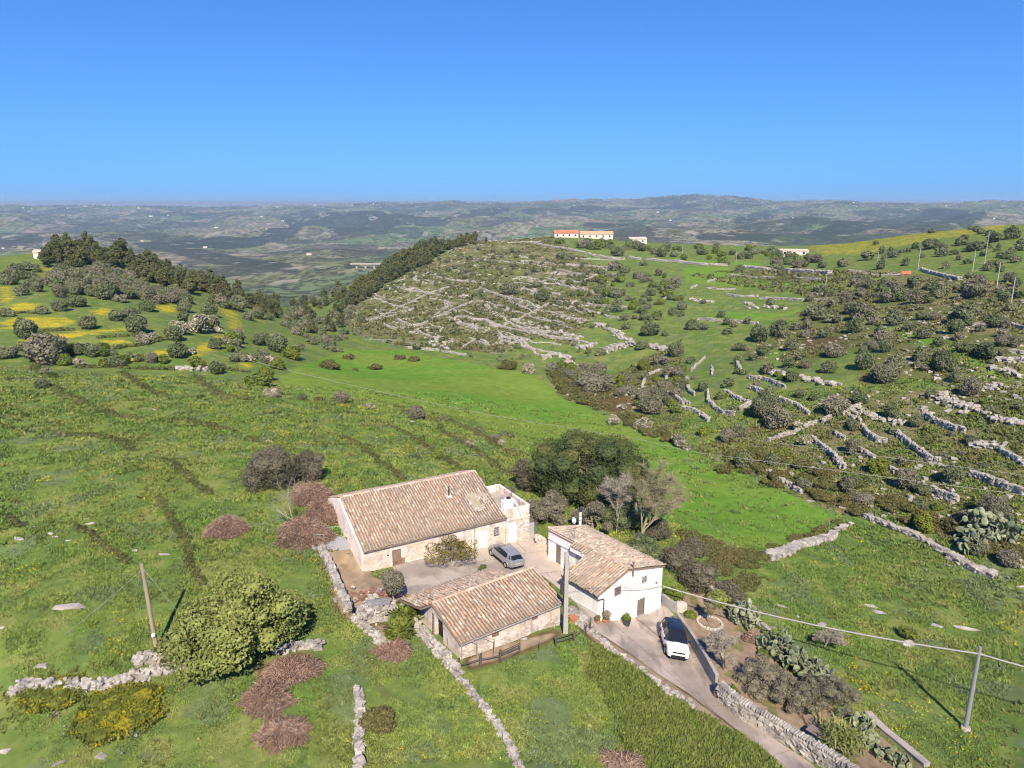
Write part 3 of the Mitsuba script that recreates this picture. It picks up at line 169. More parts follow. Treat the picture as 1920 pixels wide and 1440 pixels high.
["pi",-69.0,249.75,4.07],["b",-75.04,327.56,3.72],["e",-82.87,276.34,3.32],["e",-81.88,276.95,3.32],["pi",-64.26,273.32,4.47],["b",-79.62,333.8,4.62],["pi",-77.12,261.64,3.59],["pi",-289.55,968.08,13.45],["pi",-108.18,425.96,4.99],["pi",-76.35,276.08,2.89],["e",-83.39,275.09,3.76],["pi",-100.89,423.02,5.85],
["b",-109.15,455.58,6.06],["pi",-84.74,351.67,3.97],["b",-80.72,289.12,4.45],["e",-76.88,341.79,5.57],["e",-95.05,323.76,5.43],["e",-56.43,264.43,3.59],["b",-57.56,250.34,3.08],["e",-105.05,452.41,7.55],["b",-308.94,1140.12,13.84],["e",-69.7,280.92,3.64],["pi",-119.43,442.28,6.19],["e",-72.57,280.69,3.55],
["e",-288.75,1044.19,13.03],["e",-59.66,254.88,3.73],["e",-156.13,276.88,5.67],["b",-100.65,254.62,5.48],["b",-140.42,249.19,6.82],["e",-103.35,258.93,7.01],["b",-104.89,227.73,6.5],["b",-129.84,220.58,4.36],["b",-116.06,226.34,4.7],["e",-128.64,256.63,5.95],["e",-127.0,234.79,4.64],["b",-138.08,253.33,6.44],
["b",-135.27,249.84,5.57],["e",-99.97,254.32,5.16],["e",-119.73,240.51,5.41],["e",-161.48,265.5,6.25],["b",-125.35,236.54,6.6],["e",-108.01,227.21,4.5],["e",-120.96,215.17,5.75],["e",-150.14,247.02,4.85],["b",-129.96,235.84,6.41],["b",-105.02,225.15,6.1],["e",-142.64,253.9,5.41],["e",-123.29,213.6,4.81],
["b",-150.47,244.94,6.09],["b",-142.2,240.74,6.05],["b",-118.91,212.36,4.87],["e",-148.12,253.92,6.87],["e",-109.18,237.3,6.72],["b",-128.74,210.51,4.63],["b",-126.55,226.3,6.04],["e",-135.85,244.2,4.77],["e",-112.13,219.29,6.35],["e",-97.42,259.48,7.46],["e",-101.54,255.24,6.26],["e",-153.83,260.41,7.35],
["b",-143.85,276.59,6.09],["b",-157.57,269.0,6.39],["e",-104.4,234.16,6.5],["b",-121.15,215.01,6.24],["e",-114.08,216.06,4.29],["e",-124.24,208.96,5.73],["b",-105.25,218.46,4.81],["b",-125.21,214.32,6.21],["e",-136.68,232.07,6.58],["e",-133.43,229.03,5.22],["e",-113.06,215.99,5.05],["b",-156.31,281.78,5.99],
["b",-156.2,283.34,7.55],["e",-125.57,215.37,5.34],["e",-129.95,246.89,5.81],["b",-135.88,236.2,5.34],["e",-136.88,267.25,5.56],["e",-137.32,240.37,5.48],["b",-108.17,236.34,5.61],["e",-154.19,272.42,5.48],["e",-146.39,274.55,7.74],["b",-109.06,231.87,4.87],["e",-159.75,267.03,7.22],["e",-139.35,226.59,4.5],
["e",-119.84,210.64,5.84],["e",-134.26,244.23,5.15],["b",-115.19,216.6,5.25],["b",-125.77,226.21,4.91],["b",-119.69,214.1,4.5],["e",-121.21,230.43,6.11],["e",-127.99,245.24,6.43],["e",-108.97,229.97,6.45],["b",-147.2,276.67,7.0],["b",-120.57,225.5,5.36],["e",-122.2,219.41,4.61],["e",-88.82,254.61,5.91],
["e",-63.82,167.03,2.53],["w",-57.98,159.17,2.84],["w",-76.02,187.63,2.92],["g",-64.9,165.83,2.53],["b",-55.41,161.55,2.72],["e",-60.0,159.22,2.3],["e",-65.42,199.66,3.03],["b",-71.43,189.49,3.31],["w",-64.62,193.29,3.87],["g",-60.44,159.47,2.98],["e",-60.1,155.12,2.63],["e",-67.6,208.31,3.15],
["b",-65.91,191.93,4.18],["e",-66.44,173.51,3.6],["g",-56.34,164.83,2.59],["b",-59.17,157.54,2.76],["b",-67.6,165.18,2.31],["w",-68.59,173.22,2.68],["w",-69.03,198.54,2.46],["b",-62.24,193.39,3.58],["g",-79.93,191.48,3.8],["b",-84.81,197.2,2.52],["g",-60.45,164.42,2.06],["b",-58.91,200.72,3.63],
["g",-68.45,176.98,3.73],["w",-54.44,162.0,3.23],["e",-142.77,217.33,4.72],["e",-176.06,272.78,4.77],["b",-177.23,266.89,4.15],["e",-161.35,258.1,4.22],["b",-170.59,251.49,5.11],["e",-152.82,237.7,4.5],["b",-152.68,245.76,3.73],["e",-164.43,248.23,5.79],["b",-162.02,233.86,5.51],["b",-144.24,230.1,3.91],
["e",-160.38,247.62,5.38],["e",-172.79,257.8,5.73],["e",-175.3,262.3,6.12],["b",-143.94,228.31,5.23],["e",-170.69,253.35,4.3],["b",-151.9,243.71,3.59],["e",-73.55,145.93,2.01],["e",-81.95,147.2,2.28],["e",-91.08,144.95,2.3],["b",-83.43,147.06,2.72],["g",-63.28,146.09,2.76],["g",-89.61,147.45,2.71],
["g",-75.14,146.36,2.15],["b",-59.16,146.36,2.13],["b",-90.3,145.1,2.64],["e",-78.07,147.0,2.0],["e",-100.02,147.86,2.11],["g",-88.89,145.08,2.4],["e",-75.68,145.7,2.25],["e",-87.0,146.75,2.63],["b",-99.27,145.02,2.36],["g",-85.55,146.69,2.35],["e",-93.37,147.32,2.74],["b",-97.04,146.82,2.74],
["e",-99.0,145.46,2.21],["g",-70.98,146.41,2.69],["g",-64.01,146.44,2.53],["e",-81.14,146.65,1.81],["e",-62.41,247.92,2.66],["b",-86.01,289.21,2.96],["e",-62.46,227.86,2.26],["e",-86.31,282.04,4.12],["e",-61.55,219.34,2.57],["e",-66.6,251.44,2.81],["e",-70.44,250.18,3.72],["b",-76.84,250.53,2.93],
["b",-326.13,1019.54,17.09],["b",-69.39,232.76,3.61],["b",-95.23,331.99,4.61],["e",-67.33,254.73,3.49],["b",-98.78,323.88,3.67],["e",-99.77,337.02,4.56],["e",-68.23,234.24,2.64],["e",-93.35,307.6,4.05],["b",-67.15,253.93,2.59],["e",-95.06,333.19,3.72],["e",-75.66,274.04,3.44],["e",-67.62,258.58,2.73],
["e",-65.37,252.65,2.55],["e",-57.97,231.63,2.62],["b",-98.0,336.36,4.83],["e",-76.53,277.23,3.0],["e",-82.57,292.75,4.12],["e",-80.22,283.2,3.43],["e",-66.68,263.23,3.64],["e",-77.84,250.87,4.22],["e",-69.93,251.77,4.29],["e",-71.25,259.84,4.04],["e",-97.92,306.11,4.79],["b",-76.84,269.47,3.77],
["b",-51.05,214.92,2.14],["e",-91.04,321.56,4.73],["e",-90.31,319.78,3.54],["e",-54.63,218.27,2.25],["e",-94.86,313.33,3.54],["e",-60.69,224.76,2.33],["e",-93.39,289.35,3.52],["e",-98.88,303.84,3.96],["b",-56.14,226.56,2.95],["e",-55.57,214.95,2.76],["e",-101.26,334.7,4.87],["b",-58.13,226.05,2.42],
["e",-72.86,246.3,3.91],["b",-75.84,250.14,2.47],["b",-88.61,290.41,3.77],["e",-74.69,255.08,2.65],["b",-88.87,274.35,4.06],["b",-65.87,231.78,2.32],["b",-53.23,214.67,2.13],["e",-59.29,245.13,2.89],["e",-52.67,213.34,2.29],["e",-87.88,288.94,4.23],["b",-84.61,274.29,3.14],["b",-99.56,331.88,3.61],
["b",-59.55,229.79,3.49],["e",-107.13,332.01,5.29],["b",-65.93,265.66,3.47],["b",-58.75,246.39,3.13],["s",-11.38,318.82,2.45],["e",38.79,324.26,2.37],["e",-18.81,339.22,1.88],["e",-17.19,377.0,1.42],["s",38.6,314.24,1.91],["s",-35.54,387.83,2.53],["e",6.38,314.21,1.07],["e",7.2,378.96,2.82],
["e",29.08,361.61,1.41],["e",3.0,288.78,1.35],["e",32.12,289.92,2.02],["e",-12.5,348.51,2.02],["e",21.38,291.14,2.41],["e",-0.14,383.43,2.92],["e",5.4,283.42,0.98],["e",-39.68,458.12,4.08],["e",-20.54,372.53,3.38],["s",32.62,307.98,2.58],["e",-22.56,355.53,1.54],["e",22.06,326.86,2.29],
["e",23.79,315.39,1.93],["e",-13.69,433.07,3.07],["e",-23.35,343.5,1.49],["e",-13.29,350.91,2.99],["s",19.73,362.93,2.53],["e",-7.95,407.36,2.96],["e",6.68,290.0,1.94],["e",32.15,305.83,2.4],["e",-6.45,318.46,2.8],["e",37.31,311.44,1.62],["e",25.71,315.02,2.5],["e",0.11,292.75,2.64],
["s",-11.84,476.68,4.04],["e",-29.39,432.17,2.32],["e",-2.39,378.6,2.58],["e",-0.17,295.01,2.58],["e",23.58,281.55,1.28],["s",-46.88,388.06,2.83],["s",22.12,393.33,3.56],["s",-32.0,462.42,3.3],["e",-2.05,348.48,2.73],["e",-34.98,379.66,3.04],["s",-26.3,396.0,2.55],["e",34.8,360.66,2.44],
["e",10.4,315.3,1.58],["e",19.11,292.38,2.18],["e",-40.33,410.81,2.96],["e",-17.2,338.0,2.62],["e",-18.02,442.61,3.03],["e",-5.4,446.39,2.32],["e",40.65,335.92,2.99],["e",-54.69,450.0,3.48],["e",-0.84,301.16,1.99],["e",4.8,344.08,1.33],["e",-33.05,472.81,3.82],["s",26.88,311.22,2.3],
["e",-2.02,284.34,2.03],["e",-14.11,334.88,2.46],["e",16.28,395.2,2.08],["e",-55.41,412.34,3.74],["e",26.85,284.79,0.98],["e",-12.57,327.66,2.69],["e",31.29,449.91,2.78],["e",-20.17,392.47,2.65],["e",32.81,389.05,2.45],["e",45.44,375.88,1.4],["e",-49.27,424.28,2.68],["e",-5.44,290.78,2.54],
["e",-63.59,432.34,1.69],["e",-28.07,371.47,2.49],["e",1.32,411.93,3.05],["e",17.06,344.85,1.18],["e",-24.64,369.13,1.51],["e",10.74,462.14,1.88],["e",29.02,320.43,2.18],["s",-12.81,337.47,1.65],["e",-12.22,352.28,3.1],["e",17.62,354.07,2.04],["e",10.28,380.88,1.9],["e",11.32,389.47,3.51],
["e",-21.19,389.56,3.23],["e",2.67,330.45,2.98],["e",20.89,291.58,2.28],["e",24.01,421.86,1.97],["e",-15.86,417.81,2.62],["s",-8.19,314.4,2.14],["e",-50.39,455.45,1.58],["e",31.1,348.78,2.72],["s",2.9,362.33,1.6],["e",26.23,312.26,1.74],["s",-14.89,343.0,3.13],["e",-0.27,345.11,2.2],
["s",10.12,303.21,1.56],["e",-29.2,363.32,2.11],["e",-45.7,414.29,1.76],["e",-28.47,379.78,2.68],["e",-31.46,470.35,2.91],["e",-56.44,444.83,3.56],["e",33.94,351.28,1.96],["e",17.34,305.23,2.06],["e",5.49,310.99,2.15],["e",16.82,417.31,3.0],["e",-38.45,372.92,2.72],["s",-6.25,406.38,3.28],
["e",12.62,293.23,2.56],["e",-8.11,461.81,3.44],["e",-39.82,388.5,1.45],["e",33.46,428.89,2.16],["e",39.88,410.47,2.94],["e",11.57,443.8,3.63],["s",-5.66,362.79,1.45],["e",8.79,351.03,1.35],["e",-11.35,448.35,4.06],["e",38.77,301.2,2.2],["s",-40.72,471.4,2.41],["e",-46.35,387.37,1.82],
["e",9.31,343.7,1.73],["e",-23.97,399.69,3.51],["s",-23.96,383.85,2.5],["e",-47.66,386.39,1.43],["s",-48.0,391.15,1.65],["s",37.41,409.21,2.0],["e",30.85,365.69,2.13],["e",-51.77,448.93,3.36],["e",22.49,289.23,1.92],["s",36.42,308.5,1.84],["e",2.43,335.15,1.24],["s",40.45,341.37,1.95],
["e",30.35,360.01,1.82],["e",-24.18,346.13,2.32],["e",38.09,423.8,2.99],["s",23.11,357.4,2.51],["e",-18.4,328.81,2.88],["e",-14.15,347.45,1.5],["e",12.43,438.6,3.35],["e",-28.35,360.8,2.63],["e",-31.7,372.34,3.26],["e",27.08,310.02,2.26],["e",-7.1,401.38,3.4],["e",5.26,296.16,1.12],
["e",22.42,393.66,1.8],["e",2.11,304.72,2.49],["s",-13.92,396.54,2.55],["e",-25.64,453.17,2.23],["e",-41.8,384.69,1.35],["e",-39.28,399.19,3.57],["e",29.44,294.97,2.56],["e",-42.37,386.03,1.57],["s",13.26,351.02,1.87],["s",13.91,329.55,2.94],["s",10.15,300.55,2.18],["s",9.51,353.46,1.33],
["e",-32.25,370.94,3.2],["e",19.31,290.47,1.55],["e",-11.85,310.82,2.78],["e",10.23,318.31,2.57],["e",20.78,342.87,1.65],["e",-7.14,292.98,1.92],["e",-45.98,395.21,3.2],["e",0.22,346.86,3.07],["e",14.36,359.65,2.79],["e",38.28,404.24,2.89],["e",-46.3,472.11,4.03],["s",16.02,413.66,2.1],
["e",37.71,342.99,2.67],["e",28.58,418.96,3.71],["e",2.72,446.41,3.97],["s",-20.34,407.38,2.74],["e",13.21,281.07,2.27],["s",-38.78,435.36,1.74],["e",-5.45,389.56,3.24],["e",20.63,430.25,2.8],["e",-2.71,298.22,2.18],["e",28.1,399.49,2.97],["e",-18.22,329.51,1.83],["s",8.5,382.52,2.0],
["e",-10.66,347.98,2.65],["s",-39.12,379.06,3.03],["e",-1.29,390.33,3.26],["e",4.06,454.25,2.66],["e",27.91,364.76,2.36],["s",38.1,390.41,1.34],["s",39.37,303.38,2.2],["e",-50.66,402.09,2.34],["e",-2.45,463.0,3.03],["e",16.61,320.95,1.71],["s",37.52,367.54,2.75],["s",-24.61,382.36,3.36],
["e",28.64,286.7,1.61],["e",23.13,377.12,1.52],["e",-37.46,252.22,0.95],["e",-40.08,271.97,1.06],["s",19.09,224.8,1.38],["e",-54.54,273.16,1.95],["e",3.24,214.03,1.55],["e",-61.17,334.07,1.17],["s",-22.77,287.82,2.0],["s",-39.72,263.62,1.3],["e",-28.84,249.22,1.83],["e",6.74,238.9,1.54],
["s",2.55,225.05,1.29],["e",1.15,247.61,1.97],["e",5.43,214.91,0.77],["e",22.31,214.46,1.72],["e",17.91,227.32,1.06],["s",-12.3,215.49,1.41],["e",-41.48,255.59,2.12],["e",-53.37,337.78,1.45],["e",-19.08,291.97,1.17],["e",-65.64,383.65,3.03],["e",-33.64,302.8,2.4],["e",-26.91,237.27,1.44],
["e",-18.85,229.43,1.37],["e",-31.39,314.63,2.56],["e",-7.43,222.73,1.54],["e",-0.18,266.1,1.98],["s",-58.18,381.07,1.45],["e",-50.44,343.59,1.8],["e",22.24,211.83,0.89],["e",-37.98,252.7,1.14],["s",2.48,244.31,1.87],["e",-0.01,210.69,1.09],["e",22.75,214.75,1.4],["e",15.18,238.2,1.61],
["e",3.08,203.14,0.71],["e",-29.0,252.3,0.95],["e",-24.11,254.67,1.65],["e",-2.61,222.07,0.99],["s",-21.24,226.62,1.71],["s",-42.51,273.2,0.96],["s",-0.32,223.6,1.35],["e",-66.11,347.8,1.6],["s",-3.46,210.15,1.66],["e",-7.4,245.93,1.5],["s",-22.82,249.07,1.99],["e",1.02,227.33,1.22],
["e",-34.5,283.51,1.06],["e",7.74,251.63,0.99],["e",-3.54,207.11,1.59],["e",-16.88,242.43,0.94],["e",-23.36,232.43,1.31],["e",-61.26,384.06,2.68],["e",-28.14,256.26,1.94],["e",-4.94,269.67,1.54],["e",-66.25,372.25,1.94],["e",-28.17,239.99,1.71],["s",-30.24,251.06,0.88],["s",19.86,217.03,1.55],
["e",12.16,213.59,0.92],["s",-45.89,330.27,1.45],["s",-58.85,354.4,2.28],["e",-4.08,238.14,0.92],["e",-1.87,233.21,1.71],["s",-51.23,254.88,1.0],["e",0.97,265.06,1.21],["s",2.67,210.41,1.62],["e",-58.15,267.9,2.16],["e",-74.17,345.81,1.74],["e",-23.92,234.2,1.9],["e",1.52,226.45,1.65],
["s",-3.78,210.36,1.71],["e",-24.23,287.16,1.54],["e",-27.38,254.73,1.89],["e",-35.64,267.96,0.99],["e",17.66,207.91,1.65],["e",-13.19,251.78,1.85],["e",-19.36,287.39,1.14],["e",-11.01,266.57,2.07],["s",10.27,239.75,1.09],["e",-60.76,382.47,1.91],["e",-15.86,283.1,1.2],["e",16.25,217.59,1.25],
["s",-9.36,230.33,1.86],["s",-3.69,223.2,1.28],["e",-17.02,273.26,2.06],["e",-24.37,288.51,1.73],["e",-27.65,337.56,1.47],["e",-61.67,363.35,2.52],["e",-15.23,285.0,0.97],["e",5.28,255.7,1.06],["e",0.24,236.34,1.75],["e",3.92,258.25,1.12],["e",-58.66,366.83,1.47],["e",-63.73,395.12,2.93],
["e",-2.31,248.21,0.94],["e",-72.68,380.26,2.04],["e",3.39,258.57,1.6],["e",-44.49,298.84,2.42],["s",-31.31,250.44,1.83],["s",-23.03,278.83,1.86],["e",-30.33,318.19,1.54],["s",8.09,255.01,1.81],["e",-55.7,370.35,2.65],["s",-48.4,262.56,1.1],["e",-38.05,265.18,1.97],["e",-72.26,336.71,1.77],
["e",-31.16,252.36,1.69],["e",-37.98,314.7,2.43],["e",12.82,225.43,1.1],["e",-40.59,305.26,2.13],["e",61.25,289.98,3.3],["e",33.68,285.23,5.04],["b",45.84,350.43,5.17],["e",49.89,277.37,2.78],["b",62.76,292.28,4.6],["b",41.21,310.49,2.91],["e",60.54,260.54,4.71],["e",57.86,248.51,2.96],
["b",60.77,297.65,3.93],["e",60.96,281.05,3.92],["e",40.84,333.05,3.29],["b",70.07,316.4,5.4],["e",50.13,281.78,4.16],["g",46.07,276.0,4.33],["b",36.33,268.39,4.29],["b",57.65,341.63,5.4],["b",68.74,346.15,5.21],["e",55.34,251.98,2.79],["b",65.49,302.37,4.71],["e",48.49,337.23,5.23],
["e",39.93,268.14,2.91],["b",32.84,276.66,2.37],["g",44.78,326.73,3.23],["g",55.67,274.11,4.53],["g",72.44,326.13,3.09],["e",46.88,260.47,3.99],["e",37.42,267.6,4.86],["g",44.33,269.61,4.86],["e",53.89,273.84,2.73],["g",61.03,287.24,5.02],["b",45.01,299.49,4.04],["e",32.17,291.11,3.49],
["b",66.92,326.34,3.43],["e",61.31,313.16,3.3],["e",53.26,283.42,2.67],["g",66.98,316.25,4.43],["g",69.77,338.16,3.45],["e",53.17,353.45,3.52],["g",38.43,270.88,4.81],["g",49.61,333.71,4.29],["b",49.42,246.68,3.03],["e",43.68,312.91,2.97],["b",55.96,299.0,4.84],["e",71.79,325.09,4.41],
["e",64.48,279.9,3.98],["g",49.98,250.66,4.49],["g",41.09,338.64,5.39],["b",61.69,330.76,4.17],["e",47.62,285.16,2.48],["e",56.34,254.29,4.59],["e",47.08,248.68,3.13],["e",62.61,289.38,3.11],["g",59.81,314.31,5.59],["e",47.26,247.7,2.2],["g",36.93,315.14,3.47],["g",62.49,278.62,3.31],
["e",38.64,277.51,3.25],["b",46.0,288.05,4.2],["e",44.55,263.27,2.34],["e",32.75,334.49,3.53],["b",58.59,329.41,5.08],["b",68.84,308.21,3.48],["e",31.58,289.71,3.32],["e",49.78,267.97,3.25],["g",62.55,338.7,4.95],["e",42.48,252.56,2.7],["g",62.63,305.28,5.42],["e",36.88,310.06,3.74],
["g",65.56,315.68,3.72],["e",42.21,295.25,4.17],["b",52.46,292.03,3.74],["b",51.33,320.64,3.49],["e",46.47,262.2,4.15],["g",35.55,281.79,4.72],["e",40.94,297.74,4.33],["e",51.33,319.82,4.25],["e",32.46,354.98,3.46],["g",35.34,286.13,3.2],["e",47.99,276.1,3.43],["e",55.87,294.65,4.15],
["e",104.03,499.55,7.22],["e",45.72,490.22,6.35],["s",94.27,471.11,6.18],["e",91.47,461.32,6.88],["g",87.8,477.52,5.3],["g",89.58,448.13,6.58],["g",63.51,459.81,6.83],["e",82.91,525.4,8.51],["s",50.77,499.02,7.06],["g",50.61,476.1,6.83],["g",67.38,512.59,5.11],["s",70.74,473.94,4.79],
["s",61.99,452.68,6.12],["g",86.22,507.02,5.16],["g",63.91,468.27,5.05],["g",108.79,482.36,5.22],["e",83.44,477.23,7.55],["e",82.79,499.8,8.53],["s",86.58,451.84,5.87],["g",53.81,499.2,7.15],["e",47.79,498.52,6.73],["e",86.2,518.14,6.43],["g",54.79,476.02,7.94],["s",83.45,475.42,6.07],
["s",80.03,514.12,6.85],["g",31.33,505.5,5.82],["g",75.72,484.71,7.51],["s",64.35,478.35,4.89],["s",74.8,482.61,7.77],["g",98.24,470.89,5.99],["e",62.07,485.61,4.74],["e",79.69,486.72,7.27],["e",61.84,513.09,6.99],["g",60.17,485.85,6.95],["g",91.33,468.32,6.84],["e",108.82,490.51,5.81],
["g",106.54,488.2,4.75],["g",52.75,499.96,5.85],["e",51.2,476.33,6.88],["e",82.1,471.84,8.08],["g",16.03,194.82,4.61],["b",19.53,181.58,3.53],["b",39.83,195.27,3.11],["b",29.9,145.91,2.95],["g",34.5,191.42,3.3],["b",34.31,162.72,3.54],["e",15.93,176.0,3.77],["e",20.68,183.58,2.7],
["b",35.9,194.54,3.1],["b",31.79,152.19,3.55],["b",19.95,198.13,3.51],["b",28.75,146.69,1.99],["b",26.59,166.05,2.46],["b",10.43,191.98,3.53],["e",31.5,154.76,2.43],["g",38.33,166.57,3.02],["g",33.26,147.5,2.5],["b",38.56,161.05,3.74],["b",27.51,161.63,2.55],["b",33.47,163.46,2.74],
["g",25.91,170.83,2.36],["g",33.13,142.85,2.91],["b",38.2,161.04,2.48],["e",32.85,176.56,4.0],["b",40.92,189.64,4.02],["b",23.83,192.32,4.67],["g",27.09,152.57,3.09],["e",40.11,173.7,2.89],["g",34.74,188.77,4.38],["b",13.95,185.24,4.49],["g",34.87,172.19,2.5],["e",17.71,187.13,2.44],
["b",28.45,157.14,3.69],["g",39.83,178.12,4.17],["b",17.85,188.28,3.63],["e",36.55,164.74,3.32],["g",34.74,160.77,2.06],["g",15.03,185.67,2.5],["b",14.44,182.04,4.39],["b",27.7,166.58,3.39],["e",24.04,180.05,3.62],["b",40.81,180.7,2.44],["b",27.98,178.25,4.23],["b",17.12,187.74,2.84],
["e",17.8,174.19,3.55],["g",26.49,174.82,3.44],["b",39.25,174.7,2.45],["b",12.91,185.98,2.83],["b",31.78,159.31,3.74],["b",34.92,159.6,3.8],["g",28.78,171.28,2.65],["b",22.7,188.72,4.65],["b",38.83,192.21,4.27],["b",23.03,188.31,2.75],["b",38.38,174.93,4.3],["e",32.9,149.59,3.54],
["e",22.29,185.94,2.94],["g",39.9,172.83,4.01],["b",23.49,175.8,4.01],["g",13.4,195.96,3.97],["br",29.24,123.75,2.45],["br",18.21,156.03,4.16],["br",19.59,153.87,3.82],["br",14.61,170.27,4.14],["br",27.56,124.91,2.75],["br",24.01,142.5,2.93],["br",23.29,137.34,3.59],["br",23.42,144.32,3.14],
["br",28.24,127.91,2.3],["br",25.44,132.15,2.4],["br",25.14,137.24,2.67],["br",17.7,157.37,3.65],["br",15.71,163.39,3.74],["br",23.36,144.73,2.57],["br",13.09,176.28,3.95],["br",17.99,154.79,2.37],["br",14.87,171.77,2.58],["br",21.76,142.12,3.55],["br",25.29,129.94,2.26],["br",23.27,143.85,2.19],
["br",11.76,172.1,3.6],["br",19.03,153.39,2.99],["br",18.17,151.43,2.34],["br",16.83,161.37,4.43],["br",23.06,137.87,3.75],["br",14.45,162.58,3.2],["br",25.8,130.77,2.07],["br",28.14,125.67,2.07],["br",11.73,178.05,4.29],["br",27.76,130.16,3.53],["br",25.07,132.75,3.17],["br",25.06,131.71,3.09],
["br",26.32,128.39,2.5],["br",19.48,152.75,2.84],["br",25.78,135.2,3.68],["br",17.6,161.04,2.95],["br",18.97,153.46,3.83],["br",16.55,156.9,4.27],["br",26.77,133.97,2.26],["br",12.35,167.81,4.04],["b",99.8,146.95,2.09],["b",69.42,136.54,2.35],["b",78.24,193.71,3.29],["e",103.49,184.78,4.39],
["e",75.42,155.23,2.88],["b",72.2,157.54,3.03],["e",83.48,138.53,3.38],["b",95.34,192.28,4.01],["b",78.22,156.91,3.8],["b",92.37,150.08,2.82],["e",110.76,199.64,4.09],["e",87.12,171.93,4.01],["e",89.34,145.14,1.81],["e",111.13,175.09,3.35],["b",107.06,235.53,5.55],["b",75.56,155.25,2.48],
["e",81.2,135.86,3.33],["e",97.63,232.24,2.9],["b",91.53,223.9,2.95],["e",116.25,210.74,3.96],["e",93.28,227.33,4.48],["e",114.62,236.61,4.09],["b",99.54,154.51,2.88],["b",104.21,154.0,3.02],["b",77.11,133.74,2.58],["e",82.59,145.09,2.09],["e",73.38,137.71,2.36],["b",90.77,222.94,4.95],
["b",99.29,146.43,3.09],["b",81.52,188.41,3.0],["e",91.71,204.93,3.79],["e",87.77,131.77,1.75],["e",74.71,167.3,3.03],["e",127.2,190.16,4.35],["e",65.56,163.09,3.45],["e",102.19,163.0,3.32],["e",90.58,207.93,4.75],["e",117.97,207.52,4.21],["b",92.09,135.14,2.54],["e",109.0,165.56,2.2],
["e",78.33,145.13,2.7],["e",80.18,129.85,2.06],["b",74.38,198.31,4.34],["b",94.38,198.95,4.39],["b",76.93,136.4,2.3],["b",42.34,166.92,1.96],["e",58.37,153.2,1.76],["b",48.97,139.13,1.9],["e",48.76,128.82,1.79],["g",56.14,151.2,2.04],["e",58.41,222.66,4.22],["g",56.03,148.42,2.38],
["e",58.53,174.7,3.08],["e",51.73,159.66,2.63],["e",51.5,141.68,2.74],["b",72.55,223.84,4.03],["g",43.43,146.2,2.42],["e",46.31,186.74,2.84],["b",67.7,221.72,3.72],["e",55.64,157.58,2.68],["g",42.54,177.71,2.69],["b",61.51,188.93,2.48],["e",50.79,131.1,2.5],["e",51.11,162.07,2.28],
["b",50.27,146.5,2.74],["s",134.52,242.92,3.28],["s",122.36,211.39,4.38],["e",140.13,204.45,3.58],["b",133.26,200.68,3.59],["e",130.87,240.22,5.55],["b",129.36,211.85,3.28],["e",126.39,265.62,6.38],["s",124.33,245.12,5.15],["b",127.76,217.6,3.99],["s",119.82,223.56,4.54],["s",131.88,190.3,2.87],
["b",135.69,199.12,2.6],["b",136.43,214.77,5.14],["e",119.68,226.07,3.18],["e",129.06,227.46,4.69],["b",120.1,221.28,5.28],["s",117.12,219.21,3.24],["b",115.88,233.58,3.31],["b",133.2,243.69,3.81],["s",129.21,235.94,4.46],["s",121.54,241.38,4.5],["b",122.47,201.29,2.48],["e",116.33,220.18,4.62],
["e",124.8,190.03,2.95],["e",129.76,221.95,3.65],["b",123.26,256.17,4.33],["s",125.84,245.34,3.46],["s",133.19,215.21,5.07],["s",194.92,299.77,2.88],["s",182.91,348.35,3.97],["e",196.68,319.92,4.63],["s",182.74,272.22,3.75],["s",195.67,316.36,5.13],["s",182.76,314.49,4.81],["s",192.13,287.96,3.55],
["s",192.78,356.43,5.49],["s",244.19,393.69,6.28],["s",167.55,273.05,3.86],["e",237.63,379.43,4.78],["s",200.6,307.45,3.43],["s",158.12,245.7,2.8],["s",162.37,324.17,4.69],["s",211.69,310.23,4.56],["s",161.86,253.67,3.06],["s",219.42,362.94,5.35],["s",233.49,366.7,5.96],["s",198.54,313.02,4.96],
["s",167.47,259.89,3.16],["e",173.76,289.09,3.25],["s",198.98,408.07,4.55],["s",192.98,312.72,4.85],["e",196.67,294.07,3.02],["s",164.68,253.07,2.3],["s",205.36,337.12,4.12],["e",192.29,333.49,5.16],["s",172.88,313.62,2.72],["s",184.1,280.84,4.22],["s",156.74,296.05,3.38],["s",162.53,306.13,3.54],
["s",179.12,360.9,5.44],["s",196.15,291.07,2.77],["e",165.75,252.89,4.12],["s",151.37,434.92,7.94],["e",140.37,357.1,6.39],["e",113.62,447.83,6.48],["e",151.03,379.77,6.49],["e",136.38,380.76,3.74],["s",136.92,378.95,6.35],["g",111.0,393.97,5.23],["e",147.76,384.45,3.83],["g",116.28,449.44,7.6],
["e",144.02,401.85,7.43],["e",130.26,440.47,6.09],["g",140.42,399.93,5.02],["g",96.44,416.46,7.14],["g",150.88,394.84,5.7],["e",148.36,438.2,5.71],["g",141.73,368.72,6.06],["e",138.26,372.06,5.18],["s",141.11,337.19,5.08],["g",110.05,414.61,4.36],["g",124.75,456.22,6.93],["s",126.91,411.59,7.09],
["e",150.83,404.52,6.07],["g",113.75,396.07,3.91],["g",143.6,418.68,4.57],["e",143.07,385.23,3.99],["e",144.42,347.08,4.27],["s",148.95,423.57,7.97],["s",142.74,436.95,6.49],["e",130.79,411.15,6.85],["g",144.78,458.6,6.1],["b",111.01,260.75,4.35],["b",109.11,261.93,5.51],["b",125.53,243.75,5.59],
["b",121.26,260.31,4.55],["b",100.46,247.31,3.69],["b",116.33,245.38,3.78],["b",125.56,270.32,4.27],["b",110.14,242.59,3.66],["b",124.13,246.58,5.31],["b",101.63,232.25,4.74],["b",53.89,119.31,1.19],["g",75.23,112.92,1.8],["b",74.34,107.79,0.82],["e",62.16,91.01,1.31],["e",56.77,113.67,1.21],
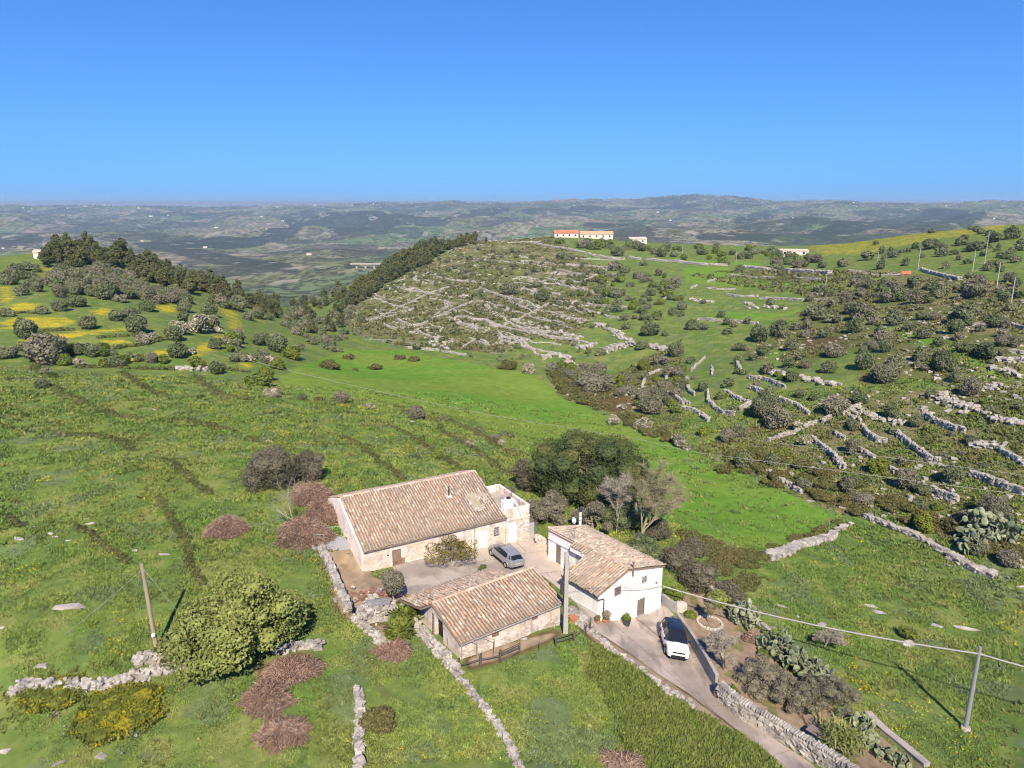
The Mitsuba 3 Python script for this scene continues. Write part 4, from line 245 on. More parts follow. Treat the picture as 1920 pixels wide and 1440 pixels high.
["g",75.0,103.68,1.08],["g",63.8,108.11,1.52],["g",62.66,95.09,0.94],["b",55.89,116.62,1.94],["g",64.48,92.21,0.94],["e",76.65,109.57,1.18],["e",69.6,102.35,1.16],["e",70.51,115.27,1.37],["e",70.57,99.74,0.89],["g",62.94,107.24,1.21],["b",65.49,104.02,1.62],["b",62.52,96.67,1.23],
["b",69.4,120.15,1.36],["g",68.23,119.33,1.28],["e",56.9,105.98,1.15],["e",62.05,90.6,0.71],["e",57.71,124.76,0.98],["br",51.77,74.02,1.96],["br",43.59,99.43,2.52],["br",38.65,111.22,2.73],["br",43.39,89.88,2.15],["br",37.36,105.98,2.94],["br",44.63,98.2,2.54],["br",47.99,82.14,1.82],
["br",41.0,91.06,2.67],["br",40.94,91.52,2.82],["br",54.38,73.1,2.72],["br",43.86,88.96,3.36],["br",44.29,87.57,2.83],["br",43.78,86.3,2.94],["br",35.55,104.89,2.35],["br",41.93,90.48,2.93],["br",53.32,71.74,2.07],["br",48.89,85.24,2.88],["br",35.08,108.16,3.46],["br",32.72,106.71,3.33],
["br",52.52,73.12,1.98],["br",51.08,79.04,3.07],["br",44.06,88.44,3.17],["br",51.54,76.18,2.19],["br",40.68,107.49,3.81],["br",43.41,93.83,2.02],["br",52.02,73.43,2.14],["br",52.64,74.35,2.93],["br",41.03,92.64,3.07],["br",46.51,89.58,3.11],["br",37.51,97.58,3.17],["br",38.6,106.14,2.88],
["br",43.83,93.31,3.17],["br",51.76,74.56,1.7],["br",35.54,112.92,3.35],["br",48.8,87.65,2.29],["br",41.56,106.68,2.96],["br",44.05,89.67,2.3],["br",50.75,80.82,1.79],["br",47.88,82.97,2.01],["br",40.26,94.71,3.41],["br",39.44,111.14,2.66],["br",47.81,85.95,2.87],["br",47.67,87.73,2.13],
["br",43.13,103.02,3.56],["br",38.58,99.94,3.49],["br",41.68,96.91,3.14],["br",44.41,97.95,3.54],["br",43.6,96.0,2.38],["br",49.58,84.78,3.29],["br",53.61,72.54,2.42],["br",49.76,81.99,3.13],["br",43.6,88.58,2.09],["br",46.48,92.93,3.27],["br",40.91,91.45,1.97],["br",54.22,71.83,1.75],
["br",41.45,97.87,3.2],["br",49.58,79.72,2.36],["br",45.19,88.94,2.69],["br",43.9,98.35,3.16],["br",52.83,73.26,2.56],["br",37.0,108.06,3.66],["br",44.29,88.25,1.98],["br",53.08,71.87,2.19],["br",39.51,112.88,3.26],["br",54.94,74.39,2.31],["br",52.02,73.92,2.19],["br",44.51,88.13,2.49],
["br",47.67,88.42,2.78],["br",42.8,94.03,3.3],["br",44.23,89.3,3.27],["br",43.32,88.35,1.99],["br",54.27,72.82,2.8],["br",49.0,87.24,2.83],["br",37.9,103.39,3.22],["br",38.9,100.62,3.24],["br",23.1,70.62,2.37],["br",26.47,71.14,1.73],["br",20.02,71.22,2.08],["br",21.93,69.97,2.04],
["br",26.65,71.24,2.01],["br",21.25,72.96,2.42],["br",24.84,71.58,1.82],["br",22.92,70.96,2.34],["br",23.92,70.97,2.11],["br",21.37,71.18,2.38],["br",19.21,72.8,1.78],["br",20.93,69.34,1.72],["br",21.52,70.14,1.49],["br",23.2,69.55,1.55],["br",23.47,71.01,1.38],["br",22.36,73.18,1.64],
["br",19.68,74.05,2.36],["br",26.35,71.04,1.98],["br",20.18,70.17,1.68],["br",18.77,73.98,2.15],["br",21.04,72.89,2.07],["br",20.31,71.9,2.13],["br",24.35,72.03,1.54],["br",25.55,71.75,2.14],["br",21.6,68.99,2.26],["br",19.62,72.17,2.27],["br",36.72,81.58,1.79],["br",32.79,78.47,1.51],
["br",32.15,77.79,1.57],["br",40.41,84.28,1.98],["br",28.98,74.84,1.62],["br",35.0,79.25,1.63],["br",30.23,75.14,1.39],["br",34.77,79.97,1.41],["br",32.66,76.71,1.37],["br",29.19,73.32,1.44],["br",33.13,78.47,1.68],["br",35.03,79.33,1.54],["br",37.64,82.17,1.68],["br",40.69,84.61,1.45],
["br",36.99,81.13,1.83],["br",36.69,80.92,1.4],["br",24.22,68.76,1.53],["br",23.47,68.85,2.15],["br",20.15,67.83,1.62],["br",21.31,69.59,2.35],["br",24.0,66.38,1.31],["br",21.96,63.62,1.79],["br",21.12,66.04,1.9],["br",21.32,63.88,1.91],["br",24.89,70.36,1.99],["br",22.87,65.41,2.05],
["br",23.97,65.89,1.39],["br",23.54,64.67,1.95],["br",25.2,69.07,1.5],["br",22.25,64.46,1.83],["br",20.92,68.28,1.84],["br",22.05,63.47,1.83],["br",22.86,63.72,1.64],["br",20.3,65.93,1.51],["br",23.19,66.49,1.48],["br",21.03,69.0,2.33],["br",22.51,69.63,2.38],["br",21.28,68.24,1.93],
["br",21.82,64.55,1.69],["br",21.07,69.16,1.52],["br",20.89,67.23,2.17],["br",21.54,66.51,2.0]]
STRIPS = [[[[-70.68,109.76],[-67.57,105.94],[-63.53,103.02],[-58.9,99.33]],1.6],[[[-57.29,97.74],[-55.52,96.7],[-52.0,94.58],[-49.45,94.2]],1.3],[[[-46.38,94.72],
[-43.25,95.17],[-40.93,93.58],[-36.57,91.36]],1.0],[[[-33.23,88.37],[-30.66,86.03]],1.0],[[[-72.75,133.73],[-64.3,121.74],[-58.1,113.45],[-52.1,107.72]],1.4],[[[-60.72,137.15],[-54.28,125.77],[-48.04,114.33],
[-44.04,111.28],[-40.88,110.94]],1.7],[[[-56.78,86.78],[-54.32,86.32],[-50.6,85.93],[-48.16,84.97],[-45.07,81.9],[-43.2,80.05]],1.2],[[[-39.38,77.75],[-36.81,75.56],[-34.15,72.51],[-31.79,69.92],
[-30.13,68.44]],0.9],[[[-34.23,66.63],[-32.46,64.19],[-30.94,62.24],[-29.3,59.96],[-27.59,57.75],[-26.75,55.39]],0.8],[[[-39.01,60.54],[-36.74,59.24],[-34.4,57.16],[-31.21,54.43]],0.7],[[[-47.41,63.09],
[-43.55,60.46]],0.8],[[[-26.75,55.39],[-24.41,52.48]],0.7],[[[-23.31,94.64],[-21.38,93.43],[-18.73,89.59],[-16.02,83.38],[-13.52,79.68],[-12.39,76.93]],0.9],[[[-18.53,104.63],[-15.35,100.86],[-12.19,95.8],
[-9.7,90.45],[-6.62,85.9]],1.0],[[[-11.31,108.91],[-7.63,100.03],[-4.89,95.82],[-2.33,90.73],[0.0,87.98]],1.3],[[[-18.51,122.55],[-14.39,118.78],[-10.61,120.04],[-6.99,114.91],[-3.16,103.65],
[0.0,97.25]],1.6],[[[-83.37,137.23],[-78.68,139.22],[-73.6,139.96],[-67.24,142.65],[-57.9,147.71],[-54.32,147.81]],1.6],[[[-124.07,179.4],[-115.79,180.12]],1.4],[[[-106.93,159.86],[-98.18,163.03]],1.4],[[[-89.01,156.3],
[-84.67,161.3],[-79.97,164.56]],1.4],[[[-83.04,150.5],[-79.28,156.42],[-78.41,163.72]],1.4],[[[-93.81,141.68],[-82.02,123.27],[-75.34,117.34]],1.4]]
COVER = {"crop":[[[-50.37,163.15],[-53.0,224.17],[-34.38,232.52],[-17.22,211.01],[5.56,186.5],
[12.29,163.64],[24.33,139.62],[29.97,122.68],[35.72,105.33],[38.21,94.65],[40.74,86.75],[38.48,83.74],[28.16,74.04],[21.76,74.5],[19.04,78.2],[12.2,82.28],[2.99,97.54],
[-1.8,118.62],[-7.77,128.28],[-17.77,131.01],[-31.58,131.44],[-36.2,120.46],[-46.39,142.58]],[[61.69,238.5],[75.67,224.6],[93.24,230.88],[96.12,239.86],[86.67,234.24],[70.67,250.43]],
[[72.92,196.62],[77.29,200.8],[65.82,175.46],[59.36,157.51],[57.89,159.9],[64.16,179.31]],[[99.37,202.74],[103.13,204.54],[95.83,187.58],[92.8,167.58],[89.33,147.6],[87.34,132.66],
[85.09,119.34],[83.17,116.43],[83.14,130.97],[86.48,148.85],[86.77,167.54]],[[84.85,368.52],[108.12,372.71],[104.48,307.61],[121.05,277.49],[138.95,273.86],[126.89,249.22],[105.59,263.0],
[88.04,301.55],[74.28,321.02]],[[95.86,417.45],[131.92,385.23],[127.25,373.87],[91.91,399.91]],[[-49.47,150.78],[-40.34,169.04],[-30.9,128.49],[-43.12,134.89]]],"yellow":[[[-156.89,225.76],[-152.15,225.2],[-130.79,191.87],
[-133.98,191.78]],[[-131.39,189.95],[-124.86,193.51],[-119.03,182.56],[-124.76,181.16]],[[-120.73,171.8],[-115.65,177.08],[-106.06,176.8],[-101.26,169.87],[-105.05,163.19],[-114.88,162.99]],[[-105.2,153.52],
[-100.35,158.67],[-93.25,164.16],[-90.77,171.87],[-88.16,167.86],[-90.53,159.15],[-97.4,153.69],[-101.7,148.11]],[[-105.21,256.53],[-104.69,266.14],[-93.92,248.84],[-76.46,207.13],[-77.52,199.16],
[-91.97,233.79]],[[-81.92,145.42],[-79.85,148.42],[-76.44,152.69],[-73.93,159.74],[-72.28,156.8],[-73.64,148.98],[-77.35,143.31],[-79.82,142.68]],[[-110.06,192.73],[-107.02,195.27],[-99.17,179.25],
[-103.03,179.87]],[[-105.38,217.09],[-107.41,233.19],[-96.44,209.68],[-96.35,198.84]],[[-59.07,154.98],[-57.95,162.15],[-54.96,151.79],[-57.13,149.6]],[[-93.14,263.72],[-89.0,262.6],[-80.04,234.66],
[-80.32,226.59]],[[-87.07,155.49],[-83.53,158.97],[-82.03,155.91],[-85.1,151.68]],[[-175.58,278.29],[-173.33,282.32],[-149.76,241.78],[-156.82,245.67]],[[-74.73,181.32],[-75.17,194.17],[-70.31,184.71],
[-69.86,169.01]],[[-70.5,155.26],[-72.58,175.9],[-67.07,168.07],[-67.77,154.09]]],"ochre":[[[179.08,458.09],[873.55,1974.75],[1231.64,2404.46],[1366.06,2345.67],[1820.88,2759.99],[1853.93,2722.28],[252.21,380.16],[224.72,384.65],
[201.86,378.59],[173.36,370.31],[163.34,388.39]]],"rough":[[[80.2,347.62],[102.92,256.06],[85.75,219.64],[56.95,182.93],[62.8,152.58],[75.79,165.41],[71.95,134.01],[80.19,111.02],[141.64,203.82],[145.66,268.2],
[132.5,354.05]],[[31.18,119.97],[42.95,124.83],[61.33,131.95],[83.04,115.38],[53.12,69.25],[45.83,85.25],[42.08,86.75],[37.23,98.83],[31.66,111.38]],[[9.46,201.0],[25.27,188.26],
[50.31,213.36],[29.7,121.49],[19.91,146.26],[10.29,171.7]]],"rocky":[[[-82.8,362.49],[-67.89,427.06],[-42.45,494.06],[-45.83,3213.83],[38.71,477.56],[50.48,389.64],[39.17,299.58],[27.47,255.7],[18.89,225.82],
[5.39,244.01],[-3.25,219.64],[-32.46,235.32],[-57.78,261.86]]],"wood":[[[-1570.25,6946.84],[-913.51,5102.03],[-817.94,6199.77],[-558.08,4300.89],[-326.65,4324.21],[-259.02,6881.26],[-165.27,5393.11],[-354.08,4160.61],[-611.21,4102.81],
[-755.31,3705.63],[-792.33,3476.36]],[[-543.24,4261.59],[-294.31,4802.11],[-100.6,7133.03],[-27.6,5862.56],[-220.77,4678.73],[-460.73,4239.25]],[[66.64,5660.5],[503.62,6299.87],[798.63,6286.53],[701.79,6082.75],
[109.92,5179.56]],[[752.61,6146.88],[1223.55,6501.17],[1219.19,6563.75],[1497.01,6639.82],[1433.4,6348.63],[748.15,5880.79]],[[333.1,3807.14],[594.0,3696.18],[534.95,3531.78],[334.7,3721.55]],[[1481.52,6567.36],
[1667.92,6224.48],[1492.75,6221.53],[1425.31,6311.0]],[[1351.25,4542.97],[1891.12,5779.87],[1948.5,5666.49],[1727.64,5050.21],[1061.2,3425.75],[1047.01,3543.22]],[[1125.23,3089.94],[1241.12,3169.04],[1288.17,3063.95],
[1235.44,3039.28],[1116.42,2985.59]],[[1263.75,2969.07],[1816.45,3733.22],[2264.58,4207.54],[2759.4,5074.78],[3257.38,5628.52],[2460.51,3925.2],[1870.09,3033.54],[1386.64,2383.75],[1452.12,2715.67],[1176.05,2531.67],
[869.82,2128.81],[1054.29,2646.3]],[[543.88,2247.2],[687.77,2248.22],[762.03,2169.32],[702.07,2050.02],[539.47,2141.15]],[[-2724.1,6282.39],[-2527.91,6503.09],[-2329.88,5952.47],[-2545.91,5930.88]],[[-2960.11,4798.95],
[-2526.74,4690.61],[-2335.66,4484.57],[-2565.51,4372.25]],[[-1884.0,6242.28],[-1380.6,4953.52],[-1209.06,4482.54],[-969.74,3189.2],[-901.82,2592.73],[-966.3,2486.92],[-1124.11,2483.38],[-1461.21,3269.97],[-1142.84,3044.86],
[-1179.58,3604.42],[-1327.57,4524.99]],[[-2229.55,3261.65],[-1844.69,2942.27],[-1699.66,2717.35],[-1765.81,2575.09]],[[-1973.58,6984.94],[-1152.25,5093.26],[-792.33,3476.36],[-994.4,4078.1],[-1251.78,4731.93]],[[-1592.74,2993.2],
[-1181.18,2585.25],[-737.59,1953.87],[-551.52,1745.7],[-407.92,1438.51],[-558.93,1574.23],[-876.44,1952.32]]],"pit":[[[-16.45,59.41],[-14.88,60.99],[-14.05,59.69],[-12.62,57.57],[-11.42,54.55],[-11.39,50.94],[-12.18,50.39],
[-13.44,53.0],[-15.11,56.67]]],"dry":[[[5.4,53.18],[7.28,52.41],[10.93,48.88],[12.86,46.69],[14.58,44.38],[16.74,40.83],[18.45,38.14],[15.78,38.14],[13.24,42.23],[10.69,45.71],[7.99,48.42],
[5.78,50.47],[4.86,51.93]],[[-15.4,60.72],[-12.4,57.35],[-7.67,60.15],[0.0,64.6],[0.0,62.59],[-7.4,57.75],[-9.39,54.2],[-9.2,51.64],[-11.87,50.86],[-15.52,57.27]],
[[-14.59,60.27],[-12.4,57.35],[-8.09,59.63],[-7.4,57.75],[-9.28,52.1],[-11.94,51.23],[-14.35,56.05]],[[-3.58,45.74],[-1.46,47.84],[3.57,50.14],[4.15,50.03],[2.89,48.33],
[0.59,46.62],[-2.95,44.32]],[[15.08,60.27],[17.26,63.26],[19.15,61.77],[20.51,58.5],[21.46,56.57],[21.17,51.18],[23.22,48.84],[23.6,45.93],[25.74,43.92],[26.91,40.03],
[21.35,39.32],[19.62,42.74],[16.82,45.48],[15.73,47.76],[15.23,52.97]],[[-11.37,49.62],[-7.54,49.86],[-8.03,45.35],[-8.97,46.77]],[[-17.23,43.07],[-14.64,45.27],[-13.83,45.01],
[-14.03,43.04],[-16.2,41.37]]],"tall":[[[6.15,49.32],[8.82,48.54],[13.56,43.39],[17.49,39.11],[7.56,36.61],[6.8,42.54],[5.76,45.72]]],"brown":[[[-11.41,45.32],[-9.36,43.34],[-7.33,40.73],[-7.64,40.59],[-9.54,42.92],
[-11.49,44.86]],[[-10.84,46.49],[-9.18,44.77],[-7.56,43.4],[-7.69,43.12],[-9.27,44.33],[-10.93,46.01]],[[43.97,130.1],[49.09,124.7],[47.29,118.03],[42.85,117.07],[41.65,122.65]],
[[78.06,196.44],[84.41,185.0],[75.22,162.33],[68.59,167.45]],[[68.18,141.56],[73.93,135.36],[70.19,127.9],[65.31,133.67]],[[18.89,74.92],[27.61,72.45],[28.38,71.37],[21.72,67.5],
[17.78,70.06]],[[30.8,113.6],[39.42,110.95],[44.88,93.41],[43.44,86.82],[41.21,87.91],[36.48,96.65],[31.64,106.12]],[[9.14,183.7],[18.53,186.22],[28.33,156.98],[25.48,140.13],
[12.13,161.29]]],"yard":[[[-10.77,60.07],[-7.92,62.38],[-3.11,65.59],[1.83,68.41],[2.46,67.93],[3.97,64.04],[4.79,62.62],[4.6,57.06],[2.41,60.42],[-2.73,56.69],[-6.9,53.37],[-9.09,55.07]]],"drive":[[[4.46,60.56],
[5.62,61.1],[7.33,55.04],[8.69,56.42],[13.51,60.26],[14.19,57.93],[14.3,56.27],[15.31,47.67],[15.19,46.26],[17.41,42.73],[19.21,39.95],[19.63,37.81],[17.46,37.36],
[16.65,40.57],[14.49,44.05],[12.8,46.41],[10.81,48.27],[9.09,50.2],[7.22,51.91],[6.0,52.65]]],"garden":[[[14.8,60.83],[17.26,63.26],[19.15,61.77],[20.51,58.5],[21.46,56.57],[21.17,51.18],
[23.22,48.84],[23.6,45.93],[25.74,43.92],[26.91,40.03],[21.72,39.39],[19.55,42.55],[16.78,45.35],[15.74,47.63],[15.23,52.97]]],"track":[[[142.34,312.2],[141.19,288.09],[145.14,274.6],[141.69,267.24],
[136.43,278.09],[137.65,303.24]],[[54.31,3266.32],[13.23,556.9],[15.61,504.47],[38.71,477.56],[57.41,444.94],[55.89,432.78],[37.3,459.7],[13.89,485.92]],[[140.66,230.88],[138.53,222.78],
[134.07,208.63],[132.37,206.64],[136.57,221.22]],[[104.53,169.23],[106.15,165.95],[103.38,157.76],[101.87,159.57]]]}
ROCKS = [[-42.52,58.32,1.07],[-42.63,60.25,0.63],[-40.4,59.16,0.93],[-39.52,58.67,0.54],[-38.86,61.99,0.4],[-38.01,61.16,0.72],
[-35.61,60.34,0.55],[-38.25,58.12,0.46],[-35.52,58.55,0.46],[-31.91,56.7,0.52],[-32.55,57.53,0.3],[-29.24,56.24,0.74],[-32.08,47.56,1.8],[-30.59,42.03,0.98],[-22.23,36.81,1.15],[-23.0,35.06,0.7],[-28.74,35.34,0.81],[-35.74,45.91,0.5],
[-25.05,34.32,0.59],[-28.77,43.67,0.24],[-26.95,71.01,0.73],[-35.07,90.07,0.69],[0.85,48.57,0.57],[24.99,60.95,0.82],[27.66,58.56,1.43],[34.27,63.23,1.19],[34.59,62.13,1.01],[34.55,56.92,1.71],[39.25,60.47,0.99],[41.76,59.99,1.3],
[25.74,59.42,0.64],[30.2,73.16,0.77],[18.72,66.75,1.24],[39.6,90.77,1.18],[51.42,67.16,0.9],[5.77,42.64,0.31],[-16.14,112.14,1.27],[-70.7,108.02,0.54]]
FARHOUSES = [[-4502.0,6958.8,32.7],[-4479.1,7937.6,29.9],[-4632.6,8606.3,32.4],[-3550.2,7185.3,40.6],[-2882.6,6019.4,42.6],
[-1748.0,5254.8,22.3],[-1213.9,3713.5,12.3],[-2333.1,7514.8,38.9],[-2236.3,8569.7,44.3],[-1499.4,3031.5,18.7],[-1020.8,2483.3,21.3],[-1916.1,4860.7,34.5],[-514.5,1889.5,20.8],[-190.4,299.4,6.0],[-1721.3,2523.0,12.0],[-1582.2,5191.4,31.9],[1025.1,5306.1,27.5],
[1005.1,4781.2,20.3],[518.1,6296.0,23.7],[-733.6,6488.7,24.5],[2831.2,6278.8,20.6],[3290.1,5735.6,18.9],[2192.0,3426.5,14.6],[2950.6,6006.2,16.9],[1190.2,3191.5,10.5],[-2724.0,5968.7,19.7],[-4445.3,6997.6,19.8],[-4223.4,7180.2,20.3],[116.8,3526.5,11.7],
[-1458.8,7960.0,22.4],[-1752.8,8285.5,23.4]]
FARPOLES = [[138.9,360.0],[148.8,302.3],[151.3,276.2],[154.7,248.7],[168.9,265.3],[133.7,203.2],[118.4,392.5],[98.3,429.3],[46.0,515.9],[169.5,3247.0],[122.7,180.1],
[-185.0,302.8],[116.3,273.2]]
FENCE = [[-3.6,44.12],[-2.23,44.98],[-0.86,45.58],[0.59,46.77],[1.95,47.16],[3.24,47.78],[4.65,48.89],[5.8,51.16],[6.16,51.7]]
def _tps(a, b):
    d2 = ((a[:, None] - b[None])**2).sum(-1)
    return .5*d2*np.log(d2 + 1e-9)
class Ground:
    """The land: a thin-plate surface through surveyed heights, plus the relief of the far plateau."""
    def __init__(s, P):
        P = np.asarray(P, float)
        c = np.stack([np.arctan2(P[:, 0], P[:, 1]), np.log(np.hypot(P[:, 0], P[:, 1]))], -1)
        n = len(P)
        A = np.zeros((n + 3, n + 3))
        A[:n, :n] = _tps(c, c) + np.eye(n)*3e-4
        A[:n, n] = 1
        A[:n, n+1:] = c
        A[n:, :n] = A[:n, n:].T
        w = np.linalg.solve(A, np.r_[(P[:, 2] - 32)/np.exp(c[:, 1]), 0, 0, 0])
        s.a, s.l = np.linspace(-.78, .78, 200), np.linspace(np.log(20), np.log(13000), 420)
        q = np.stack(np.meshgrid(s.a, s.l, indexing='ij'), -1).reshape(-1, 2)
        v = np.concatenate([_tps(k, c) @ w[:n] + w[n] + k @ w[n+1:] for k in np.array_split(q, 12)])
        s.f = RectBivariateSpline(s.a, s.l, v.reshape(200, 420))
    def __call__(s, x, y):
        x, y = np.broadcast_arrays(np.asarray(x, float), np.asarray(y, float))
        r = np.maximum(np.hypot(x, y), 1.)
        z = 32 + np.maximum(r, 20)*s.f.ev(np.clip(np.arctan2(x, y), -.78, .78), np.log(np.clip(r, 20, 13000)))
        near = np.clip((60 - y)/60, 0, 1)*np.clip(1 - r/200, 0, 1)          # level ground behind and below the view
        z = z*(1 - near**2) + 0*near
        p = np.stack([x, y, 0*x], -1)
        far = np.clip((r - 700)/1500, 0, 1)
        flat = np.where(far > 0, far*r*(.020*(meshkit.fbm(p/1000, 3, 5) - .5) + .050*(np.abs(meshkit.fbm(p/[620, 800, 1] + 7, 4, 9) - .5) - .09)), 0)
        z = z + flat*np.clip(1.6 - r/7000, .25, 1) + np.where(r < 900, .22*(meshkit.fbm(p/4., 2, 3) - .5)*np.clip((r - 30)/60, .3, 1.5), 0)
        return z

land_surface = Ground(HEIGHTS)
PIT = shapely.Polygon(COVER['pit'][0])
def ground(x, y):
    z = land_surface(x, y)
    x, y = np.broadcast_arrays(np.asarray(x, float), np.asarray(y, float))
    m = (x > -20) & (x < -8) & (y > 48) & (y < 66)
    if m.any():
        z = np.array(z)
        p = shapely.points(x[m], y[m])
        w = np.clip(np.where(shapely.contains(PIT, p), shapely.distance(PIT.exterior, p), 0)/.35, 0, 1)
        z[m] = z[m]*(1 - w) + np.minimum(z[m], .30 + .05*(y[m] - 56))*w
    return z
def gz(x, y):
    return float(ground(x, y))

# ------------------------------------------------------------------ helpers
rng = np.random.default_rng(11)
used = {}
def name(base, parent=None):
    k = (parent + '__' if parent else '') + base
    n = used.get(k, 0)
    used[k] = n + 1
    return k if n == 0 else f'{k}_{n:03d}'
def tag(k, label=None, cat=None, group=None, kind=None):
    labels[k] = {a: b for a, b in (('label', label), ('category', cat), ('group', group), ('kind', kind)) if b}
    return k
def thing(base, label, cat, group=None):
    return tag(name(base), label, cat, group)
def add(base, mesh, bsdf, parent=None, smooth=False, **kw):
    k = name(base, parent)
    scene[k] = mikit.ply(mesh, bsdf, smooth=smooth, **kw)
    return k
def bs(key, fn=None, rough=.9, spec=.2, value=None, bump=None, kind='principled', **kw):
    col = proc(fn) if fn else {'type': 'rgb', 'value': list(value)}
    d = {'type': 'diffuse', 'reflectance': col} if kind == 'diffuse' else {'type': 'principled', 'base_color': col, 'roughness': rough, 'specular': spec, **kw}
    if bump:
        d = {'type': 'bumpmap', 'arbitrary': proc(bump[0], bump[1]), 'scale': 1., 'bsdf': d}
    scene[key] = {'type': 'twosided', 'bsdf': d}
    return key
class MB:
    """collects pieces into one mesh"""
    def __init__(s):
        s.v, s.f, s.n = [], [], 0
    def put(s, v, f):
        v, f = np.asarray(v, float), np.asarray(f, int)
        if f.shape[1] == 4:
            f = np.vstack([f[:, [0, 1, 2]], f[:, [0, 2, 3]]])
        s.v.append(v); s.f.append(f + s.n); s.n += len(v)
        return s
    def mesh(s, m):
        return s.put(m.vertices, m.faces)
    def out(s):
        return np.vstack(s.v), np.vstack(s.f)
class Frame:
    """a level local frame: x along the angle, y to its left, z up"""
    def __init__(s, o, deg, z=0):
        a = math.radians(deg)
        s.e, s.n, s.o, s.deg = np.array([math.cos(a), math.sin(a), 0]), np.array([-math.sin(a), math.cos(a), 0]), np.array([o[0], o[1], z]), deg
    def __call__(s, p):
        p = np.atleast_2d(np.asarray(p, float))
        return s.o + p[:, :1]*s.e + p[:, 1:2]*s.n + p[:, 2:]*[0, 0, 1]
    def m(s, mesh):
        """a trimesh, manifold or (v, f) taken from the frame to the world"""
        if hasattr(mesh, 'to_mesh'):
            q = mesh.to_mesh(); v, f = q.vert_properties[:, :3], q.tri_verts
        elif isinstance(mesh, tuple):
            v, f = mesh
        else:
            v, f = mesh.vertices, mesh.faces
        return s(v), np.asarray(f)
    def mat(s, x=0, y=0, z=0, rot=0):
        p = s([[x, y, z]])[0]
        return T().translate(p.tolist()).rotate([0, 0, 1], s.deg + rot)
def box(x0, x1, y0, y1, z0, z1):
    return m3.Manifold.cube([x1 - x0, y1 - y0, z1 - z0]).translate([x0, y0, z0])
def hull(p):
    return m3.Manifold.hull_points(np.asarray(p, float).tolist())
def prism_y(profile, y0, y1):
    """profile in x, z pushed along y"""
    m = m3.Manifold.extrude(m3.CrossSection([[(a, b) for a, b in profile]]), y1 - y0)
    return m.transform(np.array([[1, 0, 0, 0], [0, 0, 1, y0], [0, 1, 0, 0.]])) if False else hullish(profile, y0, y1)
def hullish(profile, y0, y1):
    return hull([(a, y, b) for a, b in profile for y in (y0, y1)])
def tube(points, radii, sides=6, cap=True):
    p = np.asarray(points, float)
    r = np.broadcast_to(radii, (len(p),))
    t = np.gradient(p, axis=0)
    t /= np.linalg.norm(t, axis=1, keepdims=True) + 1e-12
    a = np.cross(t, np.where(np.abs(t[:, 2:]) < .9, [0, 0, 1.], [1., 0, 0]))
    a /= np.linalg.norm(a, axis=1, keepdims=True) + 1e-12
    b = np.cross(t, a)
    g = np.arange(sides)*2*np.pi/sides
    v = p[:, None] + r[:, None, None]*(np.cos(g)[None, :, None]*a[:, None] + np.sin(g)[None, :, None]*b[:, None])
    i, j = np.meshgrid(np.arange(len(p) - 1), np.arange(sides), indexing='ij')
    q = np.stack([i*sides + j, i*sides + (j + 1) % sides, (i + 1)*sides + (j + 1) % sides, (i + 1)*sides + j], -1).reshape(-1, 4)
    f = np.vstack([q[:, [0, 1, 2]], q[:, [0, 2, 3]]])
    v = v.reshape(-1, 3)
    if cap:
        e = [[0, k + 1, k] for k in range(1, sides - 1)] + [[len(v) - sides, len(v) - sides + k, len(v) - sides + k + 1] for k in range(1, sides - 1)]
        f = np.vstack([f, e])
    return v, f
def stone_mesh(r, q=.16, n=0):
    c = np.array([[x, y, z] for x in (-.5, .5) for y in (-.5, .5) for z in (-.5, .5)], float)
    c = c*(1 - r.uniform(0, 2*q, c.shape))
    if n:
        c = np.vstack([c, r.normal(0, 1, (n, 3))/2.6])
    m = hull(c).to_mesh()
    return m.vert_properties[:, :3].astype(float), m.tri_verts.astype(int)
STONES = [stone_mesh(np.random.default_rng(i), .17, 0 if i % 2 else 3) for i in range(8)]

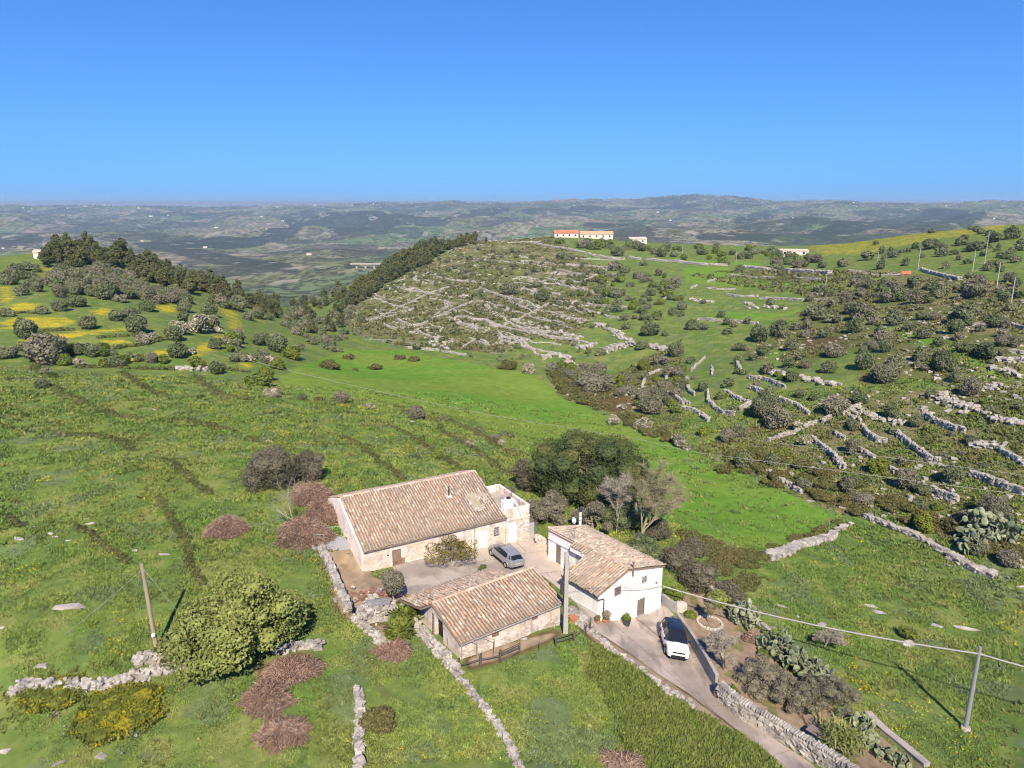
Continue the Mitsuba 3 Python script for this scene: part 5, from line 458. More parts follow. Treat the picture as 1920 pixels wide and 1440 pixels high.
# ------------------------------------------------------------------ materials
def c3(a, b, c):
    return mi.Color3f(a, b, c)
def sward(p, lush):
    """grass colour: broad and small patches of greens, olive and straw"""
    a, b, d = fbm(p.x/7, p.y/7, 0, 3), fbm(p.x/1.7 + 9, p.y/1.7, 0, 3), noise(p.x*3.1, p.y*3.1, p.z*2)
    g = mix(c3(.162, .212, .055), c3(.120, .194, .045), smoothstep(.35, .65, a))
    g = mix(g, c3(.200, .228, .074), smoothstep(.52, .72, b)*.8)
    g = mix(g, c3(.105, .165, .050), smoothstep(.50, .30, b)*.75)
    g = mix(g, c3(.125, .170, .085), smoothstep(.60, .78, fbm(p.x/2.6 + 40, p.y/2.6, 0, 2))*.7)
    return g*(.90 + .36*d)
def ground_col(p, n, uv):
    r = dr.sqrt(p.x*p.x + p.y*p.y)
    u, v = uv.x, uv.y
    big, mid, fine = fbm(p.x/21 + 3, p.y/21, 0, 3), fbm(p.x/3.3, p.y/3.3, 0, 3), noise(p.x*2.3, p.y*2.3, 0)
    soil = mix(c3(.27, .205, .145), c3(.35, .28, .21), mid)*(.8 + .4*fine)
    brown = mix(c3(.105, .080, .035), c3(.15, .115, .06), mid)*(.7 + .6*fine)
    rough = mix(c3(.130, .150, .050), c3(.205, .190, .100), smoothstep(.38, .68, mid*.6 + big*.4))*(.75 + .5*fine)
    rough = mix(rough, c3(.128, .162, .048), smoothstep(.53, .66, fbm(p.x/30 + 60, p.y/16, 0, 3))*.8)
    mead = sward(p, u)
    crop = mix(c3(.135, .270, .040), c3(.182, .275, .050), smoothstep(.35, .68, fbm(p.x/40 + 5, p.y/12, 0, 3)))*(.86 + .28*noise(p.x*.9, p.y*.9, 0))
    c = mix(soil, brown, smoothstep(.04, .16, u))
    c = mix(c, rough, smoothstep(.22, .36, u))
    c = mix(c, mead, smoothstep(.42, .56, u))
    c = mix(c, crop, smoothstep(.78, .94, u))
    yel = smoothstep(.30, .70, dr.maximum(v, 0)*.44 + .55*fbm(p.x/3.5, p.y/1.5, 0, 3) - .10 + .18*(noise(p.x*1.7, p.y*1.7, 0) - .5))*smoothstep(.02, .3, v)
    c = mix(c, mix(c3(.62, .46, .025), c3(.34, .34, .04), fine), yel*.9)
    lime = smoothstep(.60, .74, fbm(p.x/1.6 + 20, p.y/1.6, 0, 4) + .10*smoothstep(.8, 1, dr.abs(2*(p.z/1.9 - dr.floor(p.z/1.9)) - 1)))*smoothstep(-.05, -.5, v)
    c = mix(c, c3(.36, .345, .30)*(.8 + .4*fine), lime*.65)
    # the far valley and plateau
    f1, f2, f3 = fbm(p.x/300 + 3, p.y/520 + 8, 0, 4), fbm(p.x/110, p.y/190, 0, 3), noise(p.x/9, p.y/14, 0)
    d1, d2, cell = voronoi(p.x/230 + .5*f2, p.y/380 + .5*f1)
    far = mix(c3(.150, .165, .085), c3(.215, .195, .135), smoothstep(.35, .65, f2))
    far = mix(far, c3(.118, .168, .078), smoothstep(.70, .76, cell)*.9)
    far = mix(far, c3(.26, .24, .17), smoothstep(.24, .18, cell)*.8)
    far = far*(.74 + .48*smoothstep(.30, .62, noise(p.x/16, p.y/26, 0)))
    steep = smoothstep(.010, .05, 1 - dr.abs(n.z))
    wood = smoothstep(.505, .525, f1*.72 + .28*f2 + .10*steep - .02 + .06*(f3 - .5))
    wood = dr.maximum(wood*.75, smoothstep(.46, .34, u + .16*(f2 - .5) + .10*(f3 - .5)))
    far = mix(far, c3(.050, .064, .056)*(.6 + .8*f3), wood*.90)
    dots = smoothstep(.56, .68, f3)*smoothstep(.36, .56, fbm(p.x/260 + 31, p.y/330, 0, 3))
    far = mix(far, c3(.050, .060, .042), dots*.85)
    far = mix(far, c3(.38, .355, .31), smoothstep(.70, .80, fbm(p.x/50 + 77, p.y/90, 0, 4))*.55)
    return mix(c, far, smoothstep(620, 900, r))
bs('m_ground', ground_col, kind='diffuse')
bs('m_grass', lambda p, n, uv: sward(p, 0)*(.88 + .36*cell_rand(p.x*2.7, p.y*2.7)), kind='diffuse')
bs('m_weed', lambda p, n, uv: mix(c3(.115, .150, .040), c3(.17, .185, .060), noise(p.x*.8, p.y*.8, 0))*(.75 + .5*cell_rand(p.x*1.9, p.y*1.9)), kind='diffuse')
bs('m_scrub', lambda p, n, uv: mix(c3(.115, .140, .052), c3(.20, .185, .10), noise(p.x*.4, p.y*.4, 0))*(.6 + .8*cell_rand(p.x*1.1, p.y*1.1)), kind='diffuse')
bs('m_tallgrass', lambda p, n, uv: mix(c3(.175, .200, .060), c3(.125, .180, .045), noise(p.x*1.3, p.y*1.3, 0))*(.75 + .5*noise(p.x*5, p.y*5, p.z*3)), kind='diffuse')
bs('m_flower', lambda p, n, uv: mix(c3(.66, .44, .01), c3(.62, .54, .03), noise(p.x/3, p.y/3, 0)), kind='diffuse')
bs('m_daisy', lambda p, n, uv: mix(c3(.34, .34, .36), c3(.22, .22, .27), noise(p.x/2, p.y/2, 0)), kind='diffuse')
def leaf(key, a, b, hi=None):
    A, B, H = mi.ScalarColor3f(a), mi.ScalarColor3f(b), hi
    def fn(p, n, uv):
        c = mix(c3(*a), c3(*b), smoothstep(.3, .7, noise(p.x/2.8 + 5, p.y/2.8, p.z/4)))
        if H:
            c = mix(c, c3(*H), smoothstep(.52, .66, noise(p.x*1.3, p.y*1.3, p.z*1.3)*.45 + .55*noise(p.x*8, p.y*8, p.z*8)))
        return c*(.62 + .76*noise(p.x*4.3, p.y*4.3, p.z*4.3))
    bs(key, fn, kind='diffuse')
leaf('m_evergreen', (.122, .155, .078), (.182, .200, .122))
leaf('m_greybush', (.220, .208, .155), (.160, .172, .108))
leaf('m_greenbush', (.165, .205, .040), (.125, .170, .046))
leaf('m_blossom', (.20, .205, .12), (.27, .26, .17), (.58, .56, .49))
leaf('m_bramble', (.140, .128, .055), (.118, .132, .050))
leaf('m_dry_bramble', (.29, .195, .155), (.21, .15, .115), (.37, .27, .22))
leaf('m_pine', (.085, .105, .050), (.125, .130, .058))
leaf('m_bigpine', (.112, .124, .046), (.072, .100, .042))
leaf('m_yellowgreen', (.255, .290, .090), (.185, .222, .070))
leaf('m_olive', (.165, .165, .115), (.215, .198, .150))
leaf('m_dusky', (.115, .115, .078), (.155, .140, .102))
leaf('m_courttree', (.215, .165, .058), (.165, .150, .045))
leaf('m_yucca', (.16, .19, .045), (.115, .15, .035))
leaf('m_cactus', (.27, .31, .205), (.21, .25, .155))
bs('m_bark', lambda p, n, uv: mix(c3(.22, .19, .155), c3(.33, .29, .25), noise(p.x*6, p.y*6, p.z*2)))
bs('m_greytwig', lambda p, n, uv: mix(c3(.27, .25, .21), c3(.38, .36, .31), noise(p.x*6, p.y*6, p.z*2)))
bs('m_tantwig', lambda p, n, uv: mix(c3(.24, .225, .13), c3(.33, .30, .20), noise(p.x*2, p.y*2, p.z*2)))
def limestone(p, n, uv):
    return mix(c3(.27, .255, .235), c3(.47, .445, .41), smoothstep(.25, .7, fbm(p.x*1.7, p.y*1.7, p.z*1.7, 3)))*(.84 + .32*noise(p.x*9, p.y*9, p.z*9))
bs('m_stone', limestone, kind='diffuse')
bs('m_farstone', lambda p, n, uv: mix(c3(.30, .285, .255), c3(.52, .50, .455), fbm(p.x*.9, p.y*.9, p.z*2, 3))*(.85 + .3*noise(p.x*3, p.y*3, p.z*3)), kind='diffuse')
def plaster(base, stain, amt, masonry=0.):
    def fn(p, n, uv):
        a = fbm(p.x*.9, p.y*.9, p.z*.8, 4)
        streak = fbm(p.x*3.1 + 7, p.y*3.1, p.z*.35, 3)
        c = mix(c3(*base), c3(*stain), smoothstep(.42, .72, a)*amt)
        c = mix(c, c3(*stain)*.8, smoothstep(.50, .74, streak)*amt*.85)
        if masonry:
            low = smoothstep(.44, .56, fbm(p.x*.6 + 31, p.y*.6, p.z*1.0, 3) - .05*(p.z - .8))
            st = noise(p.x*4.2, p.y*4.2, p.z*6)
            c = mix(c, mix(c3(.72, .63, .50), c3(.42, .36, .29), st), low*masonry)
        return c*(.94 + .12*noise(p.x*14, p.y*14, p.z*14))
    return fn
bs('m_farmwall', plaster((.69, .605, .57), (.46, .40, .375), .8, .95), bump=(lambda p, n, uv: .02*fbm(p.x*5, p.y*5, p.z*7, 3), 5e-3))
bs('m_gablewall', plaster((.74, .655, .62), (.56, .49, .455), .65, .35), bump=(lambda p, n, uv: .02*fbm(p.x*5, p.y*5, p.z*7, 3), 5e-3))
bs('m_outwall', plaster((.66, .58, .545), (.38, .335, .31), .9, .8), bump=(lambda p, n, uv: .025*fbm(p.x*5, p.y*5, p.z*7, 3), 5e-3))
bs('m_white', plaster((.82, .82, .82), (.66, .65, .64), .6))
bs('m_greyband', value=(.50, .51, .52))
bs('m_concrete', plaster((.40, .375, .345), (.30, .28, .26), .7))
bs('m_greyconc', plaster((.33, .325, .315), (.25, .245, .235), .7))
bs('m_blueconc', value=(.36, .38, .42))
def yard_col(p, n, uv):
    a, b = fbm(p.x/2.6, p.y/2.6, 0, 4), fbm(p.x*1.4, p.y*1.4, 0, 3)
    c = mix(c3(.42, .375, .33), c3(.29, .26, .235), smoothstep(.38, .62, a))
    c = mix(c, c3(.50, .43, .37), smoothstep(-1.5, 3.0, p.x)*.8)
    return c*(.86 + .28*b)
bs('m_yard', yard_col)
def drive_col(p, n, uv):
    a, b = fbm(p.x/1.9, p.y/3.2, 0, 4), fbm(p.x*1.5, p.y*1.5, 0, 3)
    c = mix(c3(.43, .37, .325), c3(.30, .26, .23), smoothstep(.38, .62, a))
    c = mix(c, c3(.20, .18, .165), smoothstep(.60, .74, fbm(p.x/.8 + 50, p.y/2.4, 0, 3))*.6)
    return c*(.84 + .32*b)
bs('m_drive', drive_col)
bs('m_track', lambda p, n, uv: mix(c3(.50, .46, .40), c3(.38, .34, .29), fbm(p.x/2, p.y/2, 0, 3)), kind='diffuse')
def soil_col(p, n, uv):
    a, b = fbm(p.x/1.6, p.y/1.6, 0, 4), noise(p.x*3, p.y*3, 0)
    c = mix(c3(.26, .19, .135), c3(.34, .265, .20), a)
    return mix(c, c3(.13, .15, .045), smoothstep(.57, .70, fbm(p.x/1.1 + 9, p.y/1.1, 0, 3))*.7)*(.82 + .36*b)
bs('m_soil', soil_col, kind='diffuse')
scene['m_tiles'] = {'type': 'twosided', 'bsdf': {'type': 'diffuse', 'reflectance': {'type': 'mesh_attribute', 'name': 'vertex_color'}}}
bs('m_tilebed', lambda p, n, uv: mix(c3(.23, .175, .14), c3(.29, .235, .19), noise(p.x*3, p.y*3, p.z*3)), kind='diffuse')
bs('m_rust', lambda p, n, uv: mix(c3(.20, .105, .08), c3(.29, .18, .14), noise(p.x*6, p.y*6, p.z*6)))
bs('m_redtile', lambda p, n, uv: mix(c3(.40, .14, .085), c3(.50, .22, .14), noise(p.x/2, p.y/2, p.z)))
bs('m_tantile', lambda p, n, uv: mix(c3(.45, .29, .18), c3(.52, .37, .25), noise(p.x/2, p.y/2, p.z)))
bs('m_pinktile', value=(.50, .40, .34))
bs('m_shutter', lambda p, n, uv: mix(c3(.16, .135, .125), c3(.22, .19, .175), noise(p.x*5, p.y*5, p.z*20)), rough=.6)
bs('m_brownwood', lambda p, n, uv: mix(c3(.20, .135, .105), c3(.30, .215, .175), noise(p.x*9, p.y*9, p.z*2)))
bs('m_oldwood', lambda p, n, uv: mix(c3(.075, .062, .055), c3(.14, .12, .10), noise(p.x*9, p.y*9, p.z*2)))
bs('m_polewood', lambda p, n, uv: mix(c3(.36, .31, .24), c3(.26, .22, .17), noise(p.x*9, p.y*9, p.z*1.2)))
bs('m_poleconc', lambda p, n, uv: mix(c3(.46, .44, .42), c3(.38, .36, .34), noise(p.x*5, p.y*5, p.z*1.2)))
bs('m_steel', value=(.36, .375, .40), rough=.5, metallic=.4)
bs('m_dark', value=(.022, .022, .024), rough=.6)
bs('m_darkmetal', value=(.10, .105, .11), rough=.45, metallic=.5)
bs('m_whitedoor', value=(.80, .78, .76), rough=.5)
bs('m_plastic', value=(.82, .84, .86), rough=.35)
bs('m_rail', value=(.32, .42, .36), rough=.5)
bs('m_cable', value=(.42, .41, .40), rough=.6)
bs('m_thincable', value=(.30, .31, .28), rough=.6)
bs('m_pvc', value=(.70, .71, .72), rough=.5)
bs('m_terracotta', value=(.36, .20, .14))
bs('m_orange', value=(.50, .19, .11))
bs('m_carwhite', value=(.80, .81, .82), rough=.25, spec=.5, clearcoat=.8)
bs('m_carblack', value=(.012, .014, .022), rough=.2, spec=.5, clearcoat=.8)
bs('m_carsilver', value=(.36, .38, .40), rough=.28, metallic=.45, clearcoat=.8)
bs('m_carglass', value=(.015, .02, .028), rough=.08, spec=.6)
bs('m_tyre', value=(.02, .02, .02), rough=.85)
bs('m_rim', value=(.42, .43, .45), rough=.35, metallic=.6)
bs('m_lamp', value=(.62, .65, .68), rough=.12, spec=.6)
bs('m_taillamp', value=(.42, .03, .03), rough=.2)
bs('m_brownsheet', value=(.235, .19, .18), rough=.6)

# ------------------------------------------------------------------ the setting: land, paving, soil
POLY = {k: [shapely.Polygon(q).buffer(0) for q in v if len(q) > 2] for k, v in COVER.items()}
def inside(k, x, y, grow=0.):
    m = np.zeros(np.shape(x), bool)
    for g in POLY[k]:
        m |= shapely.contains_xy(g.buffer(grow) if grow else g, x, y)
    return m
def land():
    az = np.radians(np.concatenate([np.linspace(-180, -46, 46), np.arange(-43, 43.01, .25), np.linspace(46, 180, 46)]))
    r = np.concatenate([[.5, 4, 9, 14, 18], np.exp(np.arange(math.log(22), math.log(700), .0054)), np.exp(np.arange(math.log(704), math.log(12000), .0115))])
    R, A = np.meshgrid(r, az, indexing='ij')
    x, y = R*np.sin(A), R*np.cos(A)
    z = ground(x, y)
    u, v = np.full(x.shape, .62), np.zeros(x.shape)
    u[inside('rough', x, y)] = .40
    u[inside('rocky', x, y)] = .43
    v[inside('rocky', x, y)] = -1
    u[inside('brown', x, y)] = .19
    u[inside('ochre', x, y)], v[inside('ochre', x, y)] = .60, .62
    v[inside('yellow', x, y)] = 1
    u[inside('crop', x, y)] = 1
    u[inside('wood', x, y) & (np.hypot(x, y) > 900)] = .05
    u[inside('dry', x, y)] = .03
    u[inside('pit', x, y, 1.2)] = .03
    u, v = gaussian_filter(u, 1.3), gaussian_filter(v, 1.3)
    n, k = x.shape
    i, j = np.meshgrid(np.arange(n - 1), np.arange(k - 1), indexing='ij')
    q = np.stack([i*k + j, i*k + j + 1, (i + 1)*k + j + 1, (i + 1)*k + j], -1).reshape(-1, 4)
    V = np.stack([x, y, z], -1).reshape(-1, 3)
    add('ground', (V, q), 'm_ground', smooth=True, uv=np.stack([u.ravel(), v.ravel()], -1))
    tag('ground', kind='structure')
    return z.min(), z.max()
LOW, HIGH = land()
def sheet(key, poly, bsdf, lift, step, wobble=.25):
    b = shapely.Polygon(poly).buffer(0)
    x0, y0, x1, y1 = b.bounds
    gx, gy = np.meshgrid(np.arange(x0, x1, step), np.arange(y0, y1, step))
    p = np.stack([gx.ravel(), gy.ravel()], -1)
    p = p[shapely.contains_xy(b.buffer(-step*.4), p[:, 0], p[:, 1])]
    ring = b.exterior.segmentize(step)
    e = np.array(ring.coords)[:-1]
    e = e + wobble*step*(np.stack([meshkit.noise(np.c_[e*1.3, 0*e[:, 0]], 1), meshkit.noise(np.c_[e*1.3, 0*e[:, 0]], 2)], -1) - .5)
    p = np.vstack([p, e])
    t = Delaunay(p).simplices
    c = p[t].mean(1)
    t = t[shapely.contains_xy(b, c[:, 0], c[:, 1])]
    a = p[t]
    flip = np.cross(a[:, 1] - a[:, 0], a[:, 2] - a[:, 0]) < 0
    t[flip] = t[flip][:, ::-1]
    k = add(key, (np.c_[p, ground(p[:, 0], p[:, 1]) + lift], t), bsdf, smooth=True)
    if '__' not in key:
        tag(k, kind='structure')
    return k
def slabs(key, poly, bsdf, deg, a, b, step, seed):
    """a bed with cast slabs on it, each slab a piece with its own edge"""
    sheet(key, poly, 'm_joint', .02, step)
    r = np.random.default_rng(seed)
    g = shapely.Polygon(poly).buffer(0)
    q = shapely.affinity.rotate(g, -deg, origin=(0, 0))
    x0, y0, x1, y1 = q.bounds
    y = y0
    while y < y1:
        h, x = b*r.uniform(.8, 1.2), x0 - a*r.uniform()
        while x < x1:
            w = a*r.uniform(.75, 1.25)
            c = shapely.affinity.rotate(shapely.box(x + .02, y + .02, x + w - .02, y + h - .02), deg, origin=(0, 0)).intersection(g)
            for part in getattr(c, 'geoms', [c]):
                if part.geom_type == 'Polygon' and part.area > .25:
                    sheet(key + '__slab', part.exterior.coords, bsdf, .05 + float(r.uniform(0, .012)), step, wobble=0)
            x += w
        y += h
bs('m_joint', value=(.22, .19, .16))
slabs('courtyard_paving', COVER['yard'][0], 'm_yard', 30, 4.4, 3.8, .5, 1)
slabs('driveway', COVER['drive'][0], 'm_drive', -60, 6.5, 3.4, .5, 2)
sheet('garden_soil', COVER['garden'][0], 'm_soil', .04, .6)
for q in COVER['track']:
    sheet('dirt_track', q, 'm_track', .12, 4.)

# ------------------------------------------------------------------ buildings
PAL = np.array([[.575, .46, .36], [.55, .415, .325], [.55, .38, .27], [.48, .42, .35], [.43, .345, .28], [.64, .55, .46], [.51, .365, .28]])
def coppi(F, x0, x1, y0, z0, y1, z1, r, weights, pitch=.27, tl=.40, mess=.0, bright=1.):
    """rows of barrel tiles running up the slope, each tile its own size, tilt and tone"""
    nx, L = int((x1 - x0)/pitch), math.hypot(y1 - y0, z1 - z0)
    ny = int(L/(tl*.86))
    sv, up = np.array([0, (y1 - y0)/L, (z1 - z0)/L]), np.array([0, -(z1 - z0)/L, abs(y1 - y0)/L])
    if y1 < y0:
        up = np.array([0, (z1 - z0)/L, abs(y1 - y0)/L])
    X, J = np.meshgrid(x0 + (np.arange(nx) + .5)*(x1 - x0)/nx, np.arange(ny), indexing='ij')
    X, J = X.ravel(), J.ravel()
    n = len(X)
    w = np.asarray(weights, float)
    col = PAL[r.choice(len(PAL), n, p=w/w.sum())]*r.uniform(.78, 1.14, (n, 1))*bright
    edge = np.clip(1 - J/2.2, 0, 1)[:, None]*.6
    col = col*(1 - edge) + np.array([.30, .265, .215])*edge
    P = F(np.c_[X, X*0 + 1, X*0])
    lich = np.clip((meshkit.fbm(P*.35, 3, 2) - .45)*3.2, 0, .75)[:, None]
    col = col*(1 - lich*.55) + col.mean(1, keepdims=True)*np.array([1.02, .93, .80])*lich*.55
    g = np.linspace(0, np.pi, 5)
    V = []
    X = X + r.normal(0, .012 + mess*.05, n)
    for end, k in ((0, 1.), (1, .80)):
        s = (J + end*1.16)*L/ny + r.normal(0, .012 + mess*.06, n) - (.05 if end == 0 else 0) - (J == 0)*np.abs(r.normal(0, .05, n))
        s = np.clip(s, -.16, L + .05)
        rad = .086*k*r.uniform(.92, 1.08, n)
        lift = (.050 if end == 0 else .018) + r.uniform(0, .012 + mess*.07, n)
        for a in g:
            q = (X + rad*math.cos(a) + r.normal(0, mess*.02, n))[:, None]*[1, 0, 0] + s[:, None]*sv + (lift + 1.25*rad*math.sin(a))[:, None]*up
            V.append(q + [0, y0, z0])
    V = np.stack(V, 1)                       # n, 10, 3
    V[..., 2] += .09*(meshkit.fbm(V.reshape(-1, 3)*[.45, .45, 0], 3, 8).reshape(V.shape[:2]) - .5) + .02*np.sin(V[..., 0]*.5)
    q = np.array([[i, i + 1, i + 6, i + 5] for i in range(4)])
    f = np.vstack([q[:, [0, 1, 2]], q[:, [0, 2, 3]], [[0, 2, 1], [0, 3, 2], [0, 4, 3]]])
    Fa = (np.arange(n)[:, None, None]*10 + f).reshape(-1, 3)
    return F(V.reshape(-1, 3)), Fa, np.repeat(col, 10, 0)
def roof_part(parent, F, slopes, r, weights, label=None, ridge=None, **kw):
    """bed, tiles and ridge of one roof"""
    bed = None
    V, Fc, C, n = [], [], [], 0
    for (x0, x1, y0, z0, y1, z1, wts, ms) in slopes:
        b = hull([(x, y, z - h) for x in (x0, x1) for y, z in ((y0, z0), (y1, z1)) for h in (.075, .16)])
        bed = b if bed is None else bed + b
        v, f, c = coppi(F, x0, x1, y0, z0, y1, z1, r, wts or weights, mess=ms, **kw)
        V.append(v); Fc.append(f + n); C.append(c); n += len(v)
    k = add('roof', F.m(bed), 'm_tilebed', parent)
    t = add('barrel_tiles', (np.vstack(V), np.vstack(Fc)), 'm_tiles', k, smooth=False, color=np.vstack(C))
    tag(t, kind='stuff')
    if ridge:
        x0, x1, y, z = ridge
        xs = np.arange(x0, x1, .36)
        mb, cs = MB(), []
        for x in xs:
            v, f = tube([(x, y, z + r.uniform(-.01, .02)), (x + .40, y, z + .02)], [.125, .105], 8)
            mb.put(F(v), f); cs += [PAL[r.integers(len(PAL))]*r.uniform(.85, 1.15)]*len(v)
        rt = add('ridge_tiles', mb.out(), 'm_tiles', k, smooth=False, color=np.array(cs))
        tag(rt, kind='stuff')
    return k
def opening(F, parent, what, x0, x1, z0, z1, y, mat, deep=.16, frame=None, slats=0, mat2=None):
    """a door or window set back in its recess, seen on a wall that faces -y"""
    k = add(what, F.m(box(x0, x1, y + deep, y + deep + .05, z0, z1)), mat, parent)
    if frame:
        t = .05
        m = box(x0, x0 + t, y + deep - .05, y + deep, z0, z1) + box(x1 - t, x1, y + deep - .05, y + deep, z0, z1) + box(x0 + t, x1 - t, y + deep - .05, y + deep, z1 - t, z1)
        if what == 'window':
            m = m + box(x0 + t, x1 - t, y + deep - .05, y + deep, z0, z0 + t) + box((x0 + x1)/2 - .025, (x0 + x1)/2 + .025, y + deep - .045, y + deep, z0 + t, z1 - t)
        add('frame', F.m(m), frame, k)
    if slats:
        m = MB()
        for i in range(slats):
            zz = z0 + .06 + (z1 - z0 - .12)*(i + .5)/slats
            m.put(*F.m(box(x0 + .06, x1 - .06, y + deep - .03, y + deep - .002, zz, zz + (z1 - z0)/slats*.55)))
        tag(add('slats', m.out(), mat2 or mat, k), kind='stuff')
    return k
r1 = np.random.default_rng(3)
FARM = Frame((-12.84, 58.24), 29.5)
farm = thing('farmhouse', 'long old stone farmhouse with pale barrel tile roof behind the courtyard', 'house')
YF = .30
cut = [box(2.66, 3.52, YF - .1, YF + .3, -.25, 1.82), box(11.38, 12.2, YF - .1, YF + .3, -.75, 1.66), box(12.92, 13.54, YF - .1, YF + .3, .65, 1.65), box(7.8, 8.65, YF - .1, YF + .5, -.7, 1.35), box(9.05, 9.95, YF - .1, YF + .5, -.7, 1.1)]
body = hull([(x, y, z) for x in (0.04, 14.2) for y, z in ((YF, -1.6), (YF, 2.40), (6.6, 4.93), (10.35, 3.58), (10.35, -1.6))]) - box(-.1, .35, 4.25, 5.15, 1.2, 2.55)
for b in cut:
    body = body - b
add('wall', FARM.m(body), 'm_farmwall', farm)
add('gable_wall', FARM.m(hull([(x, y, z) for x in (-.16, .04) for y, z in ((YF + .02, -1.6), (YF + .02, 2.52), (6.6, 5.08), (10.33, 3.72), (10.33, -1.6))]) - box(-.3, .35, 4.25, 5.15, 1.2, 2.55)), 'm_gablewall', farm)
fr = roof_part(farm, FARM, [(0., 14.22, 0, 2.5, 6.6, 5.1, None, .06), (0., 14.22, 10.6, 3.62, 6.6, 5.1, None, .1)], r1, [3, 3, 1.6, 2, 1.3, 2, 1.2], ridge=(0, 14.0, 6.6, 5.13))
opening(FARM, farm, 'door', 2.66, 3.52, -.2, 1.82, YF, 'm_brownwood', frame='m_shutter', slats=12)
g = add('gate', FARM.m(box(2.62, 3.76, YF - .16, YF - .13, .78, .86) + box(2.62, 3.76, YF - .16, YF - .13, -.1, -.02) + box(2.62, 2.70, YF - .16, YF - .13, -.22, .95) + box(3.68, 3.76, YF - .16, YF - .13, -.22, .95)), 'm_brownwood', farm)
m = MB()
for i in range(11):
    m.put(*FARM.m(box(2.63 + i*.104, 2.70 + i*.104, YF - .125, YF - .10, -.22, .95)))
tag(add('slats', m.out(), 'm_brownwood', g), kind='stuff')
opening(FARM, farm, 'white_door', 11.38, 12.2, -.7, 1.66, YF, 'm_whitedoor', frame='m_pvc', deep=.08)
opening(FARM, farm, 'window', 12.92, 13.54, .65, 1.65, YF, 'm_dark', frame='m_steel', slats=5, mat2='m_steel')
opening(FARM, farm, 'doorway', 7.8, 8.65, -.7, 1.35, YF, 'm_dark', deep=.4)
opening(FARM, farm, 'doorway', 9.05, 9.95, -.7, 1.1, YF, 'm_dark', deep=.4)
add('door_surround', FARM.m(box(11.2, 11.38, YF - .03, YF + .02, -.7, 1.9) + box(12.2, 12.36, YF - .03, YF + .02, -.7, 1.9) + box(11.2, 12.36, YF - .03, YF + .02, 1.66, 2.2)), 'm_gablewall', farm)
add('door_surround', FARM.m(box(2.44, 2.66, YF - .02, YF + .03, .1, 2.05) + box(3.52, 3.74, YF - .02, YF + .03, -.0, 2.05) + box(2.66, 3.52, YF - .02, YF + .03, 1.82, 2.05)), 'm_gablewall', farm)
add('side_door', FARM.m(box(.22, .28, 4.3, 5.1, 1.2, 2.5)), 'm_shutter', farm)
add('vent', FARM.m(box(2.18, 2.34, YF - .01, YF + .02, 1.40, 1.54)), 'm_dark', farm)
add('downpipe', FARM.m(tube([(10.85, YF - .07, 2.3), (10.85, YF - .07, -.45)], .05, 8)), 'm_greyconc', farm)
add('eave_course', FARM.m(box(0.0, 14.2, YF - .10, YF - .002, 2.22, 2.40)), 'm_gablewall', farm)
fl = add('flue', FARM.m(tube([(9.98, 4.03, 3.9), (9.98, 4.03, 5.15)], .075, 10)), 'm_darkmetal', farm)
add('collar', FARM.m(box(9.75, 10.2, 3.8, 4.25, 4.02, 4.22)), 'm_gablewall', fl)
sl, c0 = (5.1 - 2.5)/6.6, 2.5
sk = lambda x, y, h: (x, y, c0 + sl*y + h)
add('patched_opening', FARM.m(hull([sk(x, y, h) for x, y in ((11.48, 1.7), (12.45, 1.82), (12.72, 3.6), (11.8, 3.75)) for h in (.10, .19)])), 'm_patch', fr)
bs('m_patch', lambda p, n, uv: mix(c3(.33, .30, .20), c3(.40, .36, .27), noise(p.x*2, p.y*2, 0)))
mb, cs = MB(), []
for i in range(110):
    t = r1.uniform(0, 1)
    e = [(11.4 + .3*t, 1.6 + 2.3*t), (12.5 + .3*t, 1.7 + 2.0*t), (11.4 + t, 1.62), (13.0 + .6*r1.uniform(), 2.2 + 1.2*t)][r1.integers(4)]
    v, f = STONES[r1.integers(8)]
    c_ = sk(e[0] + r1.normal(0, .12), e[1] + r1.normal(0, .12), .16)
    v = v*r1.uniform(.12, .3, 3)*[1, 1, .5] + c_
    mb.put(FARM(v), f); cs += [np.array([.52, .46, .41])*r1.uniform(.7, 1.2)]*len(v)
tag(add('broken_tiles', mb.out(), 'm_tiles', fr, color=np.array(cs)), kind='stuff')
# flat-roofed annex at the right end
ann = thing('flat_roofed_annex', 'flat roofed annex with tall parapet at the right end of the farmhouse', 'annex')
A0, A1, Z1 = 14.24, 16.86, 3.2
bx = box(A0, A1, YF - .03, 6.4, -1.8, Z1) - box(A0 + .22, A1 - .24, YF + .22, 6.15, 2.55, 4) - box(14.5, 15.4, YF - .2, YF + .2, -.7, 1.78) - box(A0 - .1, A0 + .3, 1.2, 6.1, 2.62, 4)
add('wall', FARM.m(bx), 'm_farmwall', ann)
add('cornice', FARM.m(box(A0, A1 + .02, YF - .11, YF - .032, 2.02, 2.2)), 'm_gablewall', ann)
add('terrace_floor', FARM.m(box(A0 + .22, A1 - .24, YF + .22, 6.15, 2.55, 2.60)), 'm_concrete', ann)
add('coping', FARM.m(box(A0 + .02, A1 + .03, 6.13, 6.43, Z1, Z1 + .06) + box(A1 - .26, A1 + .03, YF - .05, 6.13, Z1, Z1 + .055)), 'm_gablewall', ann)
opening(FARM, ann, 'white_door', 14.5, 15.4, -.65, 1.78, YF - .03, 'm_whitedoor', frame='m_pvc', deep=.08)
add('white_side_wall', FARM.m(box(14.10, 14.235, YF + .0, YF + .75, 2.62, 4.0)), 'm_white', ann)
t = thing('water_tank', 'white water tank with dark lid on the flat annex roof', 'water tank')
add('tank', FARM.m(tube([(14.95, 1.05, 2.62), (14.95, 1.05, 2.75), (14.95, 1.05, 3.85), (14.95, 1.05, 4.0)], [.44, .50, .50, .36], 20)), 'm_plastic', t, smooth=40)
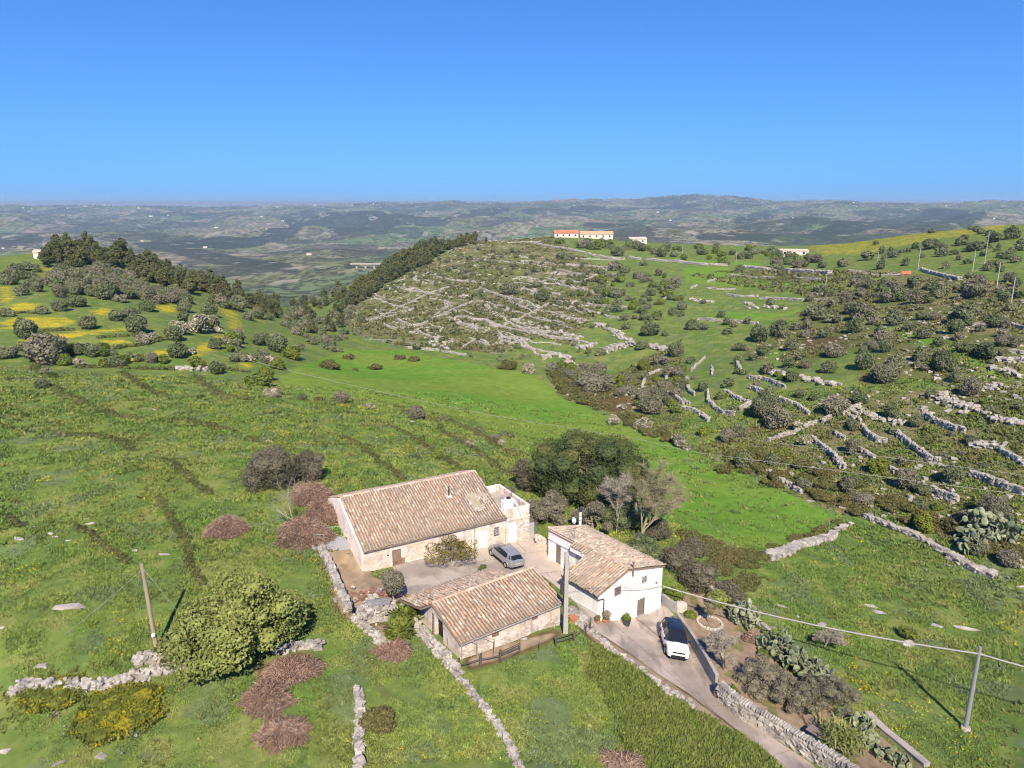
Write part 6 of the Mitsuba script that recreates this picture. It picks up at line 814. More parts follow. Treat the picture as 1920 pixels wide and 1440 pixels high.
add('lid', FARM.m(tube([(14.95, 1.05, 4.005), (14.95, 1.05, 4.09)], [.26, .22], 14)), 'm_dark', t)
t = thing('drain_pipe', 'slanting white pipe running from the water tank down the annex front', 'pipe')
add('pipe', FARM.m(tube([(15.25, .75, 4.05), (15.55, .16, 3.3), (15.95, .12, 2.05)], .06, 8)), 'm_pvc', t)
t = thing('antenna_mast', 'thin bent antenna mast on the annex terrace behind the water tank', 'antenna')
add('mast', FARM.m(tube([(16.0, 2.3, 2.6), (16.0, 2.3, 4.6)], .025, 6)), 'm_darkmetal', t)
add('boom', FARM.m(tube([(15.1, 2.3, 4.4), (16.4, 2.3, 4.55)], .018, 5)), 'm_darkmetal', t)
# ramp, rail
t = thing('concrete_footbridge', 'grey concrete footbridge from the meadow to the side door of the farmhouse', 'footbridge')
add('slab', FARM.m(hull([(-3.6, 3.2, 2.45), (-.2, 3.4, 1.85), (-.2, 5.3, 1.85), (-3.6, 5.3, 2.45), (-3.6, 3.2, 1.9), (-.2, 3.4, 1.3), (-.2, 5.3, 1.3), (-3.6, 5.3, 1.9)])), 'm_blueconc', t)
rl = add('railing', FARM.m(tube([(-3.4, 5.28, 3.35), (-.3, 5.28, 2.8)], .03, 6)), 'm_rail', t)
for x in (-3.2, -2.2, -1.2, -.4):
    zz = 2.35 - (x + 3.3)*.18
    add('post', FARM.m(tube([(x, 5.28, zz - .1), (x, 5.28, zz + 1.0)], .025, 6)), 'm_rail', rl)
rl = add('railing', FARM.m(tube([(-3.3, 3.78, 3.3), (-2.4, 3.8, 3.12)], .03, 6)), 'm_rail', t)
for x in (-3.2, -2.4):
    zz = 2.35 - (x + 3.3)*.18
    add('post', FARM.m(tube([(x, 3.78, zz - .1), (x, 3.78, zz + .95)], .025, 6)), 'm_steel', rl)

# white house
HO = Frame((6.97, 53.82), 38)
wh = thing('white_house', 'whitewashed two storey house with weathered tile roof beside the driveway', 'house')
body = hull([(x, y, z) for y in (0., 4.3) for x, z in ((.12, -4), (.12, .84), (3.5, 1.98), (7.95, .9), (7.95, -5))]) + hull([(x, y, z) for y in (4.3, 10.1) for x, z in ((3.42, -3), (3.42, 1.98), (7.95, .9), (7.95, -5))])
for b in (box(1.96, 2.84, -.2, .3, -.06, .83), box(5.33, 6.1, -.2, .3, -.12, .70), box(4.85, 5.87, -.2, .3, -3.3, -1.34)):
    body = body - b
for b in (box(3.2, 3.7, 8.35, 9.15, -1.1, .85), box(3.2, 3.7, 7.2, 7.6, -.5, .35)):
    body = body - b
add('wall', HO.m(body), 'm_white', wh)
opening(HO, wh, 'window', 1.96, 2.84, -.06, .83, 0., 'm_dark', frame='m_shutter', slats=6, mat2='m_shutter')
opening(HO, wh, 'window', 5.33, 6.1, -.12, .70, 0., 'm_shutter', frame='m_greyband', slats=3, mat2='m_shutter')
opening(HO, wh, 'door', 4.85, 5.87, -3.3, -1.34, 0., 'm_shutter', frame='m_darkmetal', slats=16)
add('side_door', HO.m(box(3.56, 3.62, 8.35, 9.15, -1.1, .85)), 'm_shutter', wh)
add('side_window', HO.m(box(3.56, 3.62, 7.2, 7.6, -.5, .35)), 'm_shutter', wh)
add('painted_plinth', HO.m(box(.09, .117, .02, 4.29, -2.6, -.92)), 'm_greyband', wh)
add('grey_panel', HO.m(box(3.39, 3.417, 4.32, 6.3, -.9, 1.35)), 'm_greyband', wh)  # grey tone laid over the white wall below the overhang
add('moulding', HO.m(box(3.33, 3.417, 6.7, 10.1, 1.0, 1.09)), 'm_greyband', wh)
add('fascia', HO.m(hull([(x, y, z) for x in (2.86, 2.92) for y in (4.42, 6.5) for z in (1.36, 1.72)])), 'm_white', wh)
W2 = [1.2, 1.8, .6, 4.2, 3.8, 1.0, .9]
roof_part(wh, HO, [(-.12, .001, 0, 0, 1, 1, None, 0)][:0] + [], r1, W2) if False else None
HR = Frame(HO([[0, 0, 0]])[0][:2], 38 - 90)          # x runs from the far end towards the viewer's end, y across to the right
def ho_roof(parent):
    F = HR                                             # local: x = -(HO y), y = HO x
    S = [(-4.35, .12, -.12, .90, 3.5, 2.08, [3, 2.5, 1.6, 1.4, 1.6, 2, 1.3], .12), (-10.2, .14, 8.15, .95, 3.5, 2.10, W2, .38), (-6.5, -4.4, 2.9, 1.82, 3.5, 2.06, [1, 3, 2, 1, 1, 1, 2], .1), (-10.2, -6.55, 3.34, 1.98, 3.5, 2.06, W2, .4)]
    return roof_part(parent, F, S, r1, W2, ridge=(-10.2, -.2, 3.5, 2.12))
ho_roof(wh)
gut = add('gutter', HO.m(tube([(-.16, 4.2, .80), (-.16, -.12, .76)], .06, 8)), 'm_darkmetal', wh)
add('downpipe', HO.m(tube([(-.16, -.12, .74), (-.05, -.14, .50), (.62, -.08, .36), (.66, -.08, .22), (.66, -.08, -1.9)], .045, 8)), 'm_darkmetal', gut)
fl = add('flue', HO.m(tube([(4.0, -.12, 1.3), (4.0, -.12, 2.5)], .07, 8)), 'm_rust', wh)
add('cap', HO.m(tube([(4.0, -.12, 2.52), (4.0, -.12, 2.62)], [.13, .10], 8)), 'm_rust', fl)
ch = add('chimney_pipe', HO.m(tube([(7.4, 10.0, .9), (7.4, 10.0, 2.75)], .14, 10)), 'm_gablewall', wh)
add('cap', HO.m(tube([(7.4, 10.0, 2.76), (7.4, 10.0, 3.1)], [.2, .17], 10)), 'm_bluecap', ch)
bs('m_bluecap', value=(.03, .04, .09))
add('wall_lamp', HO.m(tube([(7.12, -.12, -.4), (7.12, -.0, -.4)], [.09, .06], 8)), 'm_darkmetal', wh)
t = thing('satellite_dish', 'white satellite dish at the back of the white house roof', 'satellite dish')
v = [(0, 0, 0)] + [(.31*math.cos(a)*s_, .31*math.sin(a)*s_, .08*s_*s_) for s_ in (.5, 1) for a in np.linspace(0, 2*np.pi, 16, False)]
f = [[0, 1 + (i + 1) % 16, 1 + i] for i in range(16)] + [[1 + i, 1 + (i + 1) % 16, 17 + (i + 1) % 16] for i in range(16)] + [[1 + i, 17 + (i + 1) % 16, 17 + i] for i in range(16)]
dm = trimesh.Trimesh(v, f, process=False)
dm.apply_transform(trimesh.transformations.rotation_matrix(math.radians(68), [1, 0, .3]))
dm.apply_translation([6.4, 9.9, 2.1])
add('reflector', HO.m(dm), 'm_plastic', t, smooth=True)
add('mast', HO.m(tube([(6.4, 9.95, 1.0), (6.4, 9.95, 2.1)], .03, 6)), 'm_steel', t)
t = thing('roof_aerial', 'dark roof aerial at the corner of the white house roof', 'antenna')
add('mast', HO.m(tube([(3.6, 6.7, 1.9), (3.6, 6.7, 4.3)], .03, 6)), 'm_steel', t)
for q in (3.2, 3.8, 4.2):
    add('rod', HO.m(tube([(3.1, 6.9, q), (4.4, 6.5, q + .15)], .022, 5)), 'm_darkmetal', t)

# outbuilding in front
OB = Frame((-3.6, 45.4), 35.5)
ob = thing('outbuilding', 'low stone outbuilding with orange brown tile roof in front of the courtyard', 'shed')
body = hull([(x, y, z) for x in (.1, 9.3) for y, z in ((.25, -1), (.25, 1.93), (4.0, 3.02), (4.3, 2.95), (4.3, -1))]) + hull([(x, y, z) for x in (.1, 7.2) for y, z in ((4.0, -1), (4.0, 3.02), (7.1, 2.10), (7.1, -1))])
for b in (box(6.43, 7.0, 0, .5, 1.34, 1.66), box(2.82, 3.43, 0, .5, 1.24, 1.58), box(-.2, .45, 2.6, 3.75, .2, 2.3)):
    body = body - b
add('wall', OB.m(body), 'm_outwall', ob)
for x0, x1, z0, z1 in ((6.43, 7.0, 1.34, 1.66), (2.82, 3.43, 1.24, 1.58)):
    opening(OB, ob, 'window', x0, x1, z0, z1, .25, 'm_rust', frame='m_rust', deep=.06)
add('side_opening', OB.m(box(.38, .44, 2.6, 3.75, .2, 2.3)), 'm_dark', ob)
roof_part(ob, OB, [(-.05, 9.45, 0, 2.0, 4.0, 3.2, [2, 2.4, 3.2, 1.6, 1.3, 2, 2.6], .08), (-.95, 7.4, 7.35, 2.22, 4.0, 3.14, [1, 1.7, .8, 2.6, 1.8, 1, .8], .28)], r1, W2, ridge=(0, 9.3, 4.0, 3.24))
gut = add('gutter', OB.m(tube([(-.05, -.07, 1.90), (9.4, -.07, 1.92)], .05, 8)), 'm_greyconc', ob)
add('downpipe', OB.m(tube([(8.2, .18, 1.8), (8.2, .18, -.2)], .04, 6)), 'm_pinktile', gut)
for x, y in ((0.1, .0), (1.15, -.35), (2.35, -.75), (-.3, 1.3)):
    add('prop', OB.m(tube([(x, y, .3), (x, y, 1.85)], .035, 6)), 'm_polewood', ob)
for x, y in ((1.15, -.35), (2.35, -.75)):
    add('brace', OB.m(tube([(x, y, 1.8), (x - .5, y + .5, 1.95)], .025, 5)), 'm_polewood', ob)
add('lean_board', OB.m(hull([(-.12, 3.9, .2), (-.02, 3.9, 2.5), (-.12, 3.7, .2), (-.02, 3.7, 2.5), (-.18, 3.8, .2), (-.08, 3.8, 2.5)])), 'm_oldwood', ob)

# bare masonry where the plaster has fallen
def masonry(parent, F, x0, x1, y, zfun, n, avoid, mat, r, sx=(.18, .48), name_='exposed_stonework'):
    mb = MB()
    for i in range(n):
        x = r.uniform(x0, x1)
        lo, hi = zfun(x)
        z = lo + (hi - lo)*r.uniform()**1.4
        if any(a - .2 < x < b_ + .2 for a, b_ in avoid):
            continue
        v, f = STONES[r.integers(8)]
        mb.put(F(v*[r.uniform(*sx), .10, r.uniform(.10, .26)] + [x, y, z]), f)
    tag(add(name_, mb.out(), mat, parent), kind='stuff')
bs('m_warmstone', lambda p, n, uv: mix(c3(.46, .395, .345), c3(.76, .685, .62), fbm(p.x*1.9, p.y*1.9, p.z*2.3, 3))*(.8 + .4*noise(p.x*6, p.y*6, p.z*6)), kind='diffuse')
bs('m_greystone', lambda p, n, uv: mix(c3(.30, .27, .24), c3(.62, .56, .50), fbm(p.x*1.9, p.y*1.9, p.z*2.3, 3))*(.8 + .4*noise(p.x*6, p.y*6, p.z*6)), kind='diffuse')
gl = lambda x: float(ground(*FARM([[x, .3, 0]])[0][:2]))
masonry(farm, FARM, .1, 11.0, YF - .005, lambda x: (gl(x) - .1, gl(x) + .55 + .9*float(meshkit.noise(np.array([[x*.55, 0, 0]]), 4)[0])), 270, [(2.6, 3.7), (7.8, 8.65), (9.05, 9.95)], 'm_warmstone', r1)
masonry(ob, OB, .2, 9.2, .245, lambda x: (float(ground(*OB([[x, .2, 0]])[0][:2])) - .1, .55 + 1.1*float(meshkit.noise(np.array([[x*.6, 0, 0]]), 9)[0])), 190, [(2.7, 3.5), (6.3, 7.1)], 'm_greystone', r1)
masonry(ann, FARM, 15.45, 16.8, YF - .035, lambda x: (-.9, 1.9), 50, [], 'm_greystone', r1, (.15, .36))

# ------------------------------------------------------------------ cars
def loft(sections):
    """sections: (x, [(y, z)...]) with equal counts, closed rings and capped ends"""
    k = len(sections[0][1])
    v = np.array([(x, y, z) for x, ring in sections for y, z in ring])
    f = []
    for i in range(len(sections) - 1):
        for j in range(k):
            f.append([i*k + j, i*k + (j + 1) % k, (i + 1)*k + (j + 1) % k, (i + 1)*k + j])
    f = np.array(f)
    f = np.vstack([f[:, [0, 1, 2]], f[:, [0, 2, 3]]])
    e = [[0, j + 1, j] for j in range(1, k - 1)] + [[len(v) - k, len(v) - k + j, len(v) - k + j + 1] for j in range(1, k - 1)]
    return v, np.vstack([f, e])
def car(F, label, paint, roofpaint, pillar, S, group=None):
    t = thing('parked_car', label, 'car', group)
    def ring(hw, zb, zt, crown=.05):
        return [(-hw*.92, zb), (-hw, zb + .12), (-hw*1.01, (zb + zt)/2 + .05), (-hw*.97, zt - .06), (-hw*.86, zt), (0, zt + crown), (hw*.86, zt), (hw*.97, zt - .06), (hw*1.01, (zb + zt)/2 + .05), (hw, zb + .12), (hw*.92, zb)]
    B = [(x, ring(hw, zb, zt)) for x, hw, zb, zt in S['body']]
    b = add('body', F.m(loft(B)), paint, t, smooth=35)
    def gring(wb, wt, zb, zt):
        return [(-wb, zb), (-(wb + wt)/2 - .01, (zb + zt)/2), (-wt, zt - .05), (-wt*.8, zt), (wt*.8, zt), (wt, zt - .05), ((wb + wt)/2 + .01, (zb + zt)/2), (wb, zb)]
    G = [(x, gring(*a)) for x, *a in S['glass']]
    add('windows', F.m(loft(G)), 'm_carglass', t, smooth=30)
    R = [(x, [(-wt*1.02, zt - .07), (-wt*1.03, zt - .035), (-wt*.82, zt + .018), (0, zt + .04), (wt*.82, zt + .018), (wt*1.03, zt - .035), (wt*1.02, zt - .07)]) for x, wb, wt, zb, zt in S['roof']]
    add('roof', F.m(loft(R)), roofpaint, t, smooth=40)
    for s in (1, -1):
        for (x0, z0, y0, x1, z1, y1, w) in S['pillars']:
            add('pillar', F.m(hull([(x + d, s*(y + e), z) for x, z, y in ((x0, z0, y0), (x1, z1, y1)) for d in (-w, w) for e in (-.03, .022)])), pillar, t)
        for x in S['wheels']:
            w = add('wheel', F.m(tube([(x, s*(S['w'] - .20), S['r']), (x, s*(S['w'] - .0), S['r']), (x, s*(S['w'] + .015), S['r'])], [S['r'], S['r'], S['r']*.86], 24)), 'm_tyre', t, smooth=40)
            add('rim', F.m(tube([(x, s*(S['w'] + .012), S['r']), (x, s*(S['w'] + .024), S['r'])], [S['r']*.64, S['r']*.58], 14)), 'm_rim', w)
            a = np.linspace(-.15, np.pi + .15, 12)
            add('wheel_arch', F.m(tube([(x + (S['r'] + .075)*math.cos(q), s*(S['w'] - .005), S['r'] + .03 + (S['r'] + .05)*math.sin(q)) for q in a], .05, 6)), 'm_dark' if roofpaint == 'm_carblack' else paint, t)
        fx, fz, fy = S['front']
        add('headlight', F.m(hull([(fx - .30, s*(fy + .04), fz - .02), (fx - .34, s*(fy + .06), fz + .12), (fx - .02, s*(fy - .26), fz - .04), (fx - .03, s*(fy - .26), fz + .09), (fx - .10, s*(fy - .02), fz - .04), (fx - .11, s*(fy - .02), fz + .1)])), 'm_lamp', t)
        rx, rz, ry = S['rear']
        add('tail_light', F.m(hull([(rx + .22, s*(ry + .03), rz), (rx + .22, s*(ry + .03), rz + .16), (rx - .015, s*(ry - .2), rz), (rx - .01, s*(ry - .2), rz + .18), (rx + .02, s*(ry + .02), rz), (rx + .02, s*(ry + .02), rz + .18)])), 'm_taillamp', t)
        mx, mz, my = S['mirror']
        add('mirror', F.m(hull([(mx + a, s*(my + c), mz + d) for a in (-.06, .07) for c in (.0, .20) for d in (0, .15)])), roofpaint if roofpaint == 'm_carblack' else paint, t)
    fx, fz, fy = S['front']
    add('grille', F.m(box(fx - .06, fx + .012, -.48, .48, fz - .05, fz + .06)), 'm_dark', t)
    add('lower_grille', F.m(box(fx - .05, fx + .03, -.56, .56, .34, .50)), 'm_dark', t)
    add('number_plate', F.m(box(fx + .02, fx + .045, -.26, .26, .56, .67)), 'm_whitedoor', t)
    add('sill', F.m(loft([(x, [(-hw*.93, .22), (-hw*1.012, .30), (-hw*1.012, .42), (hw*1.012, .42), (hw*1.012, .30), (hw*.93, .22)]) for x, hw in S['sill']])), 'm_dark', t)
    rx, rz, ry = S['rear']
    add('rear_plate', F.m(box(rx - .03, rx - .0, -.26, .26, rz - .14, rz - .03)), 'm_whitedoor', t)
    return t
SUV = dict(w=.90, r=.355, wheels=(-1.30, 1.33),
    body=[(-2.2, .70, .42, .98), (-2.12, .82, .32, 1.03), (-1.7, .89, .28, 1.06), (-.8, .91, .26, 1.05), (.2, .91, .26, 1.03), (.95, .90, .26, 1.02), (1.5, .89, .28, .98), (1.9, .87, .30, .95), (2.1, .83, .32, .90), (2.19, .76, .36, .82)],
    glass=[(-2.10, .74, .58, .98, 1.02), (-1.86, .82, .63, 1.0, 1.54), (-1.2, .85, .68, 1.0, 1.60), (.0, .86, .69, 1.0, 1.62), (.35, .86, .67, 1.0, 1.55), (1.12, .82, .66, .98, 1.03)],
    roof=[(-1.98, 0, .62, 0, 1.53), (-1.2, 0, .68, 0, 1.60), (-.3, 0, .69, 0, 1.63), (.15, 0, .68, 0, 1.60)],
    pillars=[(1.05, 1.0, .84, .28, 1.58, .67, .04), (-.15, 1.0, .865, -.12, 1.60, .69, .06), (-1.2, 1.0, .86, -1.15, 1.58, .68, .07), (-2.0, 1.0, .80, -1.8, 1.55, .63, .08)],
    front=(2.2, .72, .78), rear=(-2.17, .82, .72), mirror=(.92, 1.05, .88), sill=[(-2.18, .74), (-1.6, .90), (0, .915), (1.6, .90), (2.18, .72)])
HATCH = dict(w=.85, r=.31, wheels=(-1.24, 1.26),
    body=[(-2.03, .66, .40, .92), (-1.95, .78, .30, .97), (-1.5, .84, .25, .98), (-.6, .86, .22, .96), (.3, .86, .22, .95), (.95, .85, .22, .93), (1.5, .83, .24, .86), (1.85, .78, .27, .76), (2.02, .64, .32, .62)],
    glass=[(-1.98, .68, .50, .90, .95), (-1.45, .76, .54, .92, 1.27), (-.9, .80, .60, .92, 1.38), (-.2, .81, .62, .92, 1.42), (.25, .81, .60, .92, 1.36), (1.2, .76, .60, .90, .95)],
    roof=[(-1.50, 0, .53, 0, 1.25), (-.9, 0, .60, 0, 1.385), (-.25, 0, .62, 0, 1.425), (.12, 0, .61, 0, 1.39)],
    pillars=[(1.08, .92, .78, .18, 1.37, .60, .03), (-1.40, .92, .78, -1.15, 1.32, .58, .10), (-1.85, .92, .71, -1.45, 1.25, .53, .06)],
    front=(1.96, .62, .68), rear=(-2.0, .72, .68), mirror=(.95, .93, .84), sill=[(-2.0, .70), (-1.5, .855), (0, .872), (1.5, .85), (1.98, .68)])
def parked(x, y, deg):
    F = Frame((x, y), deg, 0)
    p = F([[1.3, 0, 0], [-1.3, 0, 0], [0, .8, 0], [0, -.8, 0]])
    z = ground(p[:, 0], p[:, 1]) + .055
    fwd, left = (z[0] - z[1])/2.6, (z[2] - z[3])/1.6
    e = F.e + [0, 0, fwd]; n = F.n + [0, 0, left]
    e /= np.linalg.norm(e); n -= e*(n @ e); n /= np.linalg.norm(n)
    F.e, F.n, F.u, F.o = e, n, np.cross(e, n), np.array([x, y, z.mean()])
    F.__class__ = Tilted
    return F
class Tilted(Frame):
    def __call__(s, p):
        p = np.atleast_2d(np.asarray(p, float))
        return s.o + p[:, :1]*s.e + p[:, 1:2]*s.n + p[:, 2:]*s.u
car(parked(13.0, 52.55, -93), 'white off-road car with black roof parked on the driveway by the white house', 'm_carwhite', 'm_carblack', 'm_carblack', SUV)
car(parked(-.62, 62.35, 123), 'silver grey hatchback parked in the courtyard before the white door of the farmhouse', 'm_carsilver', 'm_carsilver', 'm_carsilver', HATCH)

# ------------------------------------------------------------------ stone walls
def along(pts, step):
    p = np.asarray(pts, float)
    d = np.r_[0, np.cumsum(np.linalg.norm(np.diff(p, axis=0), axis=1))]
    s = np.arange(0, d[-1] + 1e-6, step)
    q = np.stack([np.interp(s, d, p[:, i]) for i in (0, 1)], -1)
    # ease the corners
    for _ in range(2):
        if len(q) > 4:
            q[1:-1] = .25*q[:-2] + .5*q[1:-1] + .25*q[2:]
    t = np.gradient(q, axis=0) if len(q) > 1 else np.array([[1., 0]])
    return q, t/np.linalg.norm(t, axis=1, keepdims=True)
def wall_mesh(pts, h, w, r, size=.6, loose=0.):
    mb = MB()
    q, t = along(pts, size)
    q = q + r.normal(0, .05 + loose*.5, q.shape)
    z = ground(q[:, 0], q[:, 1])
    hh = h*(.75 + .5*meshkit.fbm(np.c_[q/4, 0*q[:, 0]], 2, 4))
    for i in range(len(q)):
        if r.uniform() < .02 + loose*.20:
            continue
        lay = max(1, int(round(hh[i]/(size*.62))))
        for k in range(lay):
            for side in ((-.3, .3) if w > .75 else (0,)):
                v, f = STONES[r.integers(8)]
                s = np.array([size*(r.uniform(1.3, 2.2) if loose < .3 else r.uniform(.9, 1.5)), w*(.62 if w > .75 else 1)*r.uniform(.8, 1.15), hh[i]/lay*r.uniform(.95, 1.3)])
                v = v*s
                a = math.atan2(t[i, 1], t[i, 0]) + r.normal(0, .05 + loose*.6)
                c_, s_ = math.cos(a), math.sin(a)
                o = side*w + r.normal(0, loose*.4)
                x = q[i, 0] + v[:, 0]*c_ - (v[:, 1] + o)*s_
                y = q[i, 1] + v[:, 0]*s_ + (v[:, 1] + o)*c_
                mb.put(np.c_[x, y, z[i] + (k + .42)*hh[i]/lay + v[:, 2]], f)
    return mb.out() if mb.n else None
WTXT = {'R': ('dry_stone_wall', 'pale dry stone terrace wall among the shrubs on the slope right of the green field', 'wall', 'terrace walls on the right slope'),
        'Q': ('rubble_wall', 'tumbled row of loose limestone on the slope right of the valley', 'wall', 'collapsed walls on the right slope'),
        'C': ('dry_stone_wall', 'short pale stone terrace edge following the slope of the rocky hill', 'wall', 'short terrace edges on the rocky hill'),
        'D': ('dry_stone_wall', 'short thin stone edge of a terrace among shrubs on the slope right of the valley', 'wall', 'terrace edges on the right slope'),
        'M': ('dry_stone_wall', 'thin pale dry stone wall on the rocky hill beyond the green field', 'wall', 'walls on the rocky hill'),
        'T': ('track_wall', 'broad pale wall along the track near the hilltop houses', 'wall', 'walls along the hilltop track'),
        'B': ('limestone_bank', 'thick pale limestone bank with rough face at the edge of a field beyond the valley', 'rock bank', 'limestone banks beyond the valley'),
        'L': ('field_wall', 'short low wall under the shrubs at the far edge of the left meadow', 'wall', None)}
rw = np.random.default_rng(21)
nn = 0
NTXT = ['pale stone wall with rough face between the green field and the right meadow', 'short end piece of the stone wall at the corner of the bright green field', 'long low stone wall along the top right edge of the right meadow', 'lower part of the stone wall at the right edge of the right meadow']
for kind, pts, h, w in WALLS:
    d = math.hypot(*np.mean(pts, 0))
    loose = 1. if kind == 'Q' else (.5 if kind == 'B' else .12)
    m = wall_mesh(pts, h*.85, w*(.62 if kind in 'RM' else 1), rw, np.clip(d/420, .28, .8) if kind in 'RMCD' else np.clip(d/300, .34, .9), loose)
    if m is None:
        continue
    if kind == 'N':
        k = thing('dry_stone_wall', NTXT[nn], 'wall'); nn += 1
        scene[k] = mikit.ply(m, 'm_stone')
    else:
        b, l, c_, g_ = WTXT[kind]
        k = thing(b, l, c_, g_)
        scene[k] = mikit.ply(m, 'm_farstone' if d > 90 else 'm_stone')
STONE_PLY = {}
def stone_entry(k, i, mat, M):
    if (i, mat) not in STONE_PLY:
        STONE_PLY[i, mat] = mikit.ply(STONES[i], mat)
    scene[k] = {**STONE_PLY[i, mat], 'to_world': M}
def near_wall(base, pts, h, w, size, label, mat='m_stone', cat='wall', coping=False, top=None, lay=None, batter=.0, rubble=False):
    """a wall of separate stones: the faces are parts, the fill between is one piece"""
    k0 = thing(base, label, cat)
    q, t = along(pts, size)
    z = ground(q[:, 0], q[:, 1])
    L = lay or max(1, int(round(h/(size*.7))))
    todo, mb = [], MB()
    if rubble:
        for i in range(len(q)):
            nrm = np.array([-t[i, 1], t[i, 0]])
            for j in range(int(rubble)):
                o, zz = rw.uniform(-.5, .5), rw.uniform(0, 1)
                o *= w*(1.25 - .7*zz)
                p = q[i] + nrm*o + t[i]*size*rw.uniform(-.7, .7)
                s = size*rw.uniform(.55, 1.25)*np.array([rw.uniform(.8, 1.3), rw.uniform(.7, 1.1), rw.uniform(.55, .85)])
                todo.append((-zz, p, float(ground(*p)) + h*zz*(1 - abs(o)/w*.6), rw.uniform(0, 6.3), s, rw.normal(0, 22), rw.integers(8)))
    for i in range(0 if rubble else len(q)):
        hh = h*(.85 + .3*meshkit.fbm(np.array([[q[i, 0]/2, q[i, 1]/2, 0]]), 2, 8)[0])
        a = math.atan2(t[i, 1], t[i, 0])
        nrm = np.array([-t[i, 1], t[i, 0]])
        for lv in range(L):
            for side in (-1, 1):
                o = side*(w*.27)*(1 - batter*lv/L)
                p = q[i] + nrm*o + t[i]*(size*.5*(lv % 2)) + rw.normal(0, .03, 2)
                s = [size*rw.uniform(.9, 1.25), w*.58*rw.uniform(.85, 1.15), hh/L*rw.uniform(1.0, 1.35)]
                todo.append((np.hypot(*p), p, z[i] + (lv + .45)*hh/L, a + rw.normal(0, .1), s, rw.normal(0, 5), rw.integers(8)))
        if coping:
            for q2 in (-.25, .25):
                p = q[i] + t[i]*size*q2
                todo.append((0, p, z[i] + hh + .10, a + rw.normal(0, .08), [size*.40, w*1.02, .30*rw.uniform(.8, 1.3)], rw.normal(0, 8), rw.integers(8)))
    todo.sort(key=lambda e: e[0])
    for n_, (_, p, zz, a, s, tilt, i) in enumerate(todo):
        M = T().translate([float(p[0]), float(p[1]), float(zz)]).rotate([0, 0, 1], math.degrees(a)).rotate([1, 0, 0], float(tilt)).scale([float(b) for b in s])
        if n_ < 298:
            stone_entry(name('stone', k0), i, mat, M)
        else:
            v, f = STONES[i]
            mm = np.array(M.matrix)
            mb.put(v @ mm[:3, :3].T + mm[:3, 3], f)
    if mb.n:
        tag(add('stones', mb.out(), mat, k0), kind='stuff')
    # the packed core keeps daylight out of the joints
    mb = MB()
    for i in range(len(q) - 1):
        nrm = np.array([-t[i, 1], t[i, 0]])*w*.3
        c_ = [(*(p + s*nrm), zz) for p, z0 in ((q[i], z[i]), (q[i + 1], z[i + 1])) for s in (-1, 1) for zz in (z0 - .4, z0 + h*(.35 if rubble else .72))]
        m = hull(c_).to_mesh()
        mb.put(m.vert_properties[:, :3], m.tri_verts)
    if mb.n:
        add('core', mb.out(), mat, k0)
    return k0
near_wall('dry_stone_wall', NEAR['front'], 1.15, .62, .36, 'high dry stone garden wall with upright coping stones at the lower right of the drive', coping=True)
near_wall('rubble_wall', NEAR['lower_left'], .5, .95, .34, 'thick rubble wall below the wooden pole at the lower left', rubble=8)
near_wall('rubble_wall', NEAR['pile'], .6, 1.0, .4, 'short heap of limestone on top of the lower left rubble wall', cat='stone pile', rubble=9)
near_wall('rubble_wall', NEAR['beyond_tree'], .5, .7, .36, 'short rubble wall in the shade right of the big yellow green tree', rubble=7)
near_wall('courtyard_wall', [(x - .22, y - .1) for x, y in NEAR['court_left']], .62, .55, .4, 'low pale wall along the left side of the courtyard above its dark drop')
near_wall('dry_stone_wall', NEAR['lower_run'], .5, .55, .30, 'low broken wall running down from the courtyard corner left of the spiky green plants', rubble=8)
near_wall('dry_stone_wall', NEAR['cross'], 1.2, 1.0, .30, 'broad stone wall between the courtyard rubble and the spiky green plants', rubble=20)
near_wall('dry_stone_wall', NEAR['mid_run'], .8, .62, .30, 'wide stone wall running down past the left end of the outbuilding', rubble=12)
near_wall('dry_stone_wall', NEAR['low_run'], .35, .40, .32, 'narrow old wall dividing the two lower meadows from the fence corner to the bottom edge', rubble=5)
near_wall('drive_edging', NEAR['drive_edge'], .32, .6, .32, 'rough stone edging along the left side of the driveway', rubble=6)
near_wall('rubble_wall', NEAR['bottom_left'], .55, .38, .38, 'short grey stone wall at the bottom edge left of the narrow dividing wall', rubble=7)
near_wall('garden_wall', NEAR['yard_wall'], 1.1, .35, .32, 'low pinkish wall between the farmhouse annex and the white house', mat='m_outwall')
near_wall('stone_step', NEAR['low_outwall'], .7, .6, .34, 'low stone bank at the foot of the concrete pole beside the outbuilding')
def strip_wall(base, pts, h, w, label, mat, cat='wall', lift=0.):
    """a rendered wall with level coursing that follows the ground"""
    k = thing(base, label, cat)
    q, t = along(pts, .8)
    z = ground(q[:, 0], q[:, 1])
    mb, cp = MB(), MB()
    for i in range(len(q) - 1):
        n0, n1 = np.array([-t[i, 1], t[i, 0]])*w/2, np.array([-t[i + 1, 1], t[i + 1, 0]])*w/2
        P4 = [q[i] + n0, q[i] - n0, q[i + 1] + n1, q[i + 1] - n1]
        Z4 = [z[i], z[i], z[i + 1], z[i + 1]]
        m = hull([(*p, zz + d) for p, zz in zip(P4, Z4) for d in (-.5, h)]).to_mesh()
        mb.put(m.vert_properties[:, :3], m.tri_verts)
        m = hull([(*(q[j] + s*1.16), z[j] + d) for j, nn_ in ((i, n0), (i + 1, n1)) for s in (nn_, -nn_) for d in (h + .003, h + .065)]).to_mesh()
        cp.put(m.vert_properties[:, :3], m.tri_verts)
    add('wall', mb.out(), mat, k)
    add('coping', cp.out(), 'm_concrete', k)
    return k
strip_wall('concrete_wall', NEAR['concrete'], 1.15, .22, 'smooth grey concrete wall along the right side of the driveway', 'm_greyconc')
strip_wall('concrete_wall', NEAR['concrete_top'][:3], .9, .22, 'low concrete wall behind the white car at the foot of the white house', 'm_greyconc')
